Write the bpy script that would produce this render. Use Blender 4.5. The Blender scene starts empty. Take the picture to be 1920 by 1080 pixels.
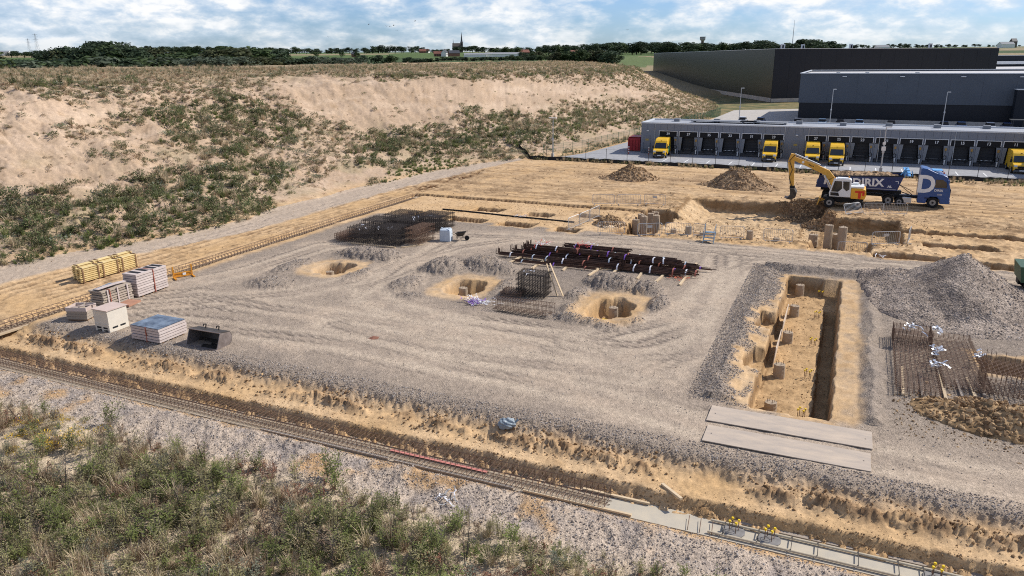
import bpy, bmesh, math, random
import numpy as np
from mathutils import Vector, Matrix

random.seed(7)
RNG = np.random.default_rng(7)
rad = math.radians
sc = bpy.context.scene
col = sc.collection

# ------------------------------------------------------------------ camera, sky, sun, exposure
F_PX, EYE = 1407.0, 14.5                     # focal length in 1920-wide pixels, eye height above the site
PITCH, ROLL = math.atan(430 / F_PX), rad(0.43)
cd = bpy.data.cameras.new('camera')
cam = bpy.data.objects.new('camera', cd)
col.objects.link(cam)
cd.sensor_width = 36
cd.lens = F_PX / 1920 * 36
cd.clip_start, cd.clip_end = 0.5, 30000
cam.matrix_world = (Matrix.Translation((0, 0, EYE)) @ Matrix.Rotation(math.pi / 2 - PITCH, 4, 'X')
                    @ Matrix.Rotation(-ROLL, 4, 'Z'))
sc.camera = cam

SUN_VEC = Vector((1.45, 0.50, 1.32)).normalized()
sun_el = math.asin(SUN_VEC.z)
sun_az = math.atan2(SUN_VEC.x, SUN_VEC.y)    # clockwise from +Y
sl = bpy.data.lights.new('sun', 'SUN')
sl.energy = 5.0
sl.angle = rad(0.5)
sl.color = (1.0, 0.945, 0.87)
sun = bpy.data.objects.new('sun', sl)
sun.rotation_euler = SUN_VEC.to_track_quat('Z', 'Y').to_euler()
col.objects.link(sun)

world = bpy.data.worlds.new('World')
sc.world = world
world.use_nodes = True
wn, wl = world.node_tree.nodes, world.node_tree.links
wn.clear()
w_out = wn.new('ShaderNodeOutputWorld')
w_bg = wn.new('ShaderNodeBackground')
w_bg.inputs['Strength'].default_value = 0.055
sky = wn.new('ShaderNodeTexSky')
sky.sky_type = 'NISHITA'
sky.sun_disc = False
sky.sun_elevation = sun_el
sky.sun_rotation = sun_az
sky.altitude = 100
sky.air_density = 1.0
sky.dust_density = 0.6
sky.ozone_density = 2.2
w_tc = wn.new('ShaderNodeTexCoord')
w_sep = wn.new('ShaderNodeSeparateXYZ')
wl.new(w_tc.outputs['Generated'], w_sep.inputs[0])


def wmath(op, a, b=None, c=None):
    n = wn.new('ShaderNodeMath')
    n.operation = op
    for i, s in enumerate((a, b, c)):
        if s is None:
            continue
        if isinstance(s, (int, float)):
            n.inputs[i].default_value = s
        else:
            wl.new(s, n.inputs[i])
    return n.outputs[0]


# clouds on the dome of directions, flattened so that they read as low cumulus banks
def wnoise(scale, detail, rough, loc, sx=1.0, sy=1.0, dist=0.0):
    mp = wn.new('ShaderNodeMapping')
    mp.inputs['Location'].default_value = loc
    mp.inputs['Scale'].default_value = (1, 1, sx)
    wl.new(w_tc.outputs['Generated'], mp.inputs['Vector'])
    nz = wn.new('ShaderNodeTexNoise')
    nz.inputs['Scale'].default_value = scale
    nz.inputs['Detail'].default_value = detail
    nz.inputs['Roughness'].default_value = rough
    nz.inputs['Distortion'].default_value = dist
    wl.new(mp.outputs[0], nz.inputs['Vector'])
    return nz.outputs['Fac']


def wramp(fac, stops):
    r = wn.new('ShaderNodeValToRGB')
    e = r.color_ramp.elements
    while len(e) < len(stops):
        e.new(0.5)
    for el, (p, c) in zip(e, stops):
        el.position = p
        el.color = (*c, 1)
    wl.new(fac, r.inputs[0])
    return r.outputs[0]


def wmix(fac, a, b, mode='MIX'):
    m = wn.new('ShaderNodeMix')
    m.data_type = 'RGBA'
    m.blend_type = mode
    for sock, v in ((m.inputs[0], fac), (m.inputs[6], a), (m.inputs[7], b)):
        if isinstance(v, (int, float)):
            sock.default_value = v
        elif isinstance(v, tuple):
            sock.default_value = (*v, 1)
        else:
            wl.new(v, sock)
    return m.outputs[2]


big = wnoise(8.0, 7, 0.55, (3.1, 1.7, 0), 2.9, 1, 0.15)
fine = wnoise(24.0, 6, 0.58, (7.3, 0.4, 2), 2.4, 1, 0.15)
veil = wnoise(3.2, 4, 0.5, (1.2, 5.0, 4), 3.0, 1)
# seen from the side, near the horizon, cumulus towers close up and show their lit flanks;
# overhead, out of view, they are thinned and greyed to lower the fill light
up = wmath('MINIMUM', wmath('MULTIPLY', wmath('MAXIMUM', w_sep.outputs[2], 0.0), 1.6), 1.0)
cov = wmath('ADD', wmath('MULTIPLY', big, 0.55), wmath('ADD', wmath('MULTIPLY', fine, 0.33), wmath('MULTIPLY', veil, 0.26)))
cov = wmath('SUBTRACT', cov, wmath('MULTIPLY', up, 0.05))
c_mask = wramp(cov, [(0.475, (.10, .10, .10)), (0.555, (.52, .52, .52)), (0.645, (1, 1, 1))])
c_lit = wramp(wmath('ADD', wmath('MULTIPLY', fine, 0.65), wmath('MULTIPLY', big, 0.35)),
              [(0.36, (.54, .66, .83)), (0.48, (.72, .81, .92)), (0.57, (.98, .99, 1.0))])
c_amp = wmath('SUBTRACT', 18.2, wmath('MULTIPLY', up, 8.0))
c_vm = wn.new('ShaderNodeVectorMath')
c_vm.operation = 'SCALE'
wl.new(c_lit, c_vm.inputs[0])
wl.new(c_amp, c_vm.inputs['Scale'])
low = wramp(w_sep.outputs[2], [(0.0, (.55, .55, .55)), (0.025, (.85, .85, .85)), (0.05, (1, 1, 1))])
sky_blue = wmix(1.0, sky.outputs[0], (1.14, 1.55, 2.34), 'MULTIPLY')
mk = wmix(1.0, c_mask, low, 'MULTIPLY')
w_col = wmix(mk, sky_blue, c_vm.outputs[0])
wl.new(w_col, w_bg.inputs['Color'])
wl.new(w_bg.outputs[0], w_out.inputs['Surface'])

sc.view_settings.view_transform = 'Standard'
sc.view_settings.look = 'None'
sc.view_settings.exposure = 0.08
sc.view_settings.gamma = 1.0
sc.view_settings.use_curve_mapping = False
sc.cycles.use_denoising = False
sc.cycles.pixel_filter_type = 'BLACKMAN_HARRIS'
sc.cycles.filter_width = 1.05
sc.cycles.max_bounces = 6
sc.cycles.diffuse_bounces = 3
sc.cycles.transparent_max_bounces = 8

# ------------------------------------------------------------------ site frame: u along the trench, v away from the viewer
SITE = rad(-24)
CA, SA = math.cos(rad(24)), math.sin(rad(24))


def W(u, v, z=0.0):
    return Vector((u * CA + v * SA, -u * SA + v * CA, z))


def project(x, y, z):
    """world points (numpy) -> 1920x1080 picture coordinates, to read off which planting a slope carries."""
    c, s = math.cos(PITCH), math.sin(PITCH)
    zz = z - EYE
    d = np.maximum(y * c - zz * s, 0.1)
    X, Y = x / d, (y * s + zz * c) / d
    X, Y = X * math.cos(ROLL) - Y * math.sin(ROLL), X * math.sin(ROLL) + Y * math.cos(ROLL)
    return 960 + F_PX * X, 540 - F_PX * Y


# ------------------------------------------------------------------ helpers
MATS = {}


def mat(name, rgb, rough=0.75, var=0.12, scale=4.0, bump=0.0, metal=0.0, rgb2=None, spec=0.3, coords='Object', transl=0.0, stretch=None, rnd=0.0):
    """Principled material with noise-driven colour variation."""
    if name in MATS:
        return MATS[name]
    m = bpy.data.materials.new(name)
    m.use_nodes = True
    nt = m.node_tree
    b = nt.nodes['Principled BSDF']
    b.inputs['Roughness'].default_value = rough
    b.inputs['Metallic'].default_value = metal
    b.inputs['Specular IOR Level'].default_value = spec
    b.inputs['Base Color'].default_value = (*rgb, 1)
    if var > 0 or rgb2:
        tc = nt.nodes.new('ShaderNodeTexCoord')
        mp = nt.nodes.new('ShaderNodeMapping')
        if stretch:
            mp.inputs['Scale'].default_value = stretch
        nt.links.new(tc.outputs[coords], mp.inputs[0])
        nz = nt.nodes.new('ShaderNodeTexNoise')
        nz.inputs['Scale'].default_value = scale
        nz.inputs['Detail'].default_value = 6
        nz.inputs['Roughness'].default_value = 0.65
        nt.links.new(mp.outputs[0], nz.inputs['Vector'])
        rp = nt.nodes.new('ShaderNodeValToRGB')
        e = rp.color_ramp.elements
        e[0].position, e[1].position = 0.32, 0.68
        c2 = rgb2 or tuple(min(1, c * (1 + var)) for c in rgb)
        c1 = rgb if rgb2 else tuple(c * (1 - var) for c in rgb)
        e[0].color, e[1].color = (*c1, 1), (*c2, 1)
        nt.links.new(nz.outputs['Fac'], rp.inputs[0])
        last = rp.outputs[0]
        if rnd > 0:
            oi = nt.nodes.new('ShaderNodeObjectInfo')
            hs = nt.nodes.new('ShaderNodeHueSaturation')
            mr = nt.nodes.new('ShaderNodeMapRange')
            mr.inputs[3].default_value, mr.inputs[4].default_value = 1 - rnd, 1 + rnd
            nt.links.new(oi.outputs['Random'], mr.inputs[0])
            nt.links.new(mr.outputs[0], hs.inputs['Value'])
            nt.links.new(last, hs.inputs['Color'])
            last = hs.outputs[0]
        nt.links.new(last, b.inputs['Base Color'])
        if bump > 0:
            bp = nt.nodes.new('ShaderNodeBump')
            bp.inputs['Strength'].default_value = bump
            bp.inputs['Distance'].default_value = 0.02
            nt.links.new(nz.outputs['Fac'], bp.inputs['Height'])
            nt.links.new(bp.outputs[0], b.inputs['Normal'])
        if transl > 0:
            tr = nt.nodes.new('ShaderNodeBsdfTranslucent')
            nt.links.new(last, tr.inputs['Color'])
            mx = nt.nodes.new('ShaderNodeMixShader')
            mx.inputs[0].default_value = transl
            out = nt.nodes['Material Output']
            nt.links.new(b.outputs[0], mx.inputs[1])
            nt.links.new(tr.outputs[0], mx.inputs[2])
            nt.links.new(mx.outputs[0], out.inputs['Surface'])
    MATS[name] = m
    return m


class MB:
    """collects shapes for one mesh object"""

    def __init__(self):
        self.v, self.f, self.m = [], [], []

    def add(self, vs, fs, m=0):
        o = len(self.v)
        self.v += [tuple(p) for p in vs]
        self.f += [tuple(i + o for i in f) for f in fs]
        self.m += [m] * len(fs)
        return self

    def box(self, c, s, m=0, rz=0.0, taper=1.0):
        x, y, z = s[0] / 2, s[1] / 2, s[2] / 2
        cr, sr = math.cos(rz), math.sin(rz)
        vs = []
        for k, t in ((-1, 1.0), (1, taper)):
            for a, b in ((-1, -1), (1, -1), (1, 1), (-1, 1)):
                px, py = a * x * t, b * y * t
                vs.append((c[0] + px * cr - py * sr, c[1] + px * sr + py * cr, c[2] + k * z))
        return self.add(vs, [(3, 2, 1, 0), (4, 5, 6, 7), (0, 1, 5, 4), (1, 2, 6, 5), (2, 3, 7, 6), (3, 0, 4, 7)], m)

    def beam(self, p, q, w, h, m=0, up=(0, 0, 1)):
        p, q = Vector(p), Vector(q)
        d = (q - p).normalized()
        upv = Vector(up)
        if abs(d.dot(upv)) > 0.98:
            upv = Vector((1, 0, 0))
        s = d.cross(upv).normalized()
        t = s.cross(d)
        vs = []
        for e in (p, q):
            for a, b in ((-1, -1), (1, -1), (1, 1), (-1, 1)):
                vs.append(e + s * (a * w / 2) + t * (b * h / 2))
        return self.add(vs, [(3, 2, 1, 0), (4, 5, 6, 7), (0, 1, 5, 4), (1, 2, 6, 5), (2, 3, 7, 6), (3, 0, 4, 7)], m)

    def tube(self, p, q, r, n=6, m=0, r2=None, cap=True):
        p, q = Vector(p), Vector(q)
        d = (q - p).normalized()
        upv = Vector((0, 0, 1)) if abs(d.z) < 0.95 else Vector((1, 0, 0))
        s = d.cross(upv).normalized()
        t = s.cross(d)
        r2 = r if r2 is None else r2
        vs = []
        for e, rr in ((p, r), (q, r2)):
            for k in range(n):
                a = 2 * math.pi * k / n
                vs.append(e + s * (rr * math.cos(a)) + t * (rr * math.sin(a)))
        fs = [(k, (k + 1) % n, n + (k + 1) % n, n + k) for k in range(n)]
        if cap:
            fs += [tuple(range(n - 1, -1, -1)), tuple(range(n, 2 * n))]
        return self.add(vs, fs, m)

    def path(self, pts, r, n=4, m=0):
        for a, b in zip(pts[:-1], pts[1:]):
            self.tube(a, b, r, n, m, cap=False)
        return self

    def prism(self, outline, a0, a1, fn, m=0):
        """extrude a 2-D outline between a0 and a1; fn(p, q, a) -> xyz"""
        n = len(outline)
        vs = [fn(p, q, a0) for p, q in outline] + [fn(p, q, a1) for p, q in outline]
        fs = [(k, (k + 1) % n, n + (k + 1) % n, n + k) for k in range(n)]
        fs += [tuple(range(n - 1, -1, -1)), tuple(range(n, 2 * n))]
        return self.add(vs, fs, m)

    def quad(self, a, b, c, d, m=0):
        return self.add([a, b, c, d], [(0, 1, 2, 3)], m)

    def wheel(self, c, r, w, m=0, axis='x', n=18):
        ax = Vector((1, 0, 0)) if axis == 'x' else Vector((0, 1, 0))
        c = Vector(c)
        return self.tube(c - ax * w / 2, c + ax * w / 2, r, n, m)

    def mesh(self, name, mats, smooth=False, fix=True):
        me = bpy.data.meshes.new(name)
        me.from_pydata([tuple(p) for p in self.v], [], self.f)
        for x in (mats if isinstance(mats, (list, tuple)) else [mats]):
            me.materials.append(x)
        me.polygons.foreach_set('material_index', self.m)
        if fix:
            bm = bmesh.new()
            bm.from_mesh(me)
            bmesh.ops.recalc_face_normals(bm, faces=bm.faces)
            bm.to_mesh(me)
            bm.free()
        if smooth:
            me.polygons.foreach_set('use_smooth', [True] * len(me.polygons))
        me.update()
        return me

    def build(self, name, mats, parent=None, loc=None, rz=None, smooth=False, fix=True):
        return link(name, self.mesh(name, mats, smooth, fix), parent, loc, rz)


def link(name, me, parent=None, loc=None, rz=None):
    o = bpy.data.objects.new(name, me)
    col.objects.link(o)
    if parent is not None:
        o.parent = parent
    if loc is not None:
        o.location = loc
    if rz is not None:
        o.rotation_euler = (0, 0, rz)
    return o


def bevel(o, w=0.02, seg=1):
    md = o.modifiers.new('bevel', 'BEVEL')
    md.width = w
    md.segments = seg
    md.limit_method = 'ANGLE'
    return o


def tag(o, label=None, cat=None, group=None, kind=None):
    if label:
        o['label'] = label
    if cat:
        o['category'] = cat
    if group:
        o['group'] = group
    if kind:
        o['kind'] = kind
    return o


def thing(name, label, cat, u, v, z=0.0, rz=0.0, group=None):
    """an Empty at the thing's base, turned into the site frame"""
    o = bpy.data.objects.new(name, None)
    col.objects.link(o)
    o.empty_display_size = 0.3
    o.location = W(u, v, z)
    o.rotation_euler = (0, 0, SITE + rz)
    return tag(o, label, cat, group)


KIDS = {}


def kids(o):
    return [c for c in bpy.data.objects if c.parent == o]


def copy_tree(o, parent=None, known=None):
    c = o.copy()
    col.objects.link(c)
    if parent is not None:
        c.parent = parent
    for ch in (known[o.name] if known and o.name in known else o.children):
        copy_tree(ch, c)
    return c


def text_mesh(name, body, size, m, parent, loc, rot, extrude=0.004, sx=1.0, offset=0.0, align='CENTER'):
    cu = bpy.data.curves.new(name, 'FONT')
    cu.body = body
    cu.size = size
    cu.extrude = extrude
    cu.offset = offset
    cu.align_x = align
    cu.align_y = 'CENTER'
    cu.resolution_u = 3
    tmp = bpy.data.objects.new(name + '_curve', cu)
    col.objects.link(tmp)
    bpy.context.view_layer.update()
    me = bpy.data.meshes.new_from_object(tmp.evaluated_get(bpy.context.evaluated_depsgraph_get()))
    bpy.data.objects.remove(tmp)
    bpy.data.curves.remove(cu)
    me.materials.clear()
    me.materials.append(m)
    o = link(name, me, parent, loc)
    o.rotation_euler = rot
    o.scale = (sx, 1, 1)
    return o


# ------------------------------------------------------------------ numpy noise
def _hash(ix, iy, seed):
    h = (ix.astype(np.int64) * 374761393 + iy.astype(np.int64) * 668265263 + seed * 1442695041) & 0xFFFFFFFF
    h = ((h ^ (h >> 13)) * 1274126177) & 0xFFFFFFFF
    return ((h ^ (h >> 16)) & 0xFFFFFF) / float(0xFFFFFF)


def vnoise(x, y, seed=0):
    x, y = np.asarray(x, float), np.asarray(y, float)
    ix, iy = np.floor(x), np.floor(y)
    fx, fy = x - ix, y - iy
    fx, fy = fx * fx * fx * (fx * (fx * 6 - 15) + 10), fy * fy * fy * (fy * (fy * 6 - 15) + 10)
    a, b = _hash(ix, iy, seed), _hash(ix + 1, iy, seed)
    c, d = _hash(ix, iy + 1, seed), _hash(ix + 1, iy + 1, seed)
    return (a + (b - a) * fx) * (1 - fy) + (c + (d - c) * fx) * fy


def fbm(x, y, oct=4, seed=0, gain=0.5):
    t, amp, s = 0.0, 1.0, 0.0
    for k in range(oct):
        t = t + amp * (vnoise(x * 2 ** k + 17.3 * k, y * 2 ** k - 9.1 * k, seed + k) - 0.5)
        s += amp
        amp *= gain
    return t / s * 2            # about -1..1


def sm(a, b, x):
    t = np.clip((x - a) / (b - a), 0, 1)
    return t * t * (3 - 2 * t)


def poly_dist(u, v, pts):
    """distance of points to a polyline"""
    best = np.full(np.shape(u), 1e9)
    for (a, b), (c, d) in zip(pts[:-1], pts[1:]):
        ex, ey = c - a, d - b
        t = np.clip(((u - a) * ex + (v - b) * ey) / (ex * ex + ey * ey), 0, 1)
        best = np.minimum(best, np.hypot(u - a - t * ex, v - b - t * ey))
    return best


def in_poly(x, y, pts):
    c = np.zeros(np.shape(x), bool)
    n = len(pts)
    for i in range(n):
        (x1, y1), (x2, y2) = pts[i], pts[(i + 1) % n]
        if y1 == y2:
            continue
        hit = ((y1 > y) != (y2 > y)) & (x < (x2 - x1) * (y - y1) / (y2 - y1) + x1)
        c ^= hit
    return c
# ------------------------------------------------------------------ terrain
FOOT = np.array([(-60, -62), (20, -58), (34, -56), (44, -52), (54, -50.5), (60, -52.5), (75, -51.4), (87, -50.5), (95, -48.5),
                 (103, -45.6), (115, -40), (138, -37), (165, -34.5), (190, -32.5), (210, -33.5), (250, -39), (285, -50),
                 (340, -80), (420, -120), (700, -300)], float)
HILL_S = [-5, 0, 5, 14, 20, 27, 33, 45, 60, 110, 190, 290]
HILL_Z = [0, 0, 1.4, 3.8, 6.9, 10.7, 11.9, 12.9, 13.3, 13.2, 8.0, 0]
RR = [0, 300, 380, 500, 700, 1200, 2500, 4000, 9000]
RZ = [0, 0, 2.5, 8, 15, 21.5, 35, 48, 60]

# heaps of dug-out gravel round the three column pits: u, v, half width u, half width v, height
HEAPS = [(-34.9, 38.0, 1.7, 1.3, .55), (-33.3, 46.9, 2.4, 1.3, .85), (-31.4, 47.0, 1.1, 1.4, .9), (-30.6, 42.2, .9, 1.9, .28),
         (-36.4, 42.0, .9, 2.4, .35), (-26.2, 41.4, 1.1, 1.9, .55), (-25.8, 46.0, 1.7, 1.7, 1.0), (-23.4, 47.6, 1.9, 1.4, .95),
         (-21.6, 47.2, 1.2, 1.2, .85), (-19.9, 43.6, .7, 2.0, .4), (-24.8, 39.3, 1.3, .8, .3),
         (-14.9, 43.7, .7, 1.5, .55), (-13.3, 46.7, 2.0, 1.5, 1.05), (-10.9, 46.3, 1.1, 1.2, .9), (-9.6, 43.6, .7, 1.6, .55), (-13.2, 39.1, 1.9, .8, .6),
         (-10.3, 40.0, .8, 1.0, .35), (-14.3, 40.8, .7, 1.2, .4), (-11.3, 38.6, 1.0, .7, .35)]
# dug pits: u0, u1, v0, v1, floor, edge softness
PITS = [(-34.7, -31.9, 41.4, 44.4, -.95, .5), (-23.6, -21.0, 40.7, 44.2, -1.0, .5), (-13.5, -10.7, 39.9, 43.9, -1.15, .5),
        (-2.75, 0.52, 31.2, 53.2, -1.1, .16), (-.22, .52, 31.2, 49.5, -1.75, .16), (-3.65, -2.6, 42.0, 44.6, -.75, .2), (-3.5, -2.6, 35.8, 38.6, -.75, .2),
        (-39.6, -36.0, 61.9, 63.4, -.85, .2), (-33.9, -30.9, 66.1, 67.8, -.85, .2), (-28.1, -25.4, 65.7, 67.4, -.85, .2),
        (-34.0, -30.3, 61.1, 62.7, -.85, .2), (-28.5, -25.4, 60.9, 62.6, -.85, .2), (-23.0, -20.9, 60.5, 62.0, -.85, .2),
        (-23.2, -20.9, 66.9, 68.7, -.85, .2),
        (-17.6, -14.6, 61.8, 73.4, -1.3, .4), (-15.0, -1.4, 64.4, 81.2, -1.25, .7), (-3.2, 4.9, 66.6, 76.2, -1.35, .45),
        (-1.9, 2.4, 62.6, 68.0, -.95, .6), (2.6, 7.4, 61.4, 63.0, -.95, .22), (6.9, 12.4, 60.5, 62.3, -1.0, .22),
        (6.4, 11.6, 66.4, 67.9, -.75, .22), (7.2, 9.2, 39.4, 41.8, -.9, .3)]
# vehicle tracks over the yard
TRACKS = [[(-40, 30), (-36, 33.5), (-32, 37), (-29.5, 42), (-29, 47), (-28, 52), (-24, 57), (-16, 59.5), (0, 59.4)],
          [(-27.5, 46), (-26.5, 37.5), (-20, 35.5), (-14, 35.8), (-9, 36.5), (-7, 40), (-7.2, 48), (-6, 55), (0, 58.4)],
          [(-42, 31), (-38, 34), (-31, 34), (-20, 34.5), (-10, 34), (-6, 36), (-5.6, 44), (-6, 52), (-4, 57), (4, 58.6), (16, 58)],
          [(-41, 33), (-38.5, 40), (-38.2, 48), (-33, 52), (-29, 56), (-20, 58), (-8, 58.3), (4, 58.6)],
          [(-29.5, 55), (-28.6, 46), (-28.6, 40), (-24, 36), (-14, 36), (-7, 33)],
          [(-12, 36), (-7.6, 42), (-7, 50), (-8, 57)], [(-40, 29), (-24, 30.6), (-12, 30), (-4, 28.6), (4, 28.4), (16, 28)],
          [(-26, 33), (-17, 31.6), (-8, 32.5), (-5.5, 38)]]
SAND_TRACKS = [[(-40, 30), (-36, 33.5), (-32, 37), (-29.5, 42), (-29, 47), (-28, 52), (-24, 57), (-16, 59.5), (0, 59.4)],
          [(-27.5, 46), (-26.5, 37.5), (-20, 35.5), (-14, 35.8), (-9, 36.5), (-7, 40), (-7.2, 48), (-6, 55), (0, 58.4)],
          [(-47, 30), (-45.8, 60), (-45.2, 80), (-42, 94), (-34, 99), (-20, 98), (0, 96), (30, 95)],
               [(-40, 76), (-25, 79), (-16, 84), (-8, 87), (30, 87.5)], [(-42, 86), (-36, 92), (-30, 88), (-36, 83), (-40, 87)],
               [(-44, 80), (-30, 95), (0, 92), (30, 91)], [(-38, 80), (0, 103), (30, 102)], [(-20, 77), (6, 79), (30, 79.5)], [(4, 76), (30, 75)]]


def hill_s(u, v):
    return np.interp(v, FOOT[:, 0], FOOT[:, 1]) + 1.0 * fbm(u * .0 + v * .11, v * .07, 2, 91) - u


def terrain(u, v, full=False):
    """height (and, if full, base colour + gravel share) over the site frame"""
    u, v = np.asarray(u, float), np.asarray(v, float)
    x, y = u * CA + v * SA, -u * SA + v * CA
    r = np.hypot(x, y)
    n1 = fbm(u * .35, v * .35, 4, 1)
    n2 = fbm(u * 1.7, v * 1.7, 4, 11)
    n3 = fbm(u * 6, v * 6, 3, 21)
    nl = fbm(u * .9, v * .9, 3, 31)
    site = (1 - sm(112, 122, v)) * (1 - sm(-2, 5, hill_s(u, v)))
    # ---- base
    edge = 26.0 + .35 * nl + .25 * n3
    pad = sm(edge - .75, edge + .55, v) * sm(-42.4, -41.4, u + .3 * nl) * (1 - sm(61.0, 61.8, v + .35 * nl))
    z = np.zeros_like(r)
    z = z + site * (.05 * n1 + .045 * n2 * (1 - .55 * pad) + .018 * n3)
    z = np.where(v < 60, z - .44 * (1 - sm(edge - .75, edge + .55, v)), z)
    # lumpy ridge of dug soil on the shelf above the trench
    ridge = np.exp(-((v - 25.1 - .2 * nl) / .38) ** 2) * sm(-.25, .35, n1 + .5 * nl + .35 * sm(-6, 4, u))
    z += ridge * (.26 + .24 * n3 + .20 * n2)
    # gravel heaps
    heap = np.zeros_like(r)
    for (a, b, ra, rb, h) in HEAPS:
        q = np.hypot((u - a) / ra, (v - b) / rb) + .16 * n2 + .1 * nl
        heap = np.maximum(heap, .74 * h * sm(0, 1.0, 1.28 - q + .14 * n3) * (.85 + .3 * n1))
    lr = np.abs(u + 4.25 + .3 * nl) / 1.05
    heap = np.maximum(heap, np.where((v > 31.5) & (v < 55), (.26 + .12 * n1) * np.clip(1 - lr, 0, 1), 0))
    lr = np.abs(v - 54.9 - .25 * nl) / .8
    heap = np.maximum(heap, np.where((u > -4.5) & (u < 3.5), .45 * np.clip(1 - lr, 0, 1), 0))
    lr = np.abs(u - 2.25 - .3 * nl) / .6
    heap = np.maximum(heap, np.where((v > 31.5) & (v < 53), .25 * np.clip(1 - lr, 0, 1), 0))
    z += heap * (1 + .18 * n3 + .12 * n2)
    # tyre tracks
    rut = np.zeros_like(r)
    drive = np.zeros_like(r)
    lane = np.zeros_like(r)
    for tr in TRACKS:
        d = poly_dist(u, v, tr) + .12 * nl
        drive = np.maximum(drive, np.exp(-(d / 2.6) ** 2))
        lane = np.maximum(lane, np.exp(-((d - .9) / .42) ** 2) * np.clip(.85 + .5 * fbm(u * .12, v * .12, 2, 95), 0, 1))
        for off in (.35, 1.45):
            rut = np.maximum(rut, np.exp(-((d - off) / .20) ** 2) * np.clip(.25 + 1.5 * fbm(u * .16 + off, v * .16, 3, 97), 0, 1))
    srut = np.zeros_like(r)
    for tr in SAND_TRACKS:
        d = poly_dist(u, v, tr) + .35 * nl
        for off in (.3, 1.1, 2.2, 3.1, 4.3):
            srut = np.maximum(srut, np.exp(-((d - off) / .3) ** 2) * np.clip(.45 + n1 + .6 * nl, 0, 1))
    outside = (1 - pad) * sm(73.5, 74.5, v) * site + (1 - pad) * (u < -44.2) * site
    z -= .045 * rut * pad * np.clip(1 - heap * 3, 0, 1)
    z -= .13 * srut * outside
    z += .06 * srut * outside * n3
    # pits
    cut = np.zeros_like(r)
    wall_shade = np.zeros_like(r)
    dryfloor = np.zeros_like(r)
    sandy = np.zeros_like(r)
    for i, (a, b, c, d, fl, e) in enumerate(PITS):
        if i < 3:
            cu_, cv_ = (a + b) / 2, (c + d) / 2
            qa, qb = np.abs((u - cu_ + .25 * nl) / ((b - a) / 2)), np.abs((v - cv_ + .2 * n2) / ((d - c) / 2))
            q = (qa ** 3.2 + qb ** 3.2) ** (1 / 3.2) + .16 * nl + .07 * n2
            front = np.clip((cv_ - v) / (d - c) * 2, 0, 1) * .55 + np.clip((cu_ - u) / (b - a) * 2, 0, 1) * .2
            k = 1 - sm(.84 - .5 * front, .98 + .1 * front, q)
            sandy = np.maximum(sandy, 1 - sm(1.35, 1.85, q + .2 * n2))
            z = z * sm(.9, 1.7, q) + (1 - sm(.9, 1.7, q)) * -.02
        else:
            m = np.minimum(np.minimum(u - a, b - u), np.minimum(v - c, d - v)) + (.18 * nl + .14 * n2 if e > .18 else .08 * nl + .09 * n2)
            k = sm(-e / 2, e / 2, m)
            sandy = np.maximum(sandy, sm(-.75, -.15, m + .22 * n2 + .2 * nl))
        if i == 15:                                   # the big excavation ramps up towards the yard
            fl = -1.25 * sm(64.2, 71.5, v) * sm(-15.4, -12.6 + (v - 72) * .05, u) - .02
        wall_shade = np.maximum(wall_shade, 4 * k * (1 - k) * (i > 2))
        if i == 15:
            dryfloor = k
        cut = np.minimum(cut, k * (fl + .05 * n2 + .03 * n3))
    z = np.where(cut < -.01, np.minimum(z + cut, z * .5 + cut), z)
    # trench beside the foundation strip, its floor and the near bank
    wall = 23.72 + .12 * nl + .12 * n2
    slump = np.clip(.25 + .9 * fbm(u * .55, v * .2, 3, 93), 0, 1)
    tw = (1 - sm(wall - .12 - .22 * slump, wall + .10 + .18 * slump, v)) * (v < 60)
    z = z * (1 - tw) + tw * (-.9 + .02 * n3 + .30 * np.exp(-((v - wall + .22) / .15) ** 2) * np.clip(.3 + n2 * .8 + n3 * .6, 0, 1))
    nb = 1 - sm(21.75, 22.45, v + .12 * nl)
    z = z * (1 - nb) + nb * (-.66 + .16 * n1 + .12 * n2 + .05 * n3)
    near = 1 - sm(18.5, 20.5, v)
    z += near * (.15 + .25 * n1)
    sandy = np.maximum(sandy, sm(.3, .5, u) * (1 - sm(1.5, 2.0, u + .3 * nl + .2 * n2)) * sm(30.6, 31.4, v) * (1 - sm(53.4, 54.2, v)))
    sandy = np.maximum(sandy, sm(-4.2, -3.4, u + .35 * nl + .2 * n2) * (u < -2.4) * sm(30.6, 31.4, v) * (1 - sm(45.5, 47, v)))
    # strip trenches for the left and far foundation
    m = np.minimum(np.minimum(u + 44.15, -42.75 - u), np.minimum(v - 23.5, 72.6 - v)) + .05 * n3
    z = z - .28 * sm(-.1, .1, m)
    m = np.minimum(np.minimum(u + 44.4, 14.5 - u), np.minimum(v - 71.6, 72.8 - v)) + .10 * nl + .06 * n3
    kf = sm(-.1, .1, m)
    sandy = np.maximum(sandy, sm(-.8, 0, m))
    z = np.where(kf > 0, np.minimum(z, z * (1 - kf) - .68 * kf), z)
    m = np.minimum(u - 4.8, np.minimum(v - 71.2, 72.7 - v)) + .12 * nl
    k2 = sm(-.1, .1, m)
    wall_shade = np.maximum(wall_shade, 4 * k2 * (1 - k2))
    z = np.where(k2 > 0, np.minimum(z, z * (1 - k2) - .95 * k2), z)
    m = np.minimum(u - 5.2, np.minimum(v - 66.3, 67.3 - v)) + .2 * nl
    churn = sm(60.5, 62.5, v) * (1 - sm(82, 86, v)) * (u > -19) * site
    z += churn * (.09 * n2 + .05 * n3 + .06 * nl)
    # ---- sand hill
    s = hill_s(u, v)
    s_ = s + (2.2 * fbm(u * .05, v * .05, 3, 41) + .8 * fbm(u * .22, v * .22, 3, 43)) * sm(0, 12, s)
    hz = np.interp(s_, HILL_S, HILL_Z)
    rough = sm(1, 6, s) * (1 - sm(34, 48, s))
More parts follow.
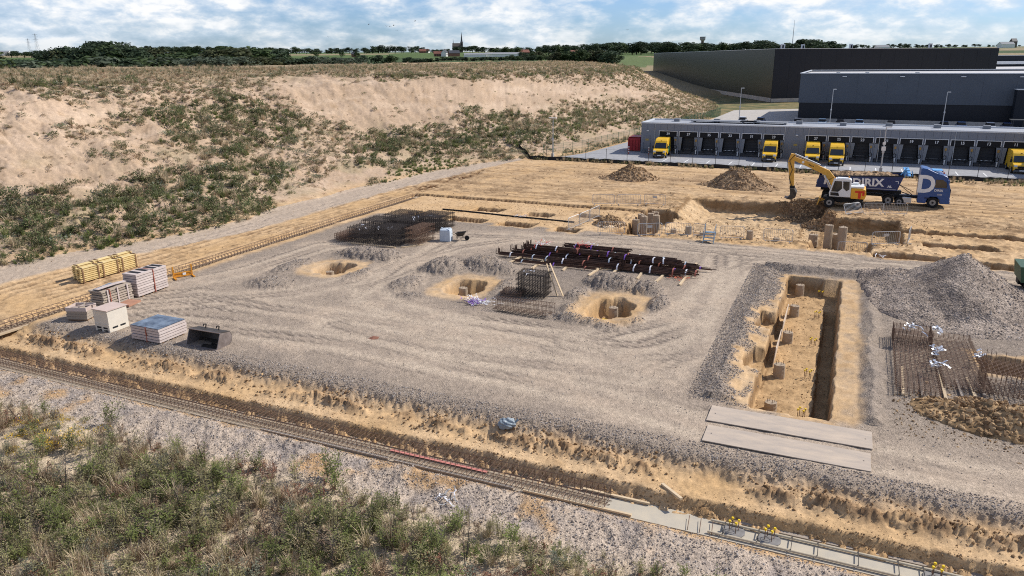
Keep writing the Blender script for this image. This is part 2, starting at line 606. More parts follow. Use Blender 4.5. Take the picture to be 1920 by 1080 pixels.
    gul = np.abs(fbm(v * .42 + .25 * fbm(u * .3, v * .3, 2, 53), s * .045, 4, 51))
    hz = hz + rough * (.55 * fbm(u * .16, v * .16, 4, 45) + .30 * fbm(u * .7, v * .7, 4, 47) + .09 * n3 - .55 * np.clip(.22 - gul, 0, 1) * sm(12, 18, s)
                       + .16 * np.sin(s * 1.1 + 2.0 * nl) * (1 - sm(9, 13, s)))
    hz += sm(40, 55, s) * (.3 * fbm(u * .07, v * .07, 3, 49))
    # lower bench on the left part
    hz -= .9 * np.exp(-((s - 10.5) / 2.6) ** 2) * (1 - sm(45, 62, v))
    z = np.where(s > 0, np.maximum(z, 0) * (1 - sm(0, 3, s)) + hz, z)
    # ---- far country
    far = np.interp(r, RR, RZ) + sm(400, 900, r) * 3.5 * fbm(x * .0016, y * .0016, 3, 61)
    z = np.where(r > 300, np.maximum(z, far), z)
    yard = (v > 105.7) & (s < 0) & (r < 330)
    z = np.where(yard, -.12, z)
    if not full:
        return z
    # ---- colour
    c = np.zeros(r.shape + (3,))
    big = fbm(u * .12, v * .12, 3, 71)[..., None]

    def mixc(base, colr, w):
        return base * (1 - w[..., None]) + np.array(colr) * w[..., None]
    c[:] = (.50, .325, .162)
    c = mixc(c, (.57, .395, .225), np.clip(.5 + 1.1 * n1, 0, 1))
    c = mixc(c, (.34, .215, .11), np.clip(-.1 + .8 * n2 + .6 * nl, 0, .8))
    far_sand = sm(73, 76, v) * site
    streak = fbm(u * .09 + .3 * nl, v * 1.15, 4, 77)
    streak2 = fbm(u * .3, v * 2.6, 3, 79)
    c = mixc(c, (.58, .415, .25), np.clip(.6 * far_sand * (.4 + nl - streak), 0, .75))
    c = mixc(c, (.235, .148, .078), np.clip(srut * .9 + .25 * n2, 0, .85) * outside)
    c = mixc(c, (.26, .165, .088), np.clip(1.9 * (streak + .45 * streak2 - .08), 0, .8) * far_sand)
    c = mixc(c, (.24, .148, .075), np.clip(churn * (n2 + .6 * nl - .05) * 1.3, 0, .75))
    # grey chippings of the yard
    g = np.clip(pad - sandy * np.clip(.85 + .6 * n2, 0, 1), 0, 1)
    yardc = np.zeros_like(c)
    yardc[:] = (.31, .25, .194)
    yardc = mixc(yardc, (.255, .208, .168), np.clip(.5 + 1.3 * n1, 0, 1))
    yardc = mixc(yardc, (.40, .318, .242), np.clip(drive * (.85 + .4 * nl) - .55 * np.clip(heap * 4, 0, 1), 0, 1))
    yardc = mixc(yardc, (.50, .405, .305), np.clip(lane * (.95 + .5 * nl), 0, .9) * (heap < .05))
    yardc = mixc(yardc, (.47, .37, .275), np.clip(drive * 1.4 * (n1 + .5 * nl), 0, .8) * (heap < .04))
    yardc = mixc(yardc, (.235, .188, .15), np.clip(rut * 1.0, 0, 1) * (heap < .05))
    tread = np.clip(np.sin(9 * u + 3 * nl) * np.sin(9 * v + 2 * n2), 0, 1) * rut
    yardc = mixc(yardc, (.50, .41, .31), np.clip(tread * .8, 0, 1))
    yardc = mixc(yardc, (.315, .258, .208), np.clip(heap * 2.2, 0, .8))
    yardc = mixc(yardc, (.25, .205, .165), np.clip(1 - np.abs(v - edge) / .75, 0, 1) * .85)
    yardc = mixc(yardc, (.40, .29, .18), np.clip((n2 + nl - .75) * 1.2, 0, .5) * (heap > .05))
    c = c * (1 - g[..., None]) + yardc * g[..., None]
    grav = g * (1 - .40 * np.clip(drive * (.9 + .4 * nl), 0, 1) * (heap < .06))
    c = c * (1 - .09 * g[..., None])
    # brown spoil
    br = np.clip(ridge * 1.5, 0, 1)
    c = mixc(c, (.215, .135, .075), br * np.clip(.65 + n2, 0, 1))
    # freshly cut, still damp soil in the diggings; shade is painted onto the walls
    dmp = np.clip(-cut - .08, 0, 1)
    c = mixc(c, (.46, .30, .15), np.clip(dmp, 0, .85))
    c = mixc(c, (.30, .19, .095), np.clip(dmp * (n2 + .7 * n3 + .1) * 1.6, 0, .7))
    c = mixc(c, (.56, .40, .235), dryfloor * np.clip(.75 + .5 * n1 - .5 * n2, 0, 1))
    c = mixc(c, (.22, .13, .06), np.clip(wall_shade * 1.1, 0, .85))  # painted shade: pit walls darkened on every side alike
    c = mixc(c, (.22, .13, .06), np.clip(4 * kf * (1 - kf) * 1.1, 0, .85))  # same painted shade along the far trench walls
    fresh = np.exp(-((u + 3.6) / 1.9) ** 2 - ((v - 80.3) / 2.0) ** 2)
    c = mixc(c, (.17, .10, .055), np.clip(fresh * 1.8 * (.8 + n2), 0, 1))
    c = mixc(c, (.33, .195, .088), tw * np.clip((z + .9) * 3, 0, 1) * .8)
    # near bank: loose grey stone with sand showing through
    c = mixc(c, (.41, .34, .275), nb * np.clip(.9 - sm(.1, .6, n1 + .8 * nl) * .8, 0, 1))
    c = mixc(c, (.25, .215, .195), nb * np.clip(-(n2 + .7 * nl) * 1.1, 0, .7))
    grav = np.maximum(grav, nb * .95)
    c = mixc(c, (.42, .335, .225), near * .85)
    # grey service path at the foot of the hill
    pth = sm(-48.5, -49.3, u + .35 * nl + np.interp(v, [20, 34, 50, 75, 87, 103], [4, 3, -1, -1.0, -2, -4.2])) * (s < .5) * (v < 106) * (v > 18)
    c = mixc(c, (.40, .33, .265), pth * .85)
    grav = np.maximum(grav, pth * .5)
    # hill sand
    hs = sm(-.5, 2.5, s) * (1 - sm(230, 330, r))
    hc = np.zeros_like(c)
    hc[:] = (.41, .298, .205)
    hc = mixc(hc, (.475, .352, .25), np.clip(.5 + 1.2 * fbm(u * .08, v * .08, 3, 73), 0, 1))
    hc = mixc(hc, (.36, .245, .145), np.clip(n2 * .8 + nl * .6, 0, .7))
    hc = mixc(hc, (.30, .245, .145), np.clip(fbm(u * .3, v * .3, 4, 83) * 1.3, 0, .6) * (1 - sm(16, 20, s) * (1 - sm(27, 31, s))))
    strat = fbm(v * .05, s * .9 + .5 * n1, 4, 87)
    hc = mixc(hc, (.38, .275, .185), np.clip(strat * 1.1, 0, .55) * sm(8, 13, s))
    hc = mixc(hc, (.56, .43, .31), np.clip(-strat * 1.0, 0, .5) * sm(8, 13, s))
    hc = mixc(hc, (.36, .265, .18), np.clip((.13 - gul) * 6, 0, .6) * sm(10, 16, s))
    hc = mixc(hc, (.33, .25, .15), sm(30, 40, s) * .75)
    c = c * (1 - hs[..., None]) + hc * hs[..., None]
    grav = grav * (1 - hs)
    vg = (v > 196) * (s < 2) * (u < -12) * (r < 345)
    c = mixc(c, (.085, .10, .042), vg * np.clip(.8 + .4 * n1, 0, 1))
    # fields, in long parcels
    fp = _hash(np.floor(x / 210 + .7 * np.floor(y / 260)), np.floor(y / 260), 5)[..., None]
    fc = np.where(fp < .32, np.array((.085, .125, .04)), np.where(fp < .55, np.array((.115, .15, .055)), np.where(fp < .8, np.array((.27, .215, .125)), np.array((.06, .09, .035)))))
    fc = fc * (1 + .12 * n1[..., None])
    ff = sm(300, 340, r)[..., None]
    c = c * (1 - ff) + fc * ff
    c = c * (1 + .10 * n3[..., None])
    terrain.trk = np.clip(rut * 1.2, 0, 1) * pad * (heap < .06) + .7 * np.clip(srut, 0, 1) * outside
    return z, c, grav * (1 - ff[..., 0]), s, pad, r


def zt(u, v):
    return float(terrain(np.array([u]), np.array([v]))[0])


def ground_material():
    m = bpy.data.materials.new('site ground')
    m.use_nodes = True
    nt = m.node_tree
    N, L = nt.nodes, nt.links
    b = N['Principled BSDF']
    b.inputs['Roughness'].default_value = 0.95
    b.inputs['Specular IOR Level'].default_value = 0.12
    at = N.new('ShaderNodeAttribute')
    at.attribute_name = 'Col'
    geo = N.new('ShaderNodeNewGeometry')

    def noise(scale, det, rough):
        n = N.new('ShaderNodeTexNoise')
        n.inputs['Scale'].default_value = scale
        n.inputs['Detail'].default_value = det
        n.inputs['Roughness'].default_value = rough
        L.new(geo.outputs['Position'], n.inputs['Vector'])
        return n.outputs['Fac']

    def rng_(sock, a, b_, c_, d):
        r = N.new('ShaderNodeMapRange')
        for i, q in enumerate((a, b_, c_, d)):
            r.inputs[i + 1].default_value = q
        L.new(sock, r.inputs[0])
        return r.outputs[0]

    def mul(a, b_):
        q = N.new('ShaderNodeMath')
        q.operation = 'MULTIPLY'
        L.new(a, q.inputs[0])
        L.new(b_, q.inputs[1])
        return q.outputs[0]
    vo = N.new('ShaderNodeTexVoronoi')
    vo.inputs['Scale'].default_value = 19.0
    vo.inputs['Randomness'].default_value = 1.0
    L.new(geo.outputs['Position'], vo.inputs['Vector'])
    sp = N.new('ShaderNodeSeparateColor')
    L.new(vo.outputs['Color'], sp.inputs[0])
    stone = rng_(sp.outputs[0], 0, 1, .72, 1.28)              # each stone its own grey
    soil = rng_(noise(2.6, 9, .78), .27, .73, .72, 1.28)
    fine = rng_(noise(17, 5, .75), .28, .72, .66, 1.34)
    mx = N.new('ShaderNodeMix')
    mx.data_type = 'FLOAT'
    L.new(at.outputs['Alpha'], mx.inputs[0])
    L.new(fine, mx.inputs[2])
    L.new(stone, mx.inputs[3])
    # cleat marks pressed into the wheel tracks
    wv = N.new('ShaderNodeTexWave')
    wv.wave_type = 'BANDS'
    wv.bands_direction = 'DIAGONAL'
    wv.inputs['Scale'].default_value = 1.25
    wv.inputs['Distortion'].default_value = 5.0
    wv.inputs['Detail'].default_value = 3
    wv.inputs['Detail Scale'].default_value = 1.2
    L.new(geo.outputs['Position'], wv.inputs['Vector'])
    ta = N.new('ShaderNodeAttribute')
    ta.attribute_name = 'track'
    cl = N.new('ShaderNodeMix')
    cl.data_type = 'FLOAT'
    cl.inputs[2].default_value = 1.0
    L.new(ta.outputs['Fac'], cl.inputs[0])
    L.new(rng_(wv.outputs['Fac'], .2, .8, .74, 1.18), cl.inputs[3])
    fac = mul(mul(mx.outputs[0], soil), cl.outputs[0])
    vm = N.new('ShaderNodeVectorMath')
    vm.operation = 'SCALE'
    L.new(at.outputs['Color'], vm.inputs[0])
    L.new(fac, vm.inputs['Scale'])
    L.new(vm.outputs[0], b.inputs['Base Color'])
    hgt = N.new('ShaderNodeMix')
    hgt.data_type = 'FLOAT'
    L.new(at.outputs['Alpha'], hgt.inputs[0])
    L.new(noise(7, 6, .7), hgt.inputs[2])
    L.new(vo.outputs['Distance'], hgt.inputs[3])
    bp = N.new('ShaderNodeBump')
    bp.inputs['Strength'].default_value = 0.55
    bp.inputs['Distance'].default_value = 0.045
    L.new(hgt.outputs[0], bp.inputs['Height'])
    L.new(bp.outputs[0], b.inputs['Normal'])
    return m


GROUND = ground_material()


def build_ground():
    # rings round the view point, finer where the site is near
    rs = [14.0]
    while rs[-1] < 9500:
        r = rs[-1]
        rs.append(r + (.0023 * r if 54 < r < 92 else max(.095, .0042 * r) if r < 130 else (.014 * r if r < 340 else .05 * r)))
    ang = np.concatenate([np.arange(-42, 42, .088), np.arange(42, 318, 4.0)])
    ang = np.radians(ang)
    na, nr = len(ang), len(rs)
    rs = np.array(rs)
    A, Rr = np.meshgrid(ang, rs)
    x, y = (Rr * np.sin(A)).ravel(), (Rr * np.cos(A)).ravel()
    u, v = x * CA - y * SA, x * SA + y * CA
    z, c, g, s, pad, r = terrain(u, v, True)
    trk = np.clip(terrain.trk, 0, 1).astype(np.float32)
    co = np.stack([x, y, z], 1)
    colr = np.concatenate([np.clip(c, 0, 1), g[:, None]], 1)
    i = np.arange(nr - 1)[:, None] * na
    j = np.arange(na)[None, :]
    j2 = (j + 1) % na
    faces = np.stack([(i + j), (i + na + j), (i + na + j2), (i + j2)], -1).reshape(-1, 4)
    fu, fv, fs, fr = u[faces[:, 0]], v[faces[:, 0]], s[faces[:, 0]], r[faces[:, 0]]
    fp = pad[faces[:, 0]]
    zone = np.full(len(faces), 1)
    zone[(fp > .5)] = 0
    zone[fv < 20.2] = 3
    zone[(fs > 0) & (fr < 330)] = 2
    zone[fr >= 330] = 4
    zone[(fr < 14.2)] = 3
    names = ['gravel_yard', 'sand_ground', 'sand_hill', 'weedy_verge', 'farm_fields']
    for k, nm in enumerate(names):
        fsel = faces[zone == k]
        if not len(fsel):
            continue
        used, inv = np.unique(fsel.ravel(), return_inverse=True)
        me = bpy.data.meshes.new(nm)
        me.vertices.add(len(used))
        me.vertices.foreach_set('co', co[used].ravel())
        me.loops.add(len(inv))
        me.loops.foreach_set('vertex_index', inv.astype(np.int32))
        me.polygons.add(len(fsel))
        me.polygons.foreach_set('loop_start', np.arange(0, len(inv), 4, dtype=np.int32))
        me.polygons.foreach_set('loop_total', np.full(len(fsel), 4, dtype=np.int32))
        me.polygons.foreach_set('use_smooth', np.ones(len(fsel), bool))
        at = me.attributes.new('Col', 'FLOAT_COLOR', 'POINT')
        at.data.foreach_set('color', colr[used].ravel())
        at = me.attributes.new('track', 'FLOAT', 'POINT')
        at.data.foreach_set('value', trk[used])
        me.materials.append(GROUND)
        me.update()
        me.validate()
        o = link(nm, me)
        o['kind'] = 'structure'
    # the middle under the viewer
    mb = MB()
    k = 48
    mb.add([(14.0 * math.sin(2 * math.pi * t / k), 14.0 * math.cos(2 * math.pi * t / k), -.62) for t in range(k)], [tuple(range(k - 1, -1, -1))])
    me = mb.mesh('viewpoint_ground', mat('verge soil', (.30, .22, .14), .95, .2, 1.2))
    o = link('viewpoint_ground', me)
    o['kind'] = 'structure'


build_ground()
# ------------------------------------------------------------------ depot yard, dock building, warehouses
ASPH = mat('asphalt', (.31, .31, .318), .9, .18, 1.5, .2, coords='Object')
CONC = mat('concrete paving', (.43, .40, .36), .9, .15, .6, .1)
WHITE = mat('white paint', (.78, .78, .76), .6, .06, 3)
CLAD_G = mat('grey wall panel', (.20, .215, .245), .45, .06, .5, rgb2=(.225, .24, .272))
CLAD_L = mat('slate cladding', (.085, .10, .122), .55, .06, .4)
CLAD_D = mat('black cladding', (.012, .014, .02), .5, .1, .4)
CLAD_N = mat('navy cladding', (.012, .016, .024), .6, .1, .3)
CLAD_B = mat('brown black cladding', (.021, .0195, .0185), .35, .1, .3)
ROOF = mat('light roofing', (.50, .49, .48), .8, .1, .8)
TRIM = mat('aluminium trim', (.62, .64, .66), .4, .05, 3, metal=.2)
BLACK = mat('black rubber', (.012, .012, .013), .7, .15, 5)
DARK = mat('dock interior', (.018, .019, .022), .8, .2, 3)
GREYP = mat('grey dock panel', (.23, .24, .255), .6, .08, 2)
STEEL = mat('galvanised steel', (.46, .48, .50), .45, .1, 6, metal=.55)
YELLOW_P = mat('yellow signal paint', (.75, .48, .03), .5, .08, 4)
RED_P = mat('red container paint', (.36, .025, .03), .5, .15, 3)
GREEN_F = mat('green fence coating', (.035, .14, .085), .5, .1, 4)
POST = mat('dark fence post', (.05, .055, .06), .5, .1, 4)
PLAST_B = mat('black plastic sheet', (.016, .015, .015), .6, .3, 3)


def slab(name, pts, z, thick, m, kind='structure'):
    """flat sheet with a real edge; points in the site frame"""
    n = len(pts)
    mb = MB()
    top = [W(a, b, z) for a, b in pts]
    bot = [W(a, b, z - thick) for a, b in pts]
    mb.add(top + bot, [tuple(range(n))] + [(k, n + k, n + (k + 1) % n, (k + 1) % n) for k in range(n)])
    o = mb.build(name, m)
    o['kind'] = kind
    return o


YARD_W = [(-41.6, 106.0), (-38.3, 115), (-36.0, 138), (-33.6, 165), (-32.2, 178)]
slab('yard_paving', YARD_W + [(60, 178), (60, 106.0)], 0.0, .3, ASPH)
slab('service_paving', [(-32.0, 178.0), (-31.3, 190), (-31, 226), (-14, 238), (120, 238), (120, 178.0)], 0.0, .3, CONC)
# painted bay lines
lines = MB()
for k in range(16):
    uu = -24.6 + 3.14 * k
    lines.box((*W(uu, 111.2)[:2], .006), (.13, 3.4, .004), rz=SITE)
o = lines.build('bay_markings', WHITE)
o['kind'] = 'structure'

dep = thing('depot_building', 'long low grey loading dock building with numbered black dock doors', 'building', -30.4, 119.3)
# local frame of the depot: x = u + 30.4, y = v - 119.3
DOCKS = {}
for k, nmb in enumerate((39, 37, 35, 33, 31, 29)):
    DOCKS[nmb] = -26.08 + 3.15 * k
for k, nmb in enumerate((27, 25, 23, 21, 19, 17, 15, 13, 11, 9, 7)):
    DOCKS[nmb] = -4.48 + 3.1 * k
UX = 30.4
HT = 4.5
END_U = 30.0
wallm = MB()
# front wall: a band over the docks, and the pieces of wall beside them
wallm.box(((END_U + 30.4) / 2, .15, (3.56 + HT) / 2), (END_U + 30.4, .3, HT - 3.56))
edges = []
for nmb, du in DOCKS.items():
    edges.append((du - 1.46 + UX, du + 1.46 + UX))
edges.sort()
cur = 0.0
for a, b in edges:
    if a - cur > .02:
        wallm.box(((cur + a) / 2, .15, 1.78), (a - cur, .3, 3.556))
    cur = b
wallm.box((.15, 4.0, HT / 2), (.3, 7.4, HT))
wallm.box(((END_U + 30.4) / 2, 7.85, HT / 2), (END_U + 30.4, .3, HT))
wallm.build('wall', CLAD_G, dep)
joint = MB()
x = 1.0
while x < 58:
    joint.box((x, -.004, 4.03), (.025, .012, .90))
    x += 1.05
joint.build('panel_joint', mat('joint grey', (.07, .075, .085), .6, 0), dep)['kind'] = 'stuff'
rf = MB()
rf.box(((END_U + 30.4) / 2, 4.0, HT + .02), (END_U + 30.3, 7.9, .1))
rf.build('roof', mat('grey roof foil', (.33, .345, .37), .7, .1, .7), dep)
cop = MB()
cop.box(((END_U + 30.4) / 2, .12, HT + .16), (END_U + 30.5, .32, .2))
cop.box(((END_U + 30.4) / 2, 7.85, HT + .16), (END_U + 30.5, .32, .2))
cop.box((.12, 4.0, HT + .16), (.32, 7.4, .2))
cop.build('roof_edge', TRIM, dep)
for xx, ww in ((12.0, 10.0), (18.0, 7.0)):
    o = MB().box((xx, 5.0, HT + .35), (ww, 2.4, .12)).box((xx - ww / 2 + .4, 5.0, HT + .2), (.1, 2.2, .26)).box((xx + ww / 2 - .4, 5.0, HT + .2), (.1, 2.2, .26)).build('roof_panel', GREYP, dep)


def dock_proto():
    d = bpy.data.objects.new('loading_dock', None)
    col.objects.link(d)
    d.parent = dep
    # recess lining and closed door
    MB().box((0, 1.02, 1.75), (2.86, .06, 3.5)).box((-1.41, .5, 1.75), (.06, .98, 3.5)).box((1.41, .5, 1.75), (.06, .98, 3.5)).box((0, .5, .35), (2.7, .96, .7)).build('recess', DARK, d)
    dr = MB()
    for k in range(5):
        dr.box((0, .93, .98 + .44 * k), (1.9, .08, .42))
    dr.build('door', mat('charcoal door', (.03, .033, .04), .5, .1, 2), d)
    MB().box((0, .70, .75), (2.0, .5, .07)).box((-.7, .03, .62), (.25, .14, .4), 1).box((.7, .03, .62), (.25, .14, .4), 1).build('dock_leveller', [mat('worn plate', (.2, .2, .2), .5, .3, 4), BLACK], d)
    MB().box((0, -.03, 3.03), (2.72, .08, .82)).build('header', BLACK, d)
    MB().box((0, -.06, 3.49), (2.92, .16, .1)).box((-1.41, -.06, 3.08), (.09, .16, .74)).box((1.41, -.06, 3.08), (.09, .16, .74)).build('frame', TRIM, d)
    # tapered grey cheek on each side of the opening
    for s in (-1, 1):
        MB().prism([(1.44, .55), (1.44, 2.62), (.93, 2.62), (1.12, .55)], 0, .07, lambda p, q, a, s=s: (s * p, -.06 + a, q)).build('cheek_panel', GREYP, d)
    MB().box((0, .02, .30), (2.7, .05, .55)).build('plinth', mat('dock plinth', (.045, .047, .052), .8, .2, 2), d)
    MB().tube((1.28, -.16, .1), (1.28, -.16, .75), .09, 8).build('bollard', WHITE, d)
    MB().box((1.22, -.13, 2.15), (.24, .1, .34)).build('signal_box', mat('ochre box', (.42, .24, .06), .6, .1, 3), d)
    hs = MB()
    pts = [(1.22 + .2 * math.cos(t), -.14, 1.05 + .26 * math.sin(t)) for t in np.linspace(0, 2 * math.pi, 13)]
    hs.path(pts, .035, 5).tube((1.22, -.14, 1.3), (1.22, -.14, 2.0), .02, 5)
    hs.build('hose', BLACK, d)
    return d


d0 = dock_proto()
for i, (nmb, du) in enumerate(DOCKS.items()):
    d = d0 if i == 0 else copy_tree(d0, dep)
    d.location = (du + UX, 0, 0)
for nmb in (35, 33, 31, 15, 13):
    d = [o for o in dep.children if o.name.startswith('loading_dock') and abs(o.location.x - DOCKS[nmb] - UX) < .01][0]
    for s in (-.55, .0, .55):
        MB().box((s, -.02, .84), (.2 if s else .34, .06, .05)).build('bumper_light', TRIM, d)
for xx in (2.2, 21.6, 24.9, 34.3, 43.6, 52.9):
    MB().tube((xx, -.05, .1), (xx, -.05, HT + .05), .05, 6).build('downpipe', STEEL, dep)
for k in range(9):
    MB().box((4.5 + 6.2 * k, 5.4 + .8 * (k % 2), HT + .3), (.9, .9, .5)).build('roof_vent', GREYP, dep)
NUMT = {}
for nmb, du in list(DOCKS.items())[:15]:
    d = [o for o in dep.children if o.name.startswith('loading_dock') and abs(o.location.x - du - UX) < .01][0]
    text_mesh('dock_number', str(nmb), .52, WHITE, d, (0, -.075, 3.05), (math.pi / 2, 0, 0), .004, 1.0, .012)
for i, (xa, lab) in enumerate(((1.0, 'left'), (23.2, 'mid'))):
    dd = MB().box((0, -.03, 1.67), (1.0, .06, 2.1)).build('door', mat('grey steel door', (.20, .21, .235), .5, .06, 2), dep, (xa, 0, 0))
    MB().box((.36, -.08, 1.6), (.12, .04, .04)).build('handle', STEEL, dd)
    MB().box((0, -.066, 2.05), (.5, .012, .3)).build('notice', mat('faded yellow notice', (.45, .33, .10), .7, .3, 6), dd)
    MB().box((0, -.12, 3.45), (.34, .22, .12)).build('wall_light', WHITE, dep, (xa + .1, 0, 0))
st = MB()
for k in range(3):
    st.box((.0, -.35 - .27 * k, .5 - .18 * k), (1.1, .27, .05))
for s in (-.58, .58):
    st.beam((s, -1.1, .05), (s, -.1, .62), .05, .1)
    st.tube((s, -1.05, .05), (s, -1.05, 1.0), .025, 5).tube((s, -.12, .5), (s, -.12, 1.6), .025, 5).tube((s, -1.05, 1.0), (s, -.12, 1.6), .025, 5)
st.build('door_steps', mat('blue grey steps', (.10, .14, .18), .5, .1, 3), dep, (1.0, 0, 0))

for i, (uu, lab) in enumerate(((-31.6, 'red and white striped bollard left of the dock building steps'), (-28.4, 'red and white striped bollard right of the dock building steps'))):
    t = thing('striped_bollard', lab, 'bollard', uu, 116.6, 0, group='striped bollards by the depot steps')
    MB().tube((0, 0, 0), (0, 0, 1.1), .08, 8).build('post', mat('traffic red', (.45, .05, .03), .6, .1, 3), t)
    for z in (.28, .64, 1.0):
        MB().tube((0, 0, z), (0, 0, z + .17), .085, 8).build('band', WHITE, t)

t = thing('red_container', 'red steel waste container behind the corner of the dock building', 'container', -31.8, 122.5)
MB().prism([(-2.2, 0), (-2.2, 1.9), (-1.6, 2.1), (2.2, 2.1), (2.2, 0)], -1.0, 1.0, lambda p, q, a: (a, p, q + .1)).build('body', RED_P, t)
rb = MB()
for k in range(5):
    rb.box((1.02, -1.8 + .9 * k, 1.05), (.07, .09, 1.8)).box((-1.02, -1.8 + .9 * k, 1.05), (.07, .09, 1.8))
    if k < 4:
        rb.box((-.75 + .5 * k, -2.23, 1.0), (.08, .06, 1.7))
rb.build('rib', mat('dark red paint', (.25, .015, .02), .5, .1, 3), t)
MB().box((0, -.1, 2.22), (1.9, 3.6, .06)).build('lid', RED_P, t)


def box_building(name, label, foot, h, wall, roofm, z0=0.0, parapet=.35, band=None, cat='warehouse', nv=0):
    """walls as quads on a footprint (site-independent world points), parapet, roof; local origin at the first corner"""
    o0 = Vector((foot[0][0], foot[0][1], z0))
    root = bpy.data.objects.new(name, None)
    col.objects.link(root)
    root.location = o0
    tag(root, label, cat)
    P = [(Vector((a, b, z0)) - o0) for a, b in foot]
    n = len(P)
    zb = 0 if band is None else band[0]
    mb = MB()
    for i in range(n):
        a, b = P[i], P[(i + 1) % n]
        mb.quad(a + Vector((0, 0, zb)), b + Vector((0, 0, zb)), b + Vector((0, 0, h)), a + Vector((0, 0, h)))
    mb.build('wall', wall, root)
    if band is not None:
        mb = MB()
        cen = sum(P, Vector()) / n
        Q = [p + (cen - p).normalized() * .25 for p in P]
        for i in range(n):
            a, b = Q[i], Q[(i + 1) % n]
            mb.quad(a, b, b + Vector((0, 0, zb)), a + Vector((0, 0, zb)))
            mb.quad(a + Vector((0, 0, zb)), b + Vector((0, 0, zb)), P[(i + 1) % n] + Vector((0, 0, zb)), P[i] + Vector((0, 0, zb)))
        mb.build('base_band', band[1], root)
    mb = MB()
    mb.add([p + Vector((0, 0, h - parapet)) for p in P], [tuple(range(n))])
    mb.build('roof', roofm, root)
    mb = MB()
    for i in range(n):
        a, b = P[i], P[(i + 1) % n]
        mb.beam(a + Vector((0, 0, h + .06)), b + Vector((0, 0, h + .06)), .4, .14)
    mb.build('parapet_cap', TRIM, root)
    # upright panel joints of the cladding, real strips
    jb = MB()
    for i in range(n):
        a, b = P[i], P[(i + 1) % n]
        d = b - a
        L = d.length
        if L < 3:
            continue
        d.normalize()
        nrm = Vector((d.y, -d.x, 0))
        k = 6.0
        while k < L:
            c = a + d * k + nrm * .0
            jb.beam(c + Vector((0, 0, zb + .05)), c + Vector((0, 0, h - .1)), .05, .05)
            k += 6.0
    jb.build('cladding_joint', wall, root)['kind'] = 'stuff'
    return root


def WX(u, v):
    p = W(u, v)
    return (p.x, p.y)


grey_wh = box_building('grey_warehouse', 'slate grey warehouse with a black lower band behind the loading docks', [WX(-11.7, 188.4), WX(62, 188.4), WX(62, 250), WX(-11.7, 232)], 10.8, CLAD_L, ROOF, band=(4.4, CLAD_D))
hwl = MB()
for uu in (6, 17.5, 29, 39.5):
    p = W(uu - 8.5, 188.1, 10.2) - grey_wh.location
    hwl.box(p, (.9, .3, .16), rz=SITE)
hwl.build('wall_light', WHITE, grey_wh)
rv = MB()
for uu, vv in ((-4, 192), (2, 193), (12, 192.5)):
    rv.box(W(uu, vv, 10.8) - grey_wh.location, (.8, .8, .5), rz=SITE)
rv.build('roof_vent', STEEL, grey_wh)
box_building('dark_annex', 'lower near black annex block at the right end of the grey warehouse', [WX(30.1, 185.2), WX(60, 185.2), WX(60, 188.2), WX(30.1, 188.2)], 7.7, CLAD_N, ROOF)
big = box_building('dark_warehouse', 'huge black flat roofed warehouse with a dull bronze left flank', [(86.3, 256.0), (176.0, 283.0), (220, 470), (86.0, 470)], 16.9, CLAD_N, mat('dark roofing', (.10, .10, .11), .8, .1, .3))
fl = MB()
fl.quad((-.06, 0, .9), (-.38, 214, .9), (-.38, 214, 16.85), (-.06, 0, 16.85))
fl.build('flank_cladding', CLAD_B, big)
pl = MB()
pl.quad((-.10, 0, 0), (-.45, 214, 0), (-.45, 214, 1.4), (-.10, 0, 1.4))
pl.quad((0, -.1, 0), (92, 27.5, 0), (92, 27.5, 1.2), (0, -.1, 1.2))
pl.build('concrete_plinth', CONC, big)
for k, (dx, dy) in enumerate(((8, 16), (17, 22), (34, 22), (5, 8), (62, 22))):
    MB().box((dx, dy, 17.6), (1.0, .9, 2.0)).box((dx, dy - .5, 17.7), (.5, .06, 1.0), 1).build('roof_hatch', [WHITE, DARK], big)
box_building('white_hall', 'pale grey and white hall beyond the black warehouse at the right edge', [(181, 292), (330, 292), (330, 420), (181, 420)], 9.4, mat('pale cladding', (.42, .43, .45), .5, .06, .3), ROOF, parapet=.2)
box_building('far_dark_hall', 'long dark hall with a white roof stripe, farthest right behind the pale hall', [(216, 372), (470, 372), (470, 480), (216, 480)], 14.2, CLAD_N, ROOF, band=None)
o = MB().box((0, 0, 0), (254, .4, 1.4)).build('white_canopy', WHITE, None, (343, 371.4, 11.0))
tag(o, 'white roof stripe of the farthest dark hall', 'canopy')
o = MB().box((0, 0, 0), (8, 1.2, .2)).build('soil_bank_tmp', CONC)
bpy.data.objects.remove(o)

# the taller hall just outside the frame that shades the right end of the yard
box_building('tall_depot_wing', 'tall grey wing of the depot at the far right of the yard', [WX(31.5, 108), WX(60, 108), WX(60, 127), WX(31.5, 127)], 14.0, CLAD_G, ROOF)


def lamp_post(u, v, h, label, heads=1, board=False):
    t = thing('lamp_post', label, 'lamp post', u, v, max(zt(u, v), 0), group='lamp posts round the depot')
    MB().tube((0, 0, 0), (0, 0, h), .10, 8, r2=.055).build('pole', STEEL, t)
    MB().box((0, 0, .4), (.34, .34, .8)).build('base', CONC, t)
    for s in ((1,) if heads == 1 else (-1, 1)):
        MB().box((s * .3, -.1, h + .03), (.62, .26, .1)).build('lamp_head', WHITE, t)
    MB().box((0, -.13, h * .48), (.3, .12, .3)).build('junction_box', STEEL, t)
    if board:
        MB().box((0, -.14, h * .55), (.5, .05, .5)).box((0, -.14, h * .66), (.36, .05, .3)).build('sign_board', WHITE, t)
    return t


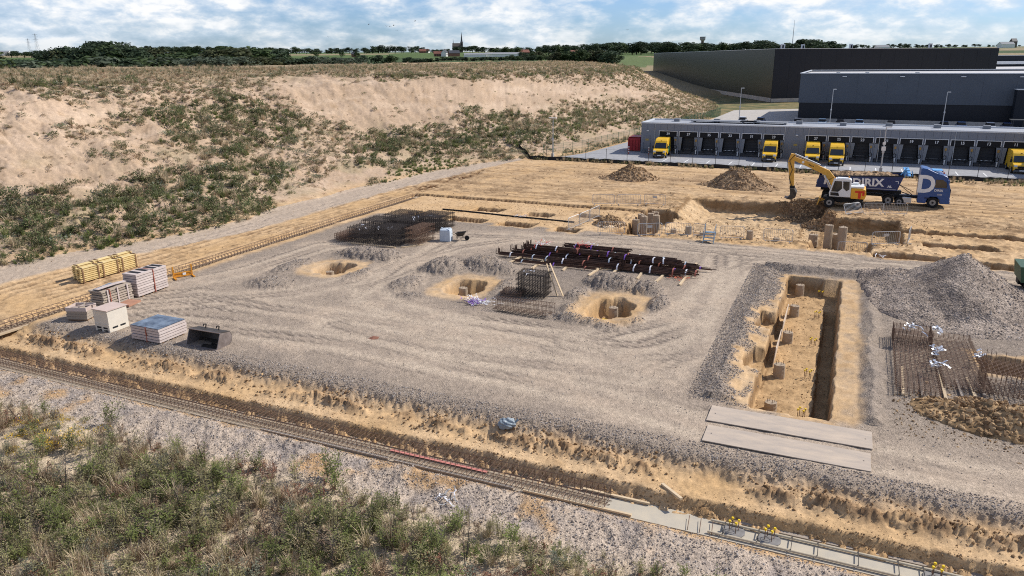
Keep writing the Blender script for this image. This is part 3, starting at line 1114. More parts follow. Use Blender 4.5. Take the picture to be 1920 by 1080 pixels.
lamp_post(-40.7, 106.9, 6.0, 'slim lamp post at the left corner of the depot yard', 2)
lamp_post(-23.4, 179.8, 7.8, 'lamp post on the pale service road left of the grey warehouse')
lamp_post(-4.2, 175.0, 7.9, 'left of the two lamp posts in front of the grey warehouse')
lamp_post(16.8, 175.9, 7.5, 'right of the two lamp posts in front of the grey warehouse')
lamp_post(4.1, 107.2, 5.9, 'lamp post with two white sign boards in front of dock 21', 1, True)


def mesh_fence(name, label, pts, h, m_post, m_wire, cat='fence', step=2.6, wires=True, grp=None):
    o0 = W(*pts[0], 0)
    t = bpy.data.objects.new(name, None)
    col.objects.link(t)
    t.location = o0
    tag(t, label, cat, grp)
    pm = MB().tube((0, 0, 0), (0, 0, h + .05), .035, 5).mesh('post', m_post)
    for (a, b), (c, d) in zip(pts[:-1], pts[1:]):
        p, q = W(a, b), W(c, d)
        n = max(1, round((q - p).length / step))
        for k in range(n):
            s, e = p.lerp(q, k / n), p.lerp(q, (k + 1) / n)
            zs = max(zt(*uv_of(s)), 0) if wires else 0
            link('post', pm, t, Vector((s.x, s.y, zs)) - o0)
            if wires:
                w = MB()
                dd = (e - s).normalized()
                for zz in (.1, .5, .9, 1.3, 1.7, h - .05):
                    w.beam(s + Vector((0, 0, zs + zz)) - o0, e + Vector((0, 0, zs + zz)) - o0, .018, .018)
                L = (e - s).length
                x = .2
                while x < L:
                    g = s + dd * x + Vector((0, 0, zs)) - o0
                    w.beam(g + Vector((0, 0, .05)), g + Vector((0, 0, h)), .016, .016)
                    x += .2
                w.build('mesh_panel', m_wire, t, fix=False)
    return t


def uv_of(p):
    return (p.x * CA - p.y * SA, p.x * SA + p.y * CA)


mesh_fence('green_mesh_fence', 'green wire mesh fence along the foot of the sand hill beside the yard', [(-42.0, 106.3), (-38.8, 115), (-36.5, 138), (-34.1, 165), (-31.9, 190), (-31.4, 205)], 2.0, GREEN_F, GREEN_F)
mesh_fence('yard_mesh_fence', 'thin dark posts and wire fence along the near edge of the depot yard', [(-41.3, 105.75), (24, 105.75)], 1.9, POST, POST, wires=False, step=3.15)
w = MB()
for zz in (.55, 1.2, 1.85):
    w.beam(W(-41.3, 105.75, zz), W(26, 105.75, zz), .012, .012)
tag(w.build('fence_wire', POST, None), 'thin wires strung along the posts of the depot yard fence', 'wire')
sh = MB()
RNGS = random.Random(3)
prev = None
for k in range(150):
    uu = -47.5 + .5 * k
    vv = 105.4 if uu > -43.6 else 105.4 - .0 + (-43.6 - uu) * 1.1
    zz = (max(zt(uu, vv), -.12) if uu < -42 else -.05)
    h = .52 + RNGS.uniform(-.06, .06)
    a, b = W(uu, vv + RNGS.uniform(-.05, .05), zz - .1), W(uu, vv + .08 + RNGS.uniform(-.05, .05), zz + h)
    if prev:
        sh.quad(prev[0], a, b, prev[1])
        off = W(0, .04)
        sh.quad(prev[0] + off, prev[1] + off, b + off, a + off)
    prev = (a, b)
tag(sh.build('silt_screen', PLAST_B, fix=False), 'low black plastic screen along the yard edge, rising at its left end', 'screen')


def car(u, v, rz, m, label):
    t = thing('parked_car', label, 'car', u, v, 0, rz, 'cars parked in front of the grey warehouse')
    body = [(-2.1, .25), (-2.1, .8), (-1.9, .92), (-1.2, .95), (1.1, .92), (2.0, .75), (2.1, .3)]
    MB().prism(body, -.85, .85, lambda p, q, a: (a, p, q)).build('body', m, t)
    cab = [(-1.95, .93), (-1.55, 1.4), (.1, 1.45), (.95, .94)]
    MB().prism(cab, -.72, .72, lambda p, q, a: (a * (1 if q < 1 else .88), p, q)).build('windows', BLACK, t)
    MB().prism([(-1.5, 1.405), (-1.45, 1.47), (.05, 1.5), (.12, 1.44)], -.66, .66, lambda p, q, a: (a, p, q)).build('roof', m, t)
    for sx in (-.8, .8):
        for sy in (-1.3, 1.3):
            MB().wheel((sx, sy, .32), .32, .2).build('wheel', BLACK, t)
    return t


CARS = [(-20.5, 'silver', (.55, .56, .58)), (-16.8, 'dark blue', (.03, .05, .12)), (-9.4, 'grey', (.2, .2, .22)), (-4.6, 'pale blue', (.3, .42, .55)), (-1.2, 'black', (.02, .02, .025)),
        (2.4, 'light blue', (.25, .38, .55)), (8.2, 'charcoal', (.05, .05, .055)), (17.5, 'navy', (.02, .035, .09)), (20.4, 'blue', (.04, .09, .22)), (25.2, 'white', (.75, .75, .75)), (28.0, 'deep blue', (.03, .06, .16))]
for uu, nmc, c in CARS:
    car(uu * 1.06 - 1.0, 181.5, 0, mat('car paint ' + nmc, c, .3, .02, 2, spec=.6), nmc + ' car parked beyond the dock building roof' + (' near the left lamp post' if nmc in ('pale blue', 'black') else ''))
# low wall with pale cap in front of the grey warehouse
o = MB().box((0, 0, .5), (40.6, .2, 1.0)).build('low_wall', CONC, None, W(9.3, 187.9), SITE)
tag(o, 'low pale concrete wall along the foot of the grey warehouse behind the parked cars', 'wall')
t = thing('bike_shelter', 'dark open frame shelter at the right behind the dock roof', 'shelter', 29, 178)
MB().box((3, 0, 2.3), (7, 2.4, .12)).build('roof', POST, t)
for xx in (0, 2, 4, 6):
    MB().tube((xx, -1, 0), (xx, -1, 2.3), .06, 5).tube((xx, 1, 0), (xx, 1, 2.3), .06, 5).build('post', POST, t)


# ------------------------------------------------------------------ yellow vans
VAN_Y = mat('van yellow', (.80, .47, .02), .35, .04, 1.5, spec=.5)
GLASS = mat('dark glass', (.015, .02, .025), .08, .3, 2, spec=.8)
TYRE = mat('tyre', (.016, .016, .017), .85, .2, 8)
LAMP = mat('lamp glass', (.7, .72, .74), .15, .05, 4, spec=.8)


def van_proto():
    """local: nose towards -y, base z = 0"""
    t = thing('yellow_van', 'van', 'van', 0, 0, group='yellow vans backed up to the docks')
    prof = [(.0, .38), (-.02, .62), (.05, .98), (.22, 1.14), (1.02, 1.34), (1.80, 2.12), (2.05, 2.38), (2.45, 2.58), (2.95, 2.66), (5.75, 2.66), (5.9, 2.55), (5.92, .42)]

    def hw(z):
        return 1.0 if z < 1.3 else 1.0 - .10 * (z - 1.3) / 1.36
    n = len(prof)
    mb = MB()
    L = [(-hw(z), y, z) for y, z in prof] + [(hw(z), y, z) for y, z in prof]
    # pinch the nose corners
    L = [(x * (.90 if y < .12 else (.97 if y < .5 else 1)), y, z) for x, y, z in L]
    mb.add(L, [(k, (k + 1) % n, n + (k + 1) % n, n + k) for k in range(n)] + [tuple(range(n - 1, -1, -1)), tuple(range(n, 2 * n))])
    b = mb.build('body', VAN_Y, t)
    bevel(b, .05, 2)
    MB().add([(-.86, 1.02, 1.40), (.86, 1.02, 1.40), (.80, 1.72, 2.10), (-.80, 1.72, 2.10)], [(0, 1, 2, 3)]).add([(-.86, 1.0, 1.42), (.86, 1.0, 1.42), (.80, 1.70, 2.12), (-.80, 1.70, 2.12)], [(0, 1, 2, 3)]).build('windscreen', GLASS, t, fix=False)
    for s in (-1, 1):
        MB().add([(s * 1.012, 1.25, 1.42), (s * 1.012, 2.3, 1.42), (s * .972, 2.3, 1.98), (s * .972, 1.75, 1.98)], [(0, 1, 2, 3)]).build('side_window', GLASS, t)
        MB().box((s * .72, .075, 1.0), (.36, .14, .24)).build('headlight', LAMP, t)
        MB().box((s * 1.12, 1.22, 1.55), (.2, .12, .42)).build('mirror', BLACK, t)
        for y in (.95, 4.6):
            wv = MB().wheel((s * .92, y, .35), .35, .22).build('wheel', TYRE, t)
            MB().wheel((s * 1.035, y, .35), .2, .02, n=10).build('rim', STEEL, wv)
            MB().wheel((s * .985, y, .40), .43, .05, n=16).build('wheel_arch', BLACK, t)
    MB().box((0, -.02, .86), (.95, .1, .26)).box((0, -.03, .6), (1.5, .1, .2)).build('grille', BLACK, t)
    MB().box((0, -.04, .42), (1.78, .18, .24)).build('bumper', mat('grey bumper', (.09, .09, .095), .7, .1, 4), t)
    MB().box((0, -.145, .45), (.52, .02, .12)).build('number_plate', WHITE, t)
    MB().box((0, 1.95, 2.42), (.2, .12, .05)).build('roof_marker', BLACK, t)
    return t


van0 = van_proto()
VANS = [(-25.9, 112.9, .10, 'yellow delivery van with green flank patch at dock 39, leftmost'), (-10.25, 113.9, .05, 'yellow delivery van alone at dock 29 beside a grey door'),
        (-4.5, 113.8, .05, 'yellow delivery van at dock 27, left of a pair'), (-1.35, 113.0, .03, 'yellow delivery van at dock 25, right of a pair'), (20.4, 113.2, .0, 'yellow delivery van in the shade at dock 11, cut by the right edge')]
for i, (uu, vv, r, lab) in enumerate(VANS):
    t = van0 if i == 0 else copy_tree(van0)
    t.location = W(uu, vv, 0)
    t.rotation_euler = (0, 0, SITE + r)
    t['label'] = lab
    if i == 3:
        pass
vg = MB().add([(1.012, 2.6, .7), (1.012, 5.0, .7), (.975, 5.0, 1.75), (.995, 3.4, 1.45), (1.012, 2.6, 1.2)], [(0, 1, 2, 3, 4)])
vg.build('green_patch', mat('leaf green film', (.12, .34, .12), .5, .2, 3), van0)
# ------------------------------------------------------------------ trees and the far country
def leafmat(name, a, b, t=.25):
    return mat(name, a, .8, .2, 1.6, rgb2=b, coords='Object', transl=t, rnd=.22, spec=.15)


LEAF_D = leafmat('dark tree leaf', (.032, .050, .028), (.070, .098, .052))
LEAF_M = leafmat('mid tree leaf', (.042, .066, .026), (.088, .122, .05))
LEAF_O = leafmat('olive tree leaf', (.045, .052, .024), (.085, .095, .045))
LEAF_S = leafmat('silver willow leaf', (.07, .09, .06), (.13, .155, .105))
BARK = mat('bark', (.075, .06, .045), .9, .3, 4)


def crown_mesh(name, seed, lobes, nface, size, squash=1.0, m=LEAF_D, shape='round'):
    """unit tree (height 1, crown from about .15 up): leaf clumps spread through several lobes"""
    r = random.Random(seed)
    L = []
    for k in range(lobes):
        a = r.uniform(0, 2 * math.pi)
        if shape == 'round':
            zc = r.uniform(.34, .80)
            rr = .30 * (1 - abs(zc - .5) * .9) * r.uniform(.4, 1)
            R_ = r.uniform(.13, .24)
        elif shape == 'tall':
            zc = r.uniform(.25, .88)
            rr = .10 * r.uniform(0, 1)
            R_ = .13 * (1.1 - .6 * abs(zc - .45))
        else:
            zc = r.uniform(.2, .75)
            rr = .34 * r.uniform(.2, 1)
            R_ = r.uniform(.14, .22)
        L.append((rr * math.cos(a), rr * math.sin(a), zc, R_))
    mb = MB()
    vs, fs = [], []
    for k in range(nface):
        cx, cy, cz, R_ = L[r.randrange(len(L))]
        d = Vector((r.gauss(0, 1), r.gauss(0, 1), r.gauss(0, 1))).normalized()
        q = R_ * (r.random() ** .22)
        p = Vector((cx, cy, cz)) + Vector((d.x, d.y, d.z * .85)) * q
        if p.z < .1:
            continue
        nrm = (d + Vector((r.gauss(0, .5), r.gauss(0, .5), r.gauss(.2, .5)))).normalized()
        t = nrm.orthogonal().normalized()
        t.rotate(Matrix.Rotation(r.uniform(0, 6.28), 3, nrm))
        b = nrm.cross(t)
        s = size * r.uniform(.6, 1.3)
        o = len(vs)
        vs += [p + t * s, p + b * s * .7 + nrm * s * .15, p - t * s, p - b * s * .7 - nrm * s * .1]
        fs.append((o, o + 1, o + 2, o + 3))
    mb.add(vs, fs)
    return mb.mesh(name, m, fix=False)


def trunk_mesh():
    mb = MB()
    mb.tube((0, 0, -.06), (.01, 0, .42), .030, 6, r2=.018)
    for k, a in enumerate((0.3, 2.2, 4.1)):
        mb.tube((.008, 0, .28 + .05 * k), (.15 * math.cos(a), .15 * math.sin(a), .58 + .05 * k), .014, 5, r2=.006)
    return mb.mesh('trunk', BARK)


TRUNK = trunk_mesh()
CROWNS = {'a': crown_mesh('crown', 1, 12, 950, .040, m=LEAF_D), 'b': crown_mesh('crown', 2, 9, 900, .042, m=LEAF_M), 'c': crown_mesh('crown', 3, 14, 950, .04, m=LEAF_D),
          'd': crown_mesh('crown', 4, 10, 900, .042, m=LEAF_O), 'w': crown_mesh('crown', 5, 12, 900, .042, m=LEAF_S, shape='bush'), 'p': crown_mesh('crown', 6, 9, 600, .034, m=LEAF_D, shape='tall'),
          'u': crown_mesh('crown', 7, 12, 900, .045, m=LEAF_D, shape='bush'), 'v': crown_mesh('crown', 8, 12, 900, .045, m=LEAF_M, shape='bush')}


def horizon_y(px):
    return 110.0 + (960 - px) * math.tan(ROLL)


def far_point(px, dist):
    """point of the country at bearing px (column of the photograph) and ground distance dist"""
    a = math.atan((px - 960) / F_PX / math.cos(PITCH) * .985)
    x, y = dist * math.sin(a), dist * math.cos(a)
    z = float(np.interp(dist, RR, RZ))
    uu, vv = x * CA - y * SA, x * SA + y * CA
    return Vector((x, y, zt(uu, vv)))


def tree(px, ytop, dist, kind, wf=1.0, label=None, group=None):
    p = far_point(px, dist)
    hy = horizon_y(px)
    ztop = EYE + (hy - ytop) * .00065 * p.y / math.cos(0) * 1.0
    h = max((ztop - p.z) * 1.10, 3.0)
    isb = label is not None and ('bush' in label)
    t = bpy.data.objects.new('bush' if isb else 'tree', None)
    col.objects.link(t)
    t.location = p
    t.rotation_euler = (0, 0, (px * 7.13) % 6.28)
    t.scale = (h * wf, h * wf, h)
    tag(t, label, 'bush' if isb else 'tree', group)
    link('crown', CROWNS[kind], t)
    link('trunk', TRUNK, t)
    return t


TR = random.Random(5)
DENS = 1.05


def tree_row(x0, x1, step, ytop, dist, kinds, wf, label, group, jx=.4, jy=2.0, jd=.06):
    x = x0
    while x <= x1:
        yt = ytop(x) if callable(ytop) else ytop
        tree(x + TR.uniform(-jx, jx) * step, yt + TR.uniform(-jy, jy), dist * (1 + TR.uniform(-jd, jd)), TR.choice(kinds), 1.55 * wf * TR.uniform(.85, 1.25), label, group)
        x += step * DENS * TR.uniform(.8, 1.2)


def lerp_pts(pts):
    xs, ys = [p[0] for p in pts], [p[1] for p in pts]
    return lambda x: float(np.interp(x, xs, ys))


# big near trees at the left edge
for x, yt, d, k in ((-12, 84, 270, 'a'), (6, 79, 262, 'a'), (20, 88, 250, 'b'), (33, 97, 245, 'd'), (-2, 100, 235, 'b'), (14, 104, 232, 'v')):
    tree(x, yt, d, k, 2.1, 'large dark oak like tree standing at the left edge beyond the hill', 'big trees at the left edge')
tree_row(40, 165, 9, 113, 300, 'uvw', 1.5, 'low grey green bush in the hedge behind the hill crest at left', 'bushes behind the left crest', jy=1.5)
tree_row(58, 155, 7, 107.5, 420, 'u', 1.7, 'dark clipped looking bush in the field hedge at left', 'field hedge at left', jy=.6)
tree_row(96, 146, 9, 95, 900, 'ac', 1.3, 'round dark tree in the small group below the pylons', 'small tree group below the pylons', jy=1.5)
tree_row(160, 360, 8, lerp_pts([(160, 90), (180, 89), (205, 93), (222, 84), (255, 76), (290, 82), (330, 88), (365, 92)]), 480, 'aucvd', .95, 'tall dark tree in the wood left of centre', 'wood left of the centre', jy=2.0)
tree_row(165, 360, 11, lerp_pts([(165, 107), (230, 103), (300, 106), (360, 107)]), 330, 'uvw', 1.5, 'rounded grey green bush in front of the wood left of centre', 'bushes in front of the left wood', jy=1.5)
tree_row(335, 470, 8, lerp_pts([(330, 86), (380, 87), (440, 86), (470, 90)]), 1150, 'auv', 1.1, 'distant dark tree in the row behind the left wood', 'distant trees behind the left wood', jy=1.5)
tree_row(375, 545, 9, lerp_pts([(375, 97), (400, 95), (420, 98), (470, 88), (500, 87), (545, 93)]), 400, 'bdav', 1.2, 'broad tree in the thicket left of the fields', 'thicket left of the fields', jy=1.5)
tree_row(400, 690, 10, lerp_pts([(400, 107), (500, 104), (560, 106), (620, 104), (690, 109)]), 330, 'wvuwd', 1.5, 'silvery willow like bush just behind the hill crest', 'bushes behind the middle crest', jy=2.0)
tree_row(540, 860, 9, lerp_pts([(540, 90), (570, 88), (600, 90), (640, 91), (700, 88), (730, 85), (760, 87), (800, 88), (830, 92), (860, 90)]), 1500, 'auvuc', 1.1, 'dark tree on the skyline left of the church', 'skyline trees left of the church', jy=2.2)
tree_row(620, 720, 34, 99, 800, 'b', .9, 'single field tree with a bare stem in the middle fields', 'single trees in the middle fields', jy=1.5)
tree_row(700, 780, 25, 104, 420, 'va', 1.0, 'small tree behind the crest in front of the pale field', 'small trees behind the crest', jy=2.5)
tree_row(775, 1000, 9, 108.5, 480, 'u', 1.7, 'low dark hedge bush below the village', 'low hedge below the village', jy=1.0)
tree_row(832, 850, 6, 93, 1050, 'ac', 1.2, 'dark round tree left of the white farmhouse', 'trees left of the white farmhouse', jy=1.0)
tree_row(868, 935, 7, lerp_pts([(868, 88), (900, 86), (935, 90)]), 1500, 'ua', 1.2, 'dark tree round the foot of the church', 'trees round the church', jy=1.2)
tree_row(935, 1230, 8, lerp_pts([(935, 90), (960, 88), (990, 87), (1020, 86), (1045, 83), (1070, 84), (1095, 83), (1130, 80), (1150, 79), (1190, 80), (1230, 80)]), 1000, 'auvuc', 1.1, 'dark tree in the wooded skyline right of the church', 'skyline wood right of the church', jy=2.2)
tree_row(980, 1140, 12, lerp_pts([(980, 99), (1060, 95), (1090, 92), (1140, 96)]), 520, 'abcd', 1.15, 'nearer dark tree in front of the wooded skyline', 'nearer trees before the skyline wood', jy=2.0)
tree_row(960, 1020, 9, 103, 450, 'vu', 1.3, 'green bush below the farm sheds', 'bushes below the farm sheds', jy=1.5)
tree_row(1225, 1520, 8, lerp_pts([(1225, 78), (1260, 79), (1300, 81), (1340, 80), (1380, 77), (1420, 78), (1455, 80), (1470, 74), (1490, 76), (1520, 79)]), 900, 'auvuc', 1.1, 'dark tree on the skyline above the black warehouse', 'skyline trees above the black warehouse', jy=2.0)
tree_row(1520, 1850, 10, lerp_pts([(1520, 83), (1600, 84), (1640, 81), (1670, 83), (1740, 84), (1780, 82), (1800, 84), (1830, 84), (1850, 87)]), 2300, 'uvua', 1.2, 'small dark tree on the far skyline at right', 'far skyline trees at right', jy=1.8)
tree_row(1860, 1925, 14, 88, 2600, 'ac', 1.6, 'tiny far tree on the green field at the right edge', 'far trees at the right edge', jy=1.2)
tree(1467, 72, 880, 'p', 1.0, 'slender poplar rising above the skyline over the warehouse', None)

# ---- church, houses, sheds
BRICK = mat('village brick', (.22, .11, .075), .85, .2, 1)
TILE_R = mat('red roof tile', (.20, .085, .06), .8, .2, .6)
TILE_G = mat('grey roof', (.26, .27, .28), .8, .1, .6)
SLATE = mat('slate spire', (.05, .055, .065), .6, .1, 1)
STONE = mat('church stone', (.12, .10, .085), .85, .2, .6)
WALLW = mat('white render', (.75, .74, .70), .8, .05, .6)
p = far_point(876, 1750)
ch = bpy.data.objects.new('church', None)
col.objects.link(ch)
ch.location = p
tag(ch, 'village church with a tall pointed slate spire on the skyline', 'church')
MB().box((0, 0, 11), (5.4, 5.4, 22)).build('tower', STONE, ch)
MB().tube((0, 0, 22), (0, 0, 25), 3.6, 8, r2=2.0).tube((0, 0, 25), (0, 0, 44), 2.0, 8, r2=.12).build('spire', SLATE, ch)
for k in range(4):
    a = k * math.pi / 2
    o = MB().box((2.73 * math.cos(a), 2.73 * math.sin(a), 18), (.12 if k % 2 == 0 else 1.8, 1.8 if k % 2 == 0 else .12, 4)).build('belfry_opening', DARK, ch)
MB().box((-11, 6, 7), (20, 11, 14)).prism([(-5.8, 14), (5.8, 14), (0, 21)], -21, -1, lambda a, b, c: (c, a + 6, b)).build('nave', STONE, ch)
MB().tube((-19, 6, 20), (-19, 6, 30), .9, 6, r2=.05).build('ridge_turret', SLATE, ch)


def house(px, dist, w, d, h, rh, wall, roofm, label, rz=0.2, cat='house', group=None, dz=0.0):
    p = far_point(px, dist)
    t = bpy.data.objects.new('far_house', None)
    col.objects.link(t)
    t.location = p + Vector((0, 0, dz))
    t.rotation_euler = (0, 0, rz)
    tag(t, label, cat, group)
    MB().box((0, 0, h / 2), (w, d, h)).prism([(-d / 2, h), (d / 2, h), (0, h + rh)], -w / 2, w / 2, lambda a, b, c: (c, a, b)).build('wall', wall, t)
    o = .3
    mb = MB()
    for s in (-1, 1):
        mb.add([(-w / 2 - o, s * (d / 2 + o), h - .15), (w / 2 + o, s * (d / 2 + o), h - .15), (w / 2 + o, 0, h + rh + .12), (-w / 2 - o, 0, h + rh + .12),
                (-w / 2 - o, s * (d / 2 + o), h + .05), (w / 2 + o, s * (d / 2 + o), h + .05), (w / 2 + o, 0, h + rh + .32), (-w / 2 - o, 0, h + rh + .32)],
               [(0, 1, 2, 3), (4, 5, 6, 7), (0, 1, 5, 4), (1, 2, 6, 5), (2, 3, 7, 6), (3, 0, 4, 7)])
    r = mb.build('roof', roofm, t)
    if cat == 'house':
        MB().box((w * .25, .4, h + rh + .3), (.9, .9, 1.6)).build('chimney', BRICK, r)
        for k in (-1, 0, 1):
            MB().box((k * w * .3, -d / 2 - .03, h * .5), (w * .14, .1, h * .4)).build('window', DARK, t)
    return t


house(846, 900, 6.5, 6, 4, 3.2, WALLW, SLATE, 'white gabled farmhouse below the church', 1.25)
house(834, 905, 9, 6, 3, 2.5, BRICK, TILE_R, 'brick farm building left of the white farmhouse', .1)
house(862, 890, 12, 8, 3.5, 3, BRICK, SLATE, 'dark roofed barn right of the white farmhouse', .3, 'barn')
house(898, 820, 22, 10, 2.6, 1.3, WALLW, TILE_G, 'long low grey shed below the church', .12, 'shed')
house(948, 830, 38, 12, 2.8, 1.4, WALLW, TILE_G, 'longest pale roofed farm shed right of the church', .1, 'shed')
house(985, 1000, 11, 7, 3, 3, BRICK, TILE_R, 'red roofed house right of the farm sheds', .4)
house(975, 960, 9, 7, 3, 3, BRICK, TILE_R, 'red roofed house directly behind the pale farm shed', -.2)
house(1072, 820, 9, 7, 3, 3, BRICK, TILE_R, 'red tiled roof among the dark trees right of centre', .3)
house(808, 1450, 12, 8, 3, 3.5, BRICK, TILE_R, 'red roofed house on the skyline left of the church', .2)
house(815, 1480, 9, 8, 3, 3.5, WALLW, TILE_R, 'white walled red roofed house left of the church', -.2)
house(688, 880, 0.1 + 5, 4, 3, 1.5, BRICK, SLATE, 'small dark hut in the pale field', .2, 'hut')
house(84, 1500, 14, 8, 5, 2, WALLW, TILE_G, 'small white shed on the far left plain', .1, 'shed')
house(1820, 1700, 26, 12, 6, 4, WALLW, TILE_G, 'white building on the far right skyline', .1, 'building')
house(1832, 1720, 10, 8, 11, 5, STONE, SLATE, 'dark towered house on the far right skyline', .1, 'building')
house(1605, 1900, 30, 10, 5, 4, WALLW, TILE_G, 'row of pale houses on the skyline above the warehouse', .1, 'building')
# water tower
p = far_point(1293, 1900)
t = bpy.data.objects.new('water_tower', None)
col.objects.link(t)
t.location = p
tag(t, 'grey water tower with a wide flat head above the tree line', 'tower')
MB().tube((0, 0, 0), (0, 0, 26), 3.2, 10).build('shaft', STONE, t)
MB().tube((0, 0, 24), (0, 0, 27), 4, 10, r2=6.5).tube((0, 0, 27), (0, 0, 32), 6.5, 10).build('tank', TILE_G, t)
MB().tube((0, 0, 32), (0, 0, 33), 6.8, 10).build('roof', SLATE, t)


def pylon(px, dist, h, label):
    p = far_point(px, dist)
    t = bpy.data.objects.new('power_pylon', None)
    col.objects.link(t)
    t.location = p
    tag(t, label, 'pylon', 'masts and pylons on the horizon')
    mb = MB()
    wd = h * .09
    for sx in (-1, 1):
        for sy in (-1, 1):
            mb.tube((sx * wd, sy * wd, 0), (sx * .4, sy * .4, h), .2, 4)
    for k in range(7):
        z0, z1 = h * k / 7, h * (k + 1) / 7
        a, b = wd * (1 - k / 7) + .4, wd * (1 - (k + 1) / 7) + .4
        for sy in (-1, 1):
            mb.tube((-a, sy * a, z0), (b, sy * b, z1), .1, 3).tube((a, sy * a, z0), (-b, sy * b, z1), .1, 3)
    mb.build('lattice_mast', STEEL, t)
    mb = MB()
    for z in (.72, .84, .95):
        mb.beam((-h * .14, 0, h * z), (h * .14, 0, h * z), .4, .5)
    mb.build('cross_arm', STEEL, t)


pylon(127, 2400, 38, 'left of two power pylons on the far left horizon')
pylon(141, 2200, 46, 'right and taller of two power pylons on the far left horizon')
p = far_point(1449, 1500)
o = MB().tube((0, 0, 0), (0, 0, 44), .9, 6, r2=.4).tube((0, 0, 44), (0, 0, 52), .25, 5).build('radio_mast', STEEL, None, p)
tag(o, 'thin radio mast on the skyline above the warehouse', 'mast')

# birds
BIRD = mat('bird plumage', (.03, .03, .032), .8, .1, 4)
bme = MB()
bme.add([(-.02, 0, 0), (.13, .0, .02), (0, .05, .02), (-.16, .0, 0), (0, -.05, .02), (0, 0, .05)], [(0, 1, 2), (1, 5, 2), (1, 4, 5), (3, 2, 5), (3, 5, 4), (0, 4, 1), (0, 3, 4), (0, 2, 3)])
for s in (-1, 1):
    bme.add([(.06, s * .03, .03), (-.05, s * .03, .03), (-.04, s * .2, .12), (.05, s * .2, .13), (-.05, s * .42, .05)], [(0, 1, 2, 3), (3, 2, 4)])
bme = bme.mesh('bird', BIRD)
for i, (px, py, lab) in enumerate(((710, 47, 'bird in flight, leftmost of the small flock'), (741, 50, 'bird in flight at the left of the tight trio'), (747, 51, 'bird in flight in the middle of the tight trio'), (754, 49, 'bird in flight at the right of the tight trio'),
                                   (760, 58, 'bird in flight lowest under the trio'), (792, 41, 'bird in flight, highest and rightmost of the flock'), (1168, 57, 'lone bird in flight above the hill end'), (637, 70, 'lone bird low above the trees left of centre'))):
    d = 110
    a = (px - 960) / F_PX
    o = link('bird', bme, None, (d * a, d, EYE + (horizon_y(px) - py) * .00065 * d))
    o.rotation_euler = (.2, .1, 1.2 * i)
    o.scale = (.9, .9, .9)
    tag(o, lab, 'bird', 'birds over the fields')
# ------------------------------------------------------------------ building site objects
RUST = mat('rusty steel bar', (.13, .078, .05), .75, .35, 9, rgb2=(.23, .145, .10))
RUST_D = mat('dark steel bar', (.028, .024, .022), .6, .3, 9, rgb2=(.075, .058, .048))
WOOD = mat('pale plank', (.50, .38, .24), .8, .14, 2, rgb2=(.60, .47, .31), stretch=(1, 8, 8), rnd=.12)
WOOD_G = mat('weathered plank', (.30, .25, .20), .85, .2, 2, rgb2=(.42, .35, .28), stretch=(1, 8, 8), rnd=.15)
WOOD_P = mat('pinkish plank', (.46, .36, .31), .85, .1, 2, rgb2=(.55, .44, .38), rnd=.12)
WOOD_Y = mat('yellow beam', (.68, .50, .21), .6, .08, 2, rgb2=(.76, .60, .30), rnd=.10)
WOOD_B = mat('brown batten', (.24, .14, .075), .8, .2, 3)
STRAP = mat('red brown strap', (.35, .12, .08), .6, .1, 4)
CONC_W = mat('fresh concrete', (.52, .455, .35), .9, .12, 1.6, 0, rgb2=(.43, .39, .32), spec=.1)
CONC_P = mat('column concrete', (.40, .31, .215), .95, .2, 2.2, .3, rgb2=(.33, .26, .19))
CAP_Y = mat('yellow cap', (.80, .55, .02), .5, .05, 4)
FOIL = mat('silver foil', (.72, .73, .75), .3, .1, 6, metal=.6)
VIOLET = mat('violet tape', (.22, .10, .42), .5, .2, 6)
TAPE_W = mat('white tape', (.75, .74, .76), .5, .05, 6)
SIGNRED = mat('red tape', (.45, .06, .05), .6, .1, 6)
ORANGE = mat('orange steel paint', (.62, .27, .03), .55, .12, 3)
BIGBAG = mat('woven bag', (.48, .54, .60), .8, .12, 5, .3)
IRON = mat('worn dark iron', (.035, .032, .030), .5, .5, 3, rgb2=(.10, .085, .07), metal=.3)
IRON_B = mat('scuffed steel', (.20, .165, .15), .45, .3, 5, rgb2=(.34, .29, .27), metal=.5)
STEELPL = mat('dusty steel plate', (.37, .315, .265), .85, .15, 1.6, rgb2=(.53, .43, .33), stretch=(.45, 1.6, 1))
PLY = mat('plywood', (.55, .42, .27), .75, .08, 2)

o = slab('concrete_strip', [(-6.6, 22.42), (32, 22.42), (32, 23.5), (-6.6, 23.5)], -.868, .2, CONC_W)
o = slab('sandy_strip', [(-50, 22.40), (-6.61, 22.40), (-6.61, 23.5), (-50, 23.5)], -.868, .2, mat('sandy blinding', (.34, .265, .18), .95, .2, 1.5, .2, rgb2=(.44, .36, .27)))
o = slab('left_concrete_strip', [(-44.0, 23.6), (-42.9, 23.6), (-42.9, 72.2), (-44.0, 72.2)], -.262, .1, mat('sandy concrete', (.44, .34, .225), .9, .15, 1.4))

# ---- long foundation cages: longitudinal bars and stirrups are parts of their own


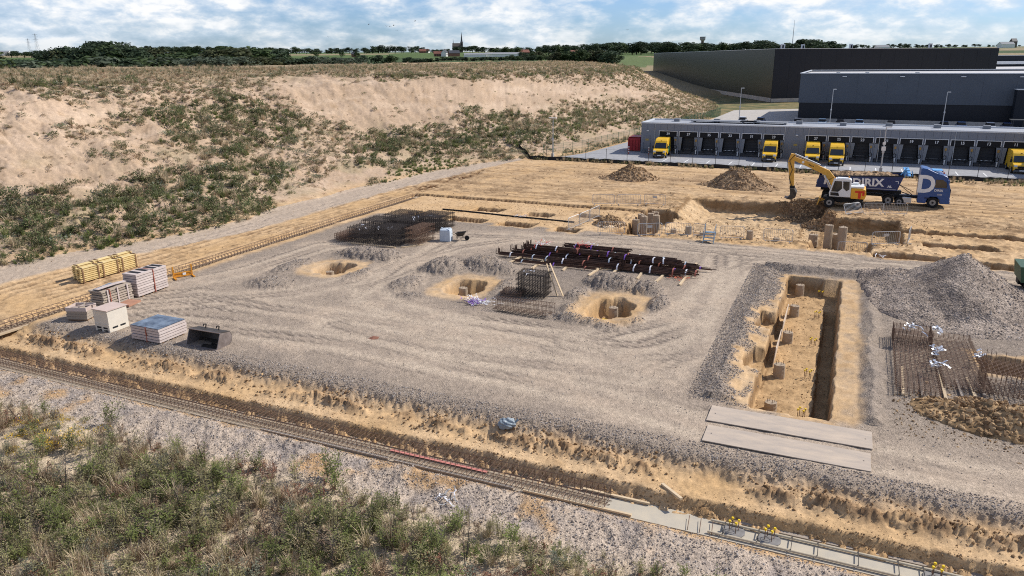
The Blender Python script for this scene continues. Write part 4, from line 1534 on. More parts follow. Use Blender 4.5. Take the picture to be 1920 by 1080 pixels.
def strip_cage(label, u, v, z, length, w, h, along, step, m, group, r=.012):
    """along: 'u' or 'v' - direction of the long bars in the site frame"""
    t = thing('rebar_cage', label, 'rebar cage', u, v, z, 0 if along == 'u' else math.pi / 2, group)
    bars = []
    bm = MB().tube((0, 0, 0), (length, 0, 0), r * 1.25, 4).mesh('long_bar', m)
    for yy in (-.5, -.17, .17, .5):
        for zz in (0, 1):
            if zz == 1 and abs(yy) < .3:
                continue
            o = link('long_bar', bm, t, (0, yy * w, zz * h))
    for zz in (.5,):
        for yy in (-.5, .5):
            link('long_bar', bm, t, (0, yy * w, zz * h))
    s = MB()
    c = [(0, -w / 2, 0), (0, w / 2, 0), (0, w / 2, h), (0, -w / 2, h), (0, -w / 2, 0)]
    s.path(c, r, 3)
    sm_ = s.mesh('stirrup', m, fix=False)
    n = int(length / step)
    for k in range(n + 1):
        link('stirrup', sm_, t, (min(k * step + .02, length), 0, 0))
    return t


nm = ['leftmost module of the long rebar cage in the front trench', 'second module from the left of the rebar cage in the front trench', 'third module of the rebar cage in the front trench, with a red strip inside', 'right end module of the rebar cage in the front trench']
for k in range(4):
    strip_cage(nm[k], -46.8 + 10.12 * k, 22.98, -.835, 10.05, .74, .46, 'u', .23, RUST, 'rebar cages in the front trench')
for k in range(8):
    strip_cage(('nearest of the rebar cages along the left foundation strip' if k == 0 else 'farthest of the rebar cages along the left foundation strip' if k == 7 else 'slim rusty rebar cage in the left foundation strip'), -43.45, 24.3 + 5.9 * k, -.24, 5.8, .62, .46, 'v', .33, RUST, 'rebar cages in the left strip', r=.014)
o = MB().box((0, 0, 0), (4.4, .16, .012)).build('red_strip', mat('faded red strip', (.55, .22, .18), .7, .15, 3), None, W(-13.6, 23.12, -.82), SITE)
tag(o, 'faded red strip lying inside the front trench cage', 'strip')

# ---- edge boards, tubes and cross bars of the strip on the right
for i, (u0, u1, vv, zz, lab) in enumerate(((-7.6, -5.1, 23.42, -.80, 'short pale board at the end of the front trench cage, far side'), (-9.6, -5.5, 22.46, -.80, 'pale board along the near side of the front trench cage end'),
                                           (-22, -15.5, 22.44, -.82, 'long weathered board along the near edge of the front trench cage'), (-15.2, -10.0, 22.44, -.82, 'weathered board edging the cage, right of the longer one'))):
    o = MB().box(((u1 - u0) / 2, 0, 0), (u1 - u0, .10, .07)).build('edge_board', WOOD if i < 2 else WOOD_G, None, W(u0, vv, zz), SITE + .004)
    tag(o, lab, 'board', 'boards beside the front trench cage')
for vv, lab in ((22.58, 'near long round formwork rail on the pale concrete strip'), (23.30, 'far long round formwork rail on the pale concrete strip')):
    o = MB().tube((0, 0, 0), (15.5, 0, 0), .045, 8).build('formwork_rail', mat('cream tube', (.55, .47, .34), .6, .1, 3), None, W(-2.9, vv, -.80), SITE)
    tag(o, lab, 'rail', 'formwork rails on the front strip')
for k, uu in enumerate((-2.4, -1.3, -.25, .55, 1.75, 2.9, 3.6, 4.9, 6.1, 7.3, 8.5)):
    o = MB().beam((0, 0, 0), (0, .78, 0), .022, .03).build('cross_bar', IRON, None, W(uu, 22.55, -.74), SITE)
    tag(o, 'thin dark cross bar spanning the two formwork rails', 'bar', 'cross bars over the formwork rails')
for k, uu in enumerate((-3.55, -3.15, -2.75)):
    o = MB().tube((0, 0, 0), (0, .70, .04), .013, 4).tube((0, 0, -.1), (0, 0, .06), .012, 4).build('spacer_bar', RUST, None, W(uu, 22.5, -.80), SITE + .1)
    tag(o, 'short rusty bar lying across the strip left of the rails', 'bar', 'rusty bars left of the rails')
o = MB().box((8, 0, 0), (16.5, .3, .05)).build('ledger_plank', WOOD_G, None, W(-2.0, 23.62, -.83), SITE - .003)
tag(o, 'long brown plank at the foot of the trench wall behind the rails', 'plank')


def starter(u, v, z, h, label, group, n=4, r=.16, disc=True, cap=.055):
    t = thing('starter_bars', label, 'starter bars', u, v, z, 0, group)
    if disc:
        MB().tube((0, 0, -.05), (0, 0, .03), .38, 14).build('pile_top', mat('wet concrete', (.20, .19, .18), .6, .3, 4), t)
    bm = MB().tube((0, 0, 0), (0, 0, h), .013, 4).mesh('bar', RUST)
    cm = MB().tube((0, 0, 0), (0, 0, .035), cap, 8, r2=cap * .7).tube((0, 0, -.06), (0, 0, 0), .026, 6).mesh('cap', CAP_Y)
    for k in range(n):
        a = k * 2 * math.pi / n + .5
        b = link('bar', bm, t, (r * math.cos(a), r * math.sin(a), 0))
        link('cap', cm, b, (0, 0, h))
    ring = MB()
    ring.path([(r * math.cos(a), r * math.sin(a), h * .4) for a in np.linspace(0, 2 * math.pi, 9)], .008, 3)
    ring.build('ring', RUST, t, fix=False)
    return t


for uu, vv, lab in ((-2.1, 23.0, 'yellow capped starter bars at the left end of the formwork rails'), (-.95, 23.0, 'yellow capped starter bars second from the left between the rails'), (3.95, 23.0, 'yellow capped starter bars at the bottom edge between the rails')):
    starter(uu, vv, -.86, .42, lab, 'capped starter bars in the front strip')
for k, vv in enumerate((53.0, 48.0, 42.9, 38.1, 33.3)):
    starter(-.6, vv - .3 * (k == 0), -1.1, .42, ['yellow capped starter bars farthest back in the long pit', 'yellow capped starter bars second from the back of the long pit', 'yellow capped starter bars in the middle of the long pit', 'yellow capped starter bars second from the front of the long pit', 'yellow capped starter bars nearest the steel plates in the long pit'][k], 'capped starter bars in the long pit', 4, .17, False, .06)


def pile(u, v, z0, z1, r, label, group, lean=0.0):
    t = thing('pile_head', label, 'pile', u, v, z0, 0, group)
    rr = random.Random(int(u * 31 + v * 17))
    mb = MB()
    n, lev = 12, 7
    vs = []
    for k in range(lev + 1):
        f = k / lev
        for j in range(n):
            a = 2 * math.pi * j / n
            q = r * (1 + rr.uniform(-.05, .05) - .05 * f)
            vs.append((q * math.cos(a) + lean * f, q * math.sin(a), (z1 - z0) * f * (1 if k < lev else 1 + rr.uniform(-.03, .01))))
    fs = [(k * n + j, k * n + (j + 1) % n, (k + 1) * n + (j + 1) % n, (k + 1) * n + j) for k in range(lev) for j in range(n)]
    fs.append(tuple(lev * n + j for j in range(n)))
    mb.add(vs, fs)
    mb.build('shaft', CONC_P, t)
    mb = MB()
    for j in range(4):
        a = j * math.pi / 2 + .4
        mb.tube((r * .6 * math.cos(a) + lean, r * .6 * math.sin(a), z1 - z0 - .05), (r * .6 * math.cos(a) + lean, r * .6 * math.sin(a), z1 - z0 + .18), .014, 3)
    mb.build('steel_stub', RUST, t, fix=False)['kind'] = 'stuff'
    return t


for i, (uu, vv, z1, r) in enumerate(((-17.15, 66.7, .25, .36), (-17.3, 69.2, .3, .34), (-16.35, 66.5, .68, .34), (-16.4, 69.3, .42, .34), (-16.35, 71.0, .25, .34), (-15.55, 68.0, .55, .34))):
    pile(uu, vv, -1.35, z1, r, 'tall sandy concrete pile in the cluster left of the big excavation', 'cluster of tall piles')
for uu, vv, z0, z1, r, lab in ((-11.7, 63.5, -.2, .72, .30, 'single stout pile beside the barriers near the blue steps'), (-13.0, 63.6, -.2, .34, .28, 'low pile stub behind the left barrier'), (-10.5, 63.4, -.2, .30, .28, 'low pile stub directly behind the blue steps'), (-6.7, 63.9, -.2, .66, .28, 'lone pile between two barriers at the excavation edge'),
                               (-.72, 67.2, -1.2, 1.0, .34, 'left of the two tallest piles in the barrier pit'), (.36, 67.0, -1.2, .95, .36, 'right of the two tallest piles in the barrier pit'), (-.1, 67.9, -1.2, .1, .34, 'low square pile between the two tallest ones'), (-1.9, 68.2, -1.2, -.15, .4, 'lowest broken pile left in the barrier pit'), (-4.6, 64.0, -.2, .2, .26, 'low pile stub behind the rightmost road barrier')):
    pile(uu, vv, z0, z1, r, lab, 'piles by the excavation')
for vv, z1, lab in ((52.6, -.34, 'pile farthest back in the long pit'), (47.9, -.4, 'pile second from the back in the long pit'), (42.9, -.45, 'middle pile in the long pit'), (37.7, -.41, 'pile second from the front in the long pit'), (33.6, -.7, 'low pile nearest the steel plates in the long pit')):
    pile(-1.95, vv, -1.15, z1, .29, lab, 'piles in the long pit')
for uu, vv, z0, z1, lab in ((-33.6, 42.8, -1.05, -.25, 'short pile in the left column pit'), (-22.5, 42.5, -1.05, -.1, 'short pile in the middle column pit'), (-12.1, 42.5, -1.15, -.15, 'short pile in the right column pit')):
    pile(uu, vv, z0, z1, .31, lab, 'piles in the column pits')
    o = MB().box((-.55, .1, .06), (.34, .2, .1)).build('yellow_block', CAP_Y, None, W(uu, vv, zt(uu - .55, vv)), SITE)
    tag(o, 'small yellow block beside the ' + lab, 'block')
for v0, v1, lab in ((43.3, 46.9, 'farther plywood panel lining the left wall of the long pit'), (38.9, 42.0, 'nearer plywood panel lining the left wall of the long pit')):
    o = MB().box((0, (v1 - v0) / 2, .52), (.035, v1 - v0, 1.05)).build('plywood_panel', mat('pale ply', (.58, .47, .36), .8, .1, 2), None, W(-2.36, v0, -1.08), SITE)
    o.rotation_euler = (0, .08, SITE)
    tag(o, lab, 'panel', 'plywood panels in the long pit')

# ---- steel road plates
for v0, v1, u0, u1, lab in ((29.12, 30.62, -4.15, 2.15, 'upper of two long dusty steel road plates in front of the long pit'), (27.3, 28.72, -4.0, 2.08, 'lower of two long dusty steel road plates, nearer the trench')):
    t = thing('steel_plate', lab, 'steel plate', (u0 + u1) / 2, (v0 + v1) / 2, .02, .006, 'steel road plates')
    b = MB().box((0, 0, .02), (u1 - u0, v1 - v0, .035)).build('plate', STEELPL, t)
    hm = MB().tube((0, 0, .036), (0, 0, .041), .03, 8).mesh('lifting_hole', IRON)
    for sx in (-1, 1):
        link('lifting_hole', hm, t, (sx * ((u1 - u0) / 2 - .25), 0, 0))


# ---- rebar baskets
def basket(u, v, w, d, h, label, group, levels=4, pitch=.16, m=RUST_D, rz=0.0, r=.019, fringe=.12, tagm=None, z=None):
    t = thing('rebar_basket', label, 'rebar cage', u, v, zt(u, v) + .06 if z is None else z, rz, group)
    nx, ny = int(w / pitch), int(d / pitch)
    # alike pieces share their mesh: upright hairpins and grid bars of each layer
    up = MB()
    rr = random.Random(int(u * 77 + v * 13))
    for i in range(nx + 1):
        x = -w / 2 + w * i / nx
        for y in (-d / 2, d / 2):
            up.tube((x, y, 0), (x + rr.uniform(-.02, .02), y, h + rr.uniform(0, fringe)), r, 3, cap=False)
    for j in range(1, ny):
        y = -d / 2 + d * j / ny
        for x in (-w / 2, w / 2):
            up.tube((x, y, 0), (x, y + rr.uniform(-.02, .02), h + rr.uniform(0, fringe)), r, 3, cap=False)
    up.build('upright_bars', m, t, fix=False)['kind'] = 'stuff'
    g = MB()
    for i in range(nx + 1):
        x = -w / 2 + w * i / nx
        g.tube((x, -d / 2 - .06, 0), (x, d / 2 + .06, 0), r, 3, cap=False)
    for j in range(ny + 1):
        y = -d / 2 + d * j / ny
        g.tube((-w / 2 - .06, y, .02), (w / 2 + .06, y, .02), r, 3, cap=False)
    gm = g.mesh('bar_layer', m, fix=False)
    for k in range(levels):
        link('bar_layer', gm, t, (rr.uniform(-.02, .02), rr.uniform(-.02, .02), .05 + (h - .1) * k / max(levels - 1, 1)))['kind'] = 'stuff'
    if tagm:
        for k in range(4):
            x, y = rr.uniform(-.4, .4) * w, rr.uniform(-.5, .3) * d
            q = MB()
            p0 = Vector((x, y, h + .06))
            for j in range(4):
                p1 = p0 + Vector((rr.uniform(-.12, .12), rr.uniform(-.12, .04), rr.uniform(-.10, .04)))
                sdv = Vector((.018, .018, .01))
                q.add([p0 - sdv, p0 + sdv, p1 + sdv, p1 - sdv], [(0, 1, 2, 3)])
                p0 = p1
            q.build('tag_strip', tagm, t, fix=False)
    return t


CL = [(-37.9, 51.4, 1.2, 2.6, .55, 'lowest rusty rebar basket at the left of the basket cluster', RUST), (-36.1, 50.9, 1.9, 1.9, 1.25, 'front left rebar basket of the cluster by the big bag', RUST_D), (-33.6, 51.3, 2.3, 2.2, 1.4, 'large dark front rebar basket of the cluster', RUST_D),
      (-31.6, 52.4, 1.2, 2.6, 1.3, 'narrow rebar basket at the right of the cluster next to the big bag', RUST), (-36.4, 53.7, 2.2, 2.2, 1.3, 'rebar basket in the middle left of the cluster', RUST_D), (-33.8, 54.2, 2.2, 2.2, 1.45, 'rebar basket in the centre of the cluster', RUST_D),
      (-36.2, 57.2, 2.4, 2.8, 1.2, 'rearmost left rebar basket of the cluster', RUST_D), (-33.2, 57.6, 2.6, 2.8, 1.25, 'rearmost right rebar basket of the cluster', RUST_D)]
for i, (a, b, w_, d_, h_, lab, m_) in enumerate(CL):
    basket(a, b, w_, d_, h_, lab, 'rebar baskets in the cluster', 4, .20, m_, .04 * (i % 3 - 1), tagm=TAPE_W if i in (1, 2, 5, 7) else None)
for k, (a, b) in enumerate(((-34.5, 49.75), (-31.4, 50.75))):
    o = MB().box((0, 0, .04), (4.2 if k == 0 else 1.9, .12, .09)).build('bearer_timber', WOOD, None, W(a, b, zt(a, b)), SITE + (.0 if k == 0 else .9))
    tag(o, ['long pale timber under the front of the basket cluster', 'pale timber sticking out right of the basket cluster'][k], 'timber')
basket(-17.4, 42.5, 1.85, 1.4, 1.45, 'tall dark stack of rebar baskets standing between two column pits', None, 5, .17, RUST_D, .02, tagm=TAPE_W)
basket(-18.6, 42.0, 1.3, 1.2, .25, 'flat rusty rebar mat lying left of the tall basket stack', None, 2, .16, RUST, .1)
strip_cage('single rusty rebar cage lying in front of the tall basket stack', -18.6, 39.2, .05, 3.85, .65, .62, 'u', .17, RUST, None, r=.012)
o = MB().tube((0, 0, 0), (3.9, 0, 0), .02, 5).tube((-.2, -.12, 0), (3.3, -.35, 0), .02, 5).build('loose_bars', RUST_D, None, W(-18.2, 38.7, .03), SITE)
tag(o, 'two loose dark bars on the gravel before the single cage', 'bars')
o['kind'] = 'stuff'
# right hand mats and cages
basket(4.15, 42.3, 1.75, 1.6, .75, 'rusty rebar basket with foil tags at the back left of the mat stack', 'rebar by the gravel heap', 3, .17, RUST, 0, r=.013, tagm=FOIL)
for k, (a, b, w_, d_, zz, lab) in enumerate(((4.1, 38.2, 1.75, 6.2, .10, 'long fine rebar mat on timbers, left of two mat stacks'), (6.05, 40.0, 1.85, 7.2, .10, 'long fine rebar mat on timbers, right of two mat stacks'))):
    for lay in range(1):
        t = basket(a, b, w_, d_, .30, lab, 'rebar by the gravel heap', 2, .21, RUST, .015 * (k * 2 - 1), r=.012, fringe=.03, z=zt(a, b) + zz)
MATT = mat('grey timber', (.36, .31, .25), .85, .15, 2)
for k, (a, b, ln) in enumerate(((3.45, 35.0, 3.4), (4.25, 35.1, 2.8), (5.15, 35.0, 3.0), (5.85, 35.2, 2.6), (6.35, 35.9, 2.2), (6.75, 36.2, 1.4))):
    o = MB().box((0, ln / 2, .05), (.12, ln, .1)).build('bearer_timber', WOOD_G if k % 2 else WOOD, None, W(a, b, zt(a, b) + .01), SITE + .02 * (k - 2))
    tag(o, 'grey timber bearer sticking out from under the rebar mats by the gravel heap', 'timber', 'timbers under the rebar mats')
basket(7.75, 37.3, 2.1, 1.8, 1.05, 'rusty rebar cage with tall bars at the right edge', 'rebar by the gravel heap', 2, .18, RUST, 0, r=.013, fringe=.5)
basket(9.6, 39.2, 1.6, 2.2, .9, 'rebar cage behind the tall barred one, cut by the right edge', 'rebar by the gravel heap', 2, .18, RUST, 0, r=.013, fringe=.3)


def crumple(name, u, v, z, size, n, mats, label, cat, seed, spread=1.0, lift=.25, wide=1.0):
    """a heap of crumpled strips"""
    r = random.Random(seed)
    mb = MB()
    for k in range(n):
        p = Vector((r.gauss(0, .35) * size * spread, r.gauss(0, .35) * size, r.uniform(0, lift) * size))
        a = r.uniform(0, 6.28)
        w_ = r.uniform(.012, .03) * wide
        pts = [p]
        for j in range(5):
            a += r.uniform(-1.1, 1.1)
            q = pts[-1] + Vector((math.cos(a), math.sin(a), r.uniform(-.6, .6))) * size * .13
            q.z = max(q.z, .01)
            pts.append(q)
        mi = r.randrange(len(mats))
        for j in range(5):
            d = (pts[j + 1] - pts[j])
            s = Vector((-d.y, d.x, 0)).normalized() * w_ if d.length > 0 else Vector((w_, 0, 0))
            mb.add([pts[j] - s, pts[j] + s, pts[j + 1] + s + Vector((0, 0, .015)), pts[j + 1] - s], [(0, 1, 2, 3)], mi)
    o = mb.build(name, mats, None, W(u, v, z), SITE, fix=False)
    return tag(o, label, cat, kind=None)


crumple('tape_heap', -20.1, 39.6, zt(-20.1, 39.6), 1.0, 70, [VIOLET, TAPE_W, TAPE_W], 'heap of violet and white packing tape in front of the middle column pit', 'tape heap', 3)
for i, (a, b, z_, sz, lab) in enumerate(((4.0, 42.0, .95, .7, 'crumpled silver foil on the rusty basket left of the mats'), (5.3, 42.9, .6, .8, 'crumpled silver foil at the back between the mats'), (5.05, 40.0, .5, .9, 'twisted silver foil strip in the middle between the mats'),
                                         (5.0, 38.0, .45, .9, 'twisted silver foil strip at the front between the mats'), (6.9, 40.2, .5, .7, 'silver foil scrap on the right edge of the mats'))):
    crumple('foil_strip', a, b, z_, sz * .6, 16, [FOIL, FOIL], lab, 'foil', 20 + i, .6, .5, 2.2)
crumple('plastic_strips', -11.9, 20.6, zt(-11.9, 20.6) + .02, .8, 13, [TAPE_W, mat('grey plastic', (.3, .3, .3), .6, .1, 4)], 'torn white plastic strips on the stony bank above the weeds', 'plastic strips', 9)
crumple('white_scraps', -28.0, 64.6, zt(-28.0, 64.6) + .02, .8, 18, [TAPE_W, FOIL], 'white scraps on the sand near the far trench', 'scraps', 12)
for i, (a, b, lab) in enumerate(((9.2, 61.3, 'white scraps in the ditch beyond the gravel heap'), (3.2, 61.0, 'white scrap by the road edge beyond the gravel heap'))):
    crumple('white_scraps', a, b, zt(a, b) + .05, .6, 8, [TAPE_W], lab, 'scraps', 14 + i)

# ---- dark bundles of steel bars on timbers
for k, uu in enumerate((-21.9, -19.9, -17.6, -15.5, -14.1, -12.2, -10.9, -9.25)):
    ln = 6.0 if k > 1 else 4.6
    o = MB().box((0, ln / 2, .05), (.14, ln, .10)).build('bearer_timber', WOOD, None, W(uu, 47.9 + .25 * (k % 3), zt(uu, 48.5) + .0), SITE + .06 * ((k % 3) - 1))
    tag(o, ['leftmost pale timber under the black steel bars', 'second timber from the left under the black steel bars', 'third timber from the left under the black steel bars', 'fourth timber from the left under the black steel bars',
            'fifth timber from the left under the black steel bars', 'sixth timber from the left under the black steel bars', 'second timber from the right under the black steel bars', 'rightmost pale timber under the black steel bars, farthest out'][k], 'timber', 'timbers under the black steel bars')
BR = random.Random(44)
STEEL_BK = mat('black steel bar', (.030, .017, .013), .6, .4, 3, rgb2=(.12, .06, .038), metal=.1)


def bundle(u, v, z, ln, n, label, rad_=.30, hooks=False):
    t = thing('bar_bundle', label, 'steel bars', u, v, z, BR.uniform(-.025, .025), 'black steel bar bundles')
    mb = MB()
    for k in range(n):
        a, q = BR.uniform(0, math.pi), rad_ * math.sqrt(BR.random())
        y, zz = q * math.cos(a) * 1.3, q * math.sin(a) + .03
        d0, d1 = BR.uniform(-.25, .25), BR.uniform(-.25, .25)
        mb.tube((-ln / 2 + d0, y, zz), (ln / 2 + d1, y + BR.uniform(-.04, .04), zz), .026, 4)
        if hooks and k % 2 == 0:
            mb.tube((-ln / 2 + d0, y, zz), (-ln / 2 + d0 + .02, y, zz + .4), .026, 4)
    mb.build('bars', STEEL_BK, t, fix=False)['kind'] = 'stuff'
    for k in range(3):
        x = -ln / 2 + ln * (k + .5) / 3 + BR.uniform(-.5, .5)
        c = [(x + BR.uniform(-.03, .03), 1.42 * rad_ * math.cos(a), max(1.12 * rad_ * math.sin(a), 0) + .03) for a in np.linspace(0, math.pi, 7)]
        tm = MB()
        for p, q in zip(c[:-1], c[1:]):
            tm.add([(p[0] - .05, *p[1:]), (p[0] + .05, *p[1:]), (q[0] + .05, *q[1:]), (q[0] - .05, *q[1:])], [(0, 1, 2, 3)])
        tm.build('tie', BR.choice([TAPE_W, VIOLET, BIGBAG, TAPE_W, STRAP]), t, fix=False)
    return t


BL = [(-21.2, 50.6, .1, 4.6, 16, 'left end bundle of the black steel bars', .26, True), (-16.2, 50.2, .1, 6.0, 26, 'front middle bundle of the black steel bars', .32, False), (-11.6, 50.4, .1, 4.4, 30, 'front right thick bundle of the black steel bars', .36, True),
      (-20.2, 51.6, .1, 5.2, 22, 'second row left bundle of the black steel bars', .3, True), (-14.8, 51.5, .1, 5.4, 30, 'second row middle bundle of the black steel bars', .36, False), (-11.2, 51.6, .1, 4.4, 26, 'second row right bundle of the black steel bars', .34, False),
      (-19.6, 52.6, .1, 5.4, 28, 'third row left bundle of the black steel bars', .36, True), (-14.0, 52.6, .1, 5.4, 30, 'third row middle bundle of the black steel bars', .36, False), (-10.8, 52.8, .1, 3.6, 16, 'rear right bundle of the black steel bars', .26, False),
      (-18.6, 53.4, .1, 4.6, 20, 'rearmost left bundle of the black steel bars', .3, False), (-13.6, 53.4, .1, 5.6, 20, 'rearmost middle bundle of the black steel bars', .3, False),
      (-18.6, 49.3, .1, 6.4, 6, 'thin front bundle of bars nearest the tall basket stack', .16, False), (-9.7, 50.6, .1, 2.2, 14, 'short bundle at the right end beside the protruding timber', .3, True),
      (-15.6, 51.9, .55, 5.0, 22, 'upper bundle lying on top of the middle row of black bars', .28, False), (-19.5, 52.0, .55, 4.6, 18, 'upper bundle with red tape on top of the left rows', .26, True), (-12.0, 51.2, .6, 4.2, 24, 'upper bundle on top of the right rows of black bars', .3, False), (-16.6, 53.1, .6, 5.0, 18, 'upper bundle on the rear row of black bars', .26, False), (-9.2, 52.3, .12, 3.0, 5, 'few thin bars sticking out farthest right of the black pile', .14, False)]
for a in BL:
    bundle(*a[:6], rad_=a[6], hooks=a[7])
for i, (a, b, z_, lab) in enumerate(((-20.8, 52.3, .75, 'red tape tangle on the left of the black steel bars'), (-17.6, 52.9, .8, 'larger red tape tangle on top of the black steel bars'))):
    crumple('tape_tangle', a, b, z_, .8, 26, [SIGNRED, SIGNRED, TAPE_W], lab, 'tape', 60 + i, 1.0, .3)
crumple('tape_scrap', -9.6, 49.7, zt(-9.6, 49.7) + .02, .7, 16, [mat('orange tape', (.6, .14, .06), .6, .1, 5)], 'orange red tape scrap beside the rightmost timber', 'tape', 66, 1.2, .1)
for i, (x0, v0, x1, v1, lab) in enumerate(((-15.95, 42.95, -16.75, 43.05, 'left of two long boards leaning on the tall basket stack'), (-15.6, 43.05, -16.6, 43.25, 'right of two long boards leaning on the tall basket stack'))):
    p, q = W(x0, v0, zt(x0, v0)), W(x1, v1, 2.0)
    o = MB().beam((0, 0, 0), q - p, .13, .035).build('leaning_board', WOOD, None, p)
    tag(o, lab, 'board', 'boards leaning on the basket stack')

# ---- stacked formwork


def panel_stack(name, label, cat, u, v, w, d, layers, lh, m, rz=0.0, top=None, strap=False, gap=.034, feet=True, jit=.03, group=None):
    """layers of shallow formwork panels; each panel is a part with its own edge"""
    t = thing(name, label, cat, u, v, zt(u, v) - .01, rz, group)
    r = random.Random(int(abs(u) * 50 + v))
    z = .1 if feet else 0.0
    if feet:
        for y in (-.36, 0, .36):
            MB().box((0, y * d, .05), (w * .96, .1, .1)).build('bearer', WOOD_B, t)
    pm = MB().box((0, 0, lh / 2), (w, d, lh - gap)).mesh('panel', m)
    rim = MB()
    for s in (-1, 1):
        rim.box((0, s * (d / 2 + .006), lh / 2), (w + .02, .014, lh * .30)).box((s * (w / 2 + .006), 0, lh / 2), (.014, d, lh * .30))
    for k in range(layers):
        p = link('panel', pm, t, (r.uniform(-jit, jit), r.uniform(-jit, jit), z))
        z += lh
    if top is not None:
        tp = MB().box((0, 0, z + .012), (w * .985, d * .985, .02)).build('top_sheet', top, t)
    if strap:
        for xx in strap:
            MB().box((xx, 0, z / 2 + .02), (.05, d + .07, z - .03)).build('strap', STRAP, t)
    return t, z


WP = mat('whitish formwork edge', (.50, .42, .385), .8, .1, 1.5, rgb2=(.58, .50, .46), rnd=.10)
TOPB = mat('wet black film', (.035, .045, .06), .18, .5, 1.3, rgb2=(.26, .32, .38), spec=.6)
panel_stack('panel_stack', 'low wide stack of formwork panels with a wet black top sheet beside the bucket', 'formwork stack', -33.5, 27.55, 2.1, 1.85, 5, .155, WP, .0, TOPB, [.1])
t, z = panel_stack('panel_stack', 'tallest stack of whitish formwork panels with a red strap', 'formwork stack', -41.2, 33.45, 1.15, 2.5, 9, .165, WP, .05, None, None)
MB().box((.0, .12, z / 2 + .03), (1.24, .06, z - .04)).build('strap', STRAP, t)
for yy in (-.8, -.2, .45, .95):
    MB().box((.0, yy, z - .02), (.9, .28, .05)).build('top_slot', DARK, t)
t, z = panel_stack('panel_stack', 'stack of open framed formwork panels with loose boards on top, left of the tallest stack', 'formwork stack', -41.15, 30.8, 1.1, 2.15, 7, .15, WOOD_G, .03, None, None, gap=.05)
for k in range(7):
    for yy in (-.72, 0, .72):
        MB().box((.565, yy, .175 + .15 * k), (.05, .09, .148)).build('stile', WP, t)
for k, (xx, yy, rr) in enumerate(((-.2, -.3, .2), (.1, .2, -.1), (.25, -.5, .05))):
    MB().box((xx, yy, z + .05 + .05 * k), (.3, 1.5, .035), rz=rr).build('loose_board', WP if k else TOPB, t)
MB().box((.0, -.55, z / 2 + .02), (1.17, .05, z - .04)).build('strap', STRAP, t)
o = MB().box((0, 0, .06), (.9, 1.1, .12)).build('flat_pallet', mat('reddish pallet', (.38, .20, .13), .85, .15, 2), None, W(-40.0, 31.0, zt(-40, 31)), SITE + .2)
tag(o, 'reddish flat pallet on the gravel before the open framed stack', 'pallet')
# small stack of boxes with open tops
t, z = panel_stack('crate_stack', 'small low stack of weathered crates, leftmost on the gravel', 'crate stack', -40.25, 28.0, 1.25, 1.0, 3, .17, WOOD_G, .35, None, None, gap=.02)
for s in (-1, 1):
    MB().box((0, s * .47, z + .1), (1.25, .05, .22)).build('side_board', WP, t)
    MB().box((s * .6, 0, z + .1), (.05, .9, .22)).build('side_board', WOOD_P, t)
MB().box((0, 0, z + .1), (.05, .9, .2)).build('divider', WOOD_G, t)
MB().box((.25, -.1, z + .22), (1.3, .12, .04), rz=.5).build('loose_board', WOOD_P, t)
# white crate
t = thing('white_crate', 'white plywood crate with a pinkish lid and fork slots, second from the left', 'crate', -37.12, 27.5, zt(-37.1, 27.5))
CR = mat('cream ply', (.66, .60, .50), .75, .06, 1.5)
MB().box((0, 0, .7), (1.12, 1.26, 1.12)).build('side_panels', CR, t)
MB().box((0, 0, 1.285), (1.22, 1.38, .045)).build('lid', mat('pinkish lid', (.55, .43, .37), .8, .08, 2), t)
for xx in (-.5, 0, .5):
    MB().box((xx, 0, .07), (.14, 1.24, .14)).build('skid', CR, t)
for xx in (-.25, .25):
    MB().box((xx, -.632, .24), (.34, .01, .1)).build('fork_slot', DARK, t)
    MB().box((.562, xx, .24), (.01, .34, .1)).build('fork_slot', DARK, t)
for zz in (.4, 1.1):
    MB().box((0, -.64, zz + .05), (1.12, .02, .05)).build('batten', CR, t)

# yellow beams: two long rows, each beam a part
for (uu, v0, n, lab) in ((-47.25, 33.1, 3, 'front row of yellow formwork beam bundles on the sand'), (-48.2, 33.5, 3, 'rear row of yellow formwork beam bundles on the sand')):
    for k in range(n):
        seg = ['nearest', 'middle', 'farthest'][k]
        t = thing('beam_bundle', seg + ' bundle in the ' + lab, 'beam bundle', uu - .02 * k, v0 + 1.58 * k + .78, zt(uu, v0) - .02, .03 * (k - 1), 'yellow beam bundles')
        bm_ = MB().box((0, 0, 0), (.20, 1.5, .03)).box((0, 0, .05), (.04, 1.5, .07)).box((0, 0, .1), (.20, 1.5, .03)).mesh('beam', WOOD_Y)
        rr = random.Random(int(k + uu * 10))
        for i in range(7):
            for j in range(2):
                link('beam', bm_, t, (-.11 + .22 * j + rr.uniform(-.01, .01), rr.uniform(-.04, .04), .12 + .135 * i))
        for yy in (-.55, .62):
            MB().box((.235, yy, .52), (.03, .09, 1.0)).build('batten', WOOD_B, t)
            MB().box((0, yy, .05), (.5, .1, .1)).build('bearer', WOOD_B, t)
            MB().box((0, yy, 1.08), (.46, .07, .03)).build('batten', WOOD_B, t)

# orange lifting frame
t = thing('orange_frame', 'orange steel lifting frame standing right of the tallest panel stack', 'lifting frame', -41.7, 36.9, zt(-41.7, 36.9), math.pi * .35)
for xx in (-.62, .62):
    MB().box((xx, 0, .42), (.08, .1, .84)).build('upright', ORANGE, t)
    MB().box((xx, -.25, .05), (.1, .6, .08)).build('foot', ORANGE, t)
for zz in (.1, .34):
    MB().box((0, 0, zz), (1.2, .06, .09)).build('rail', ORANGE, t)
MB().box((0, .02, .22), (1.1, .03, .3)).build('plate', ORANGE, t)
MB().box((.1, -.035, .24), (.22, .01, .16)).build('label_plate', WHITE, t)

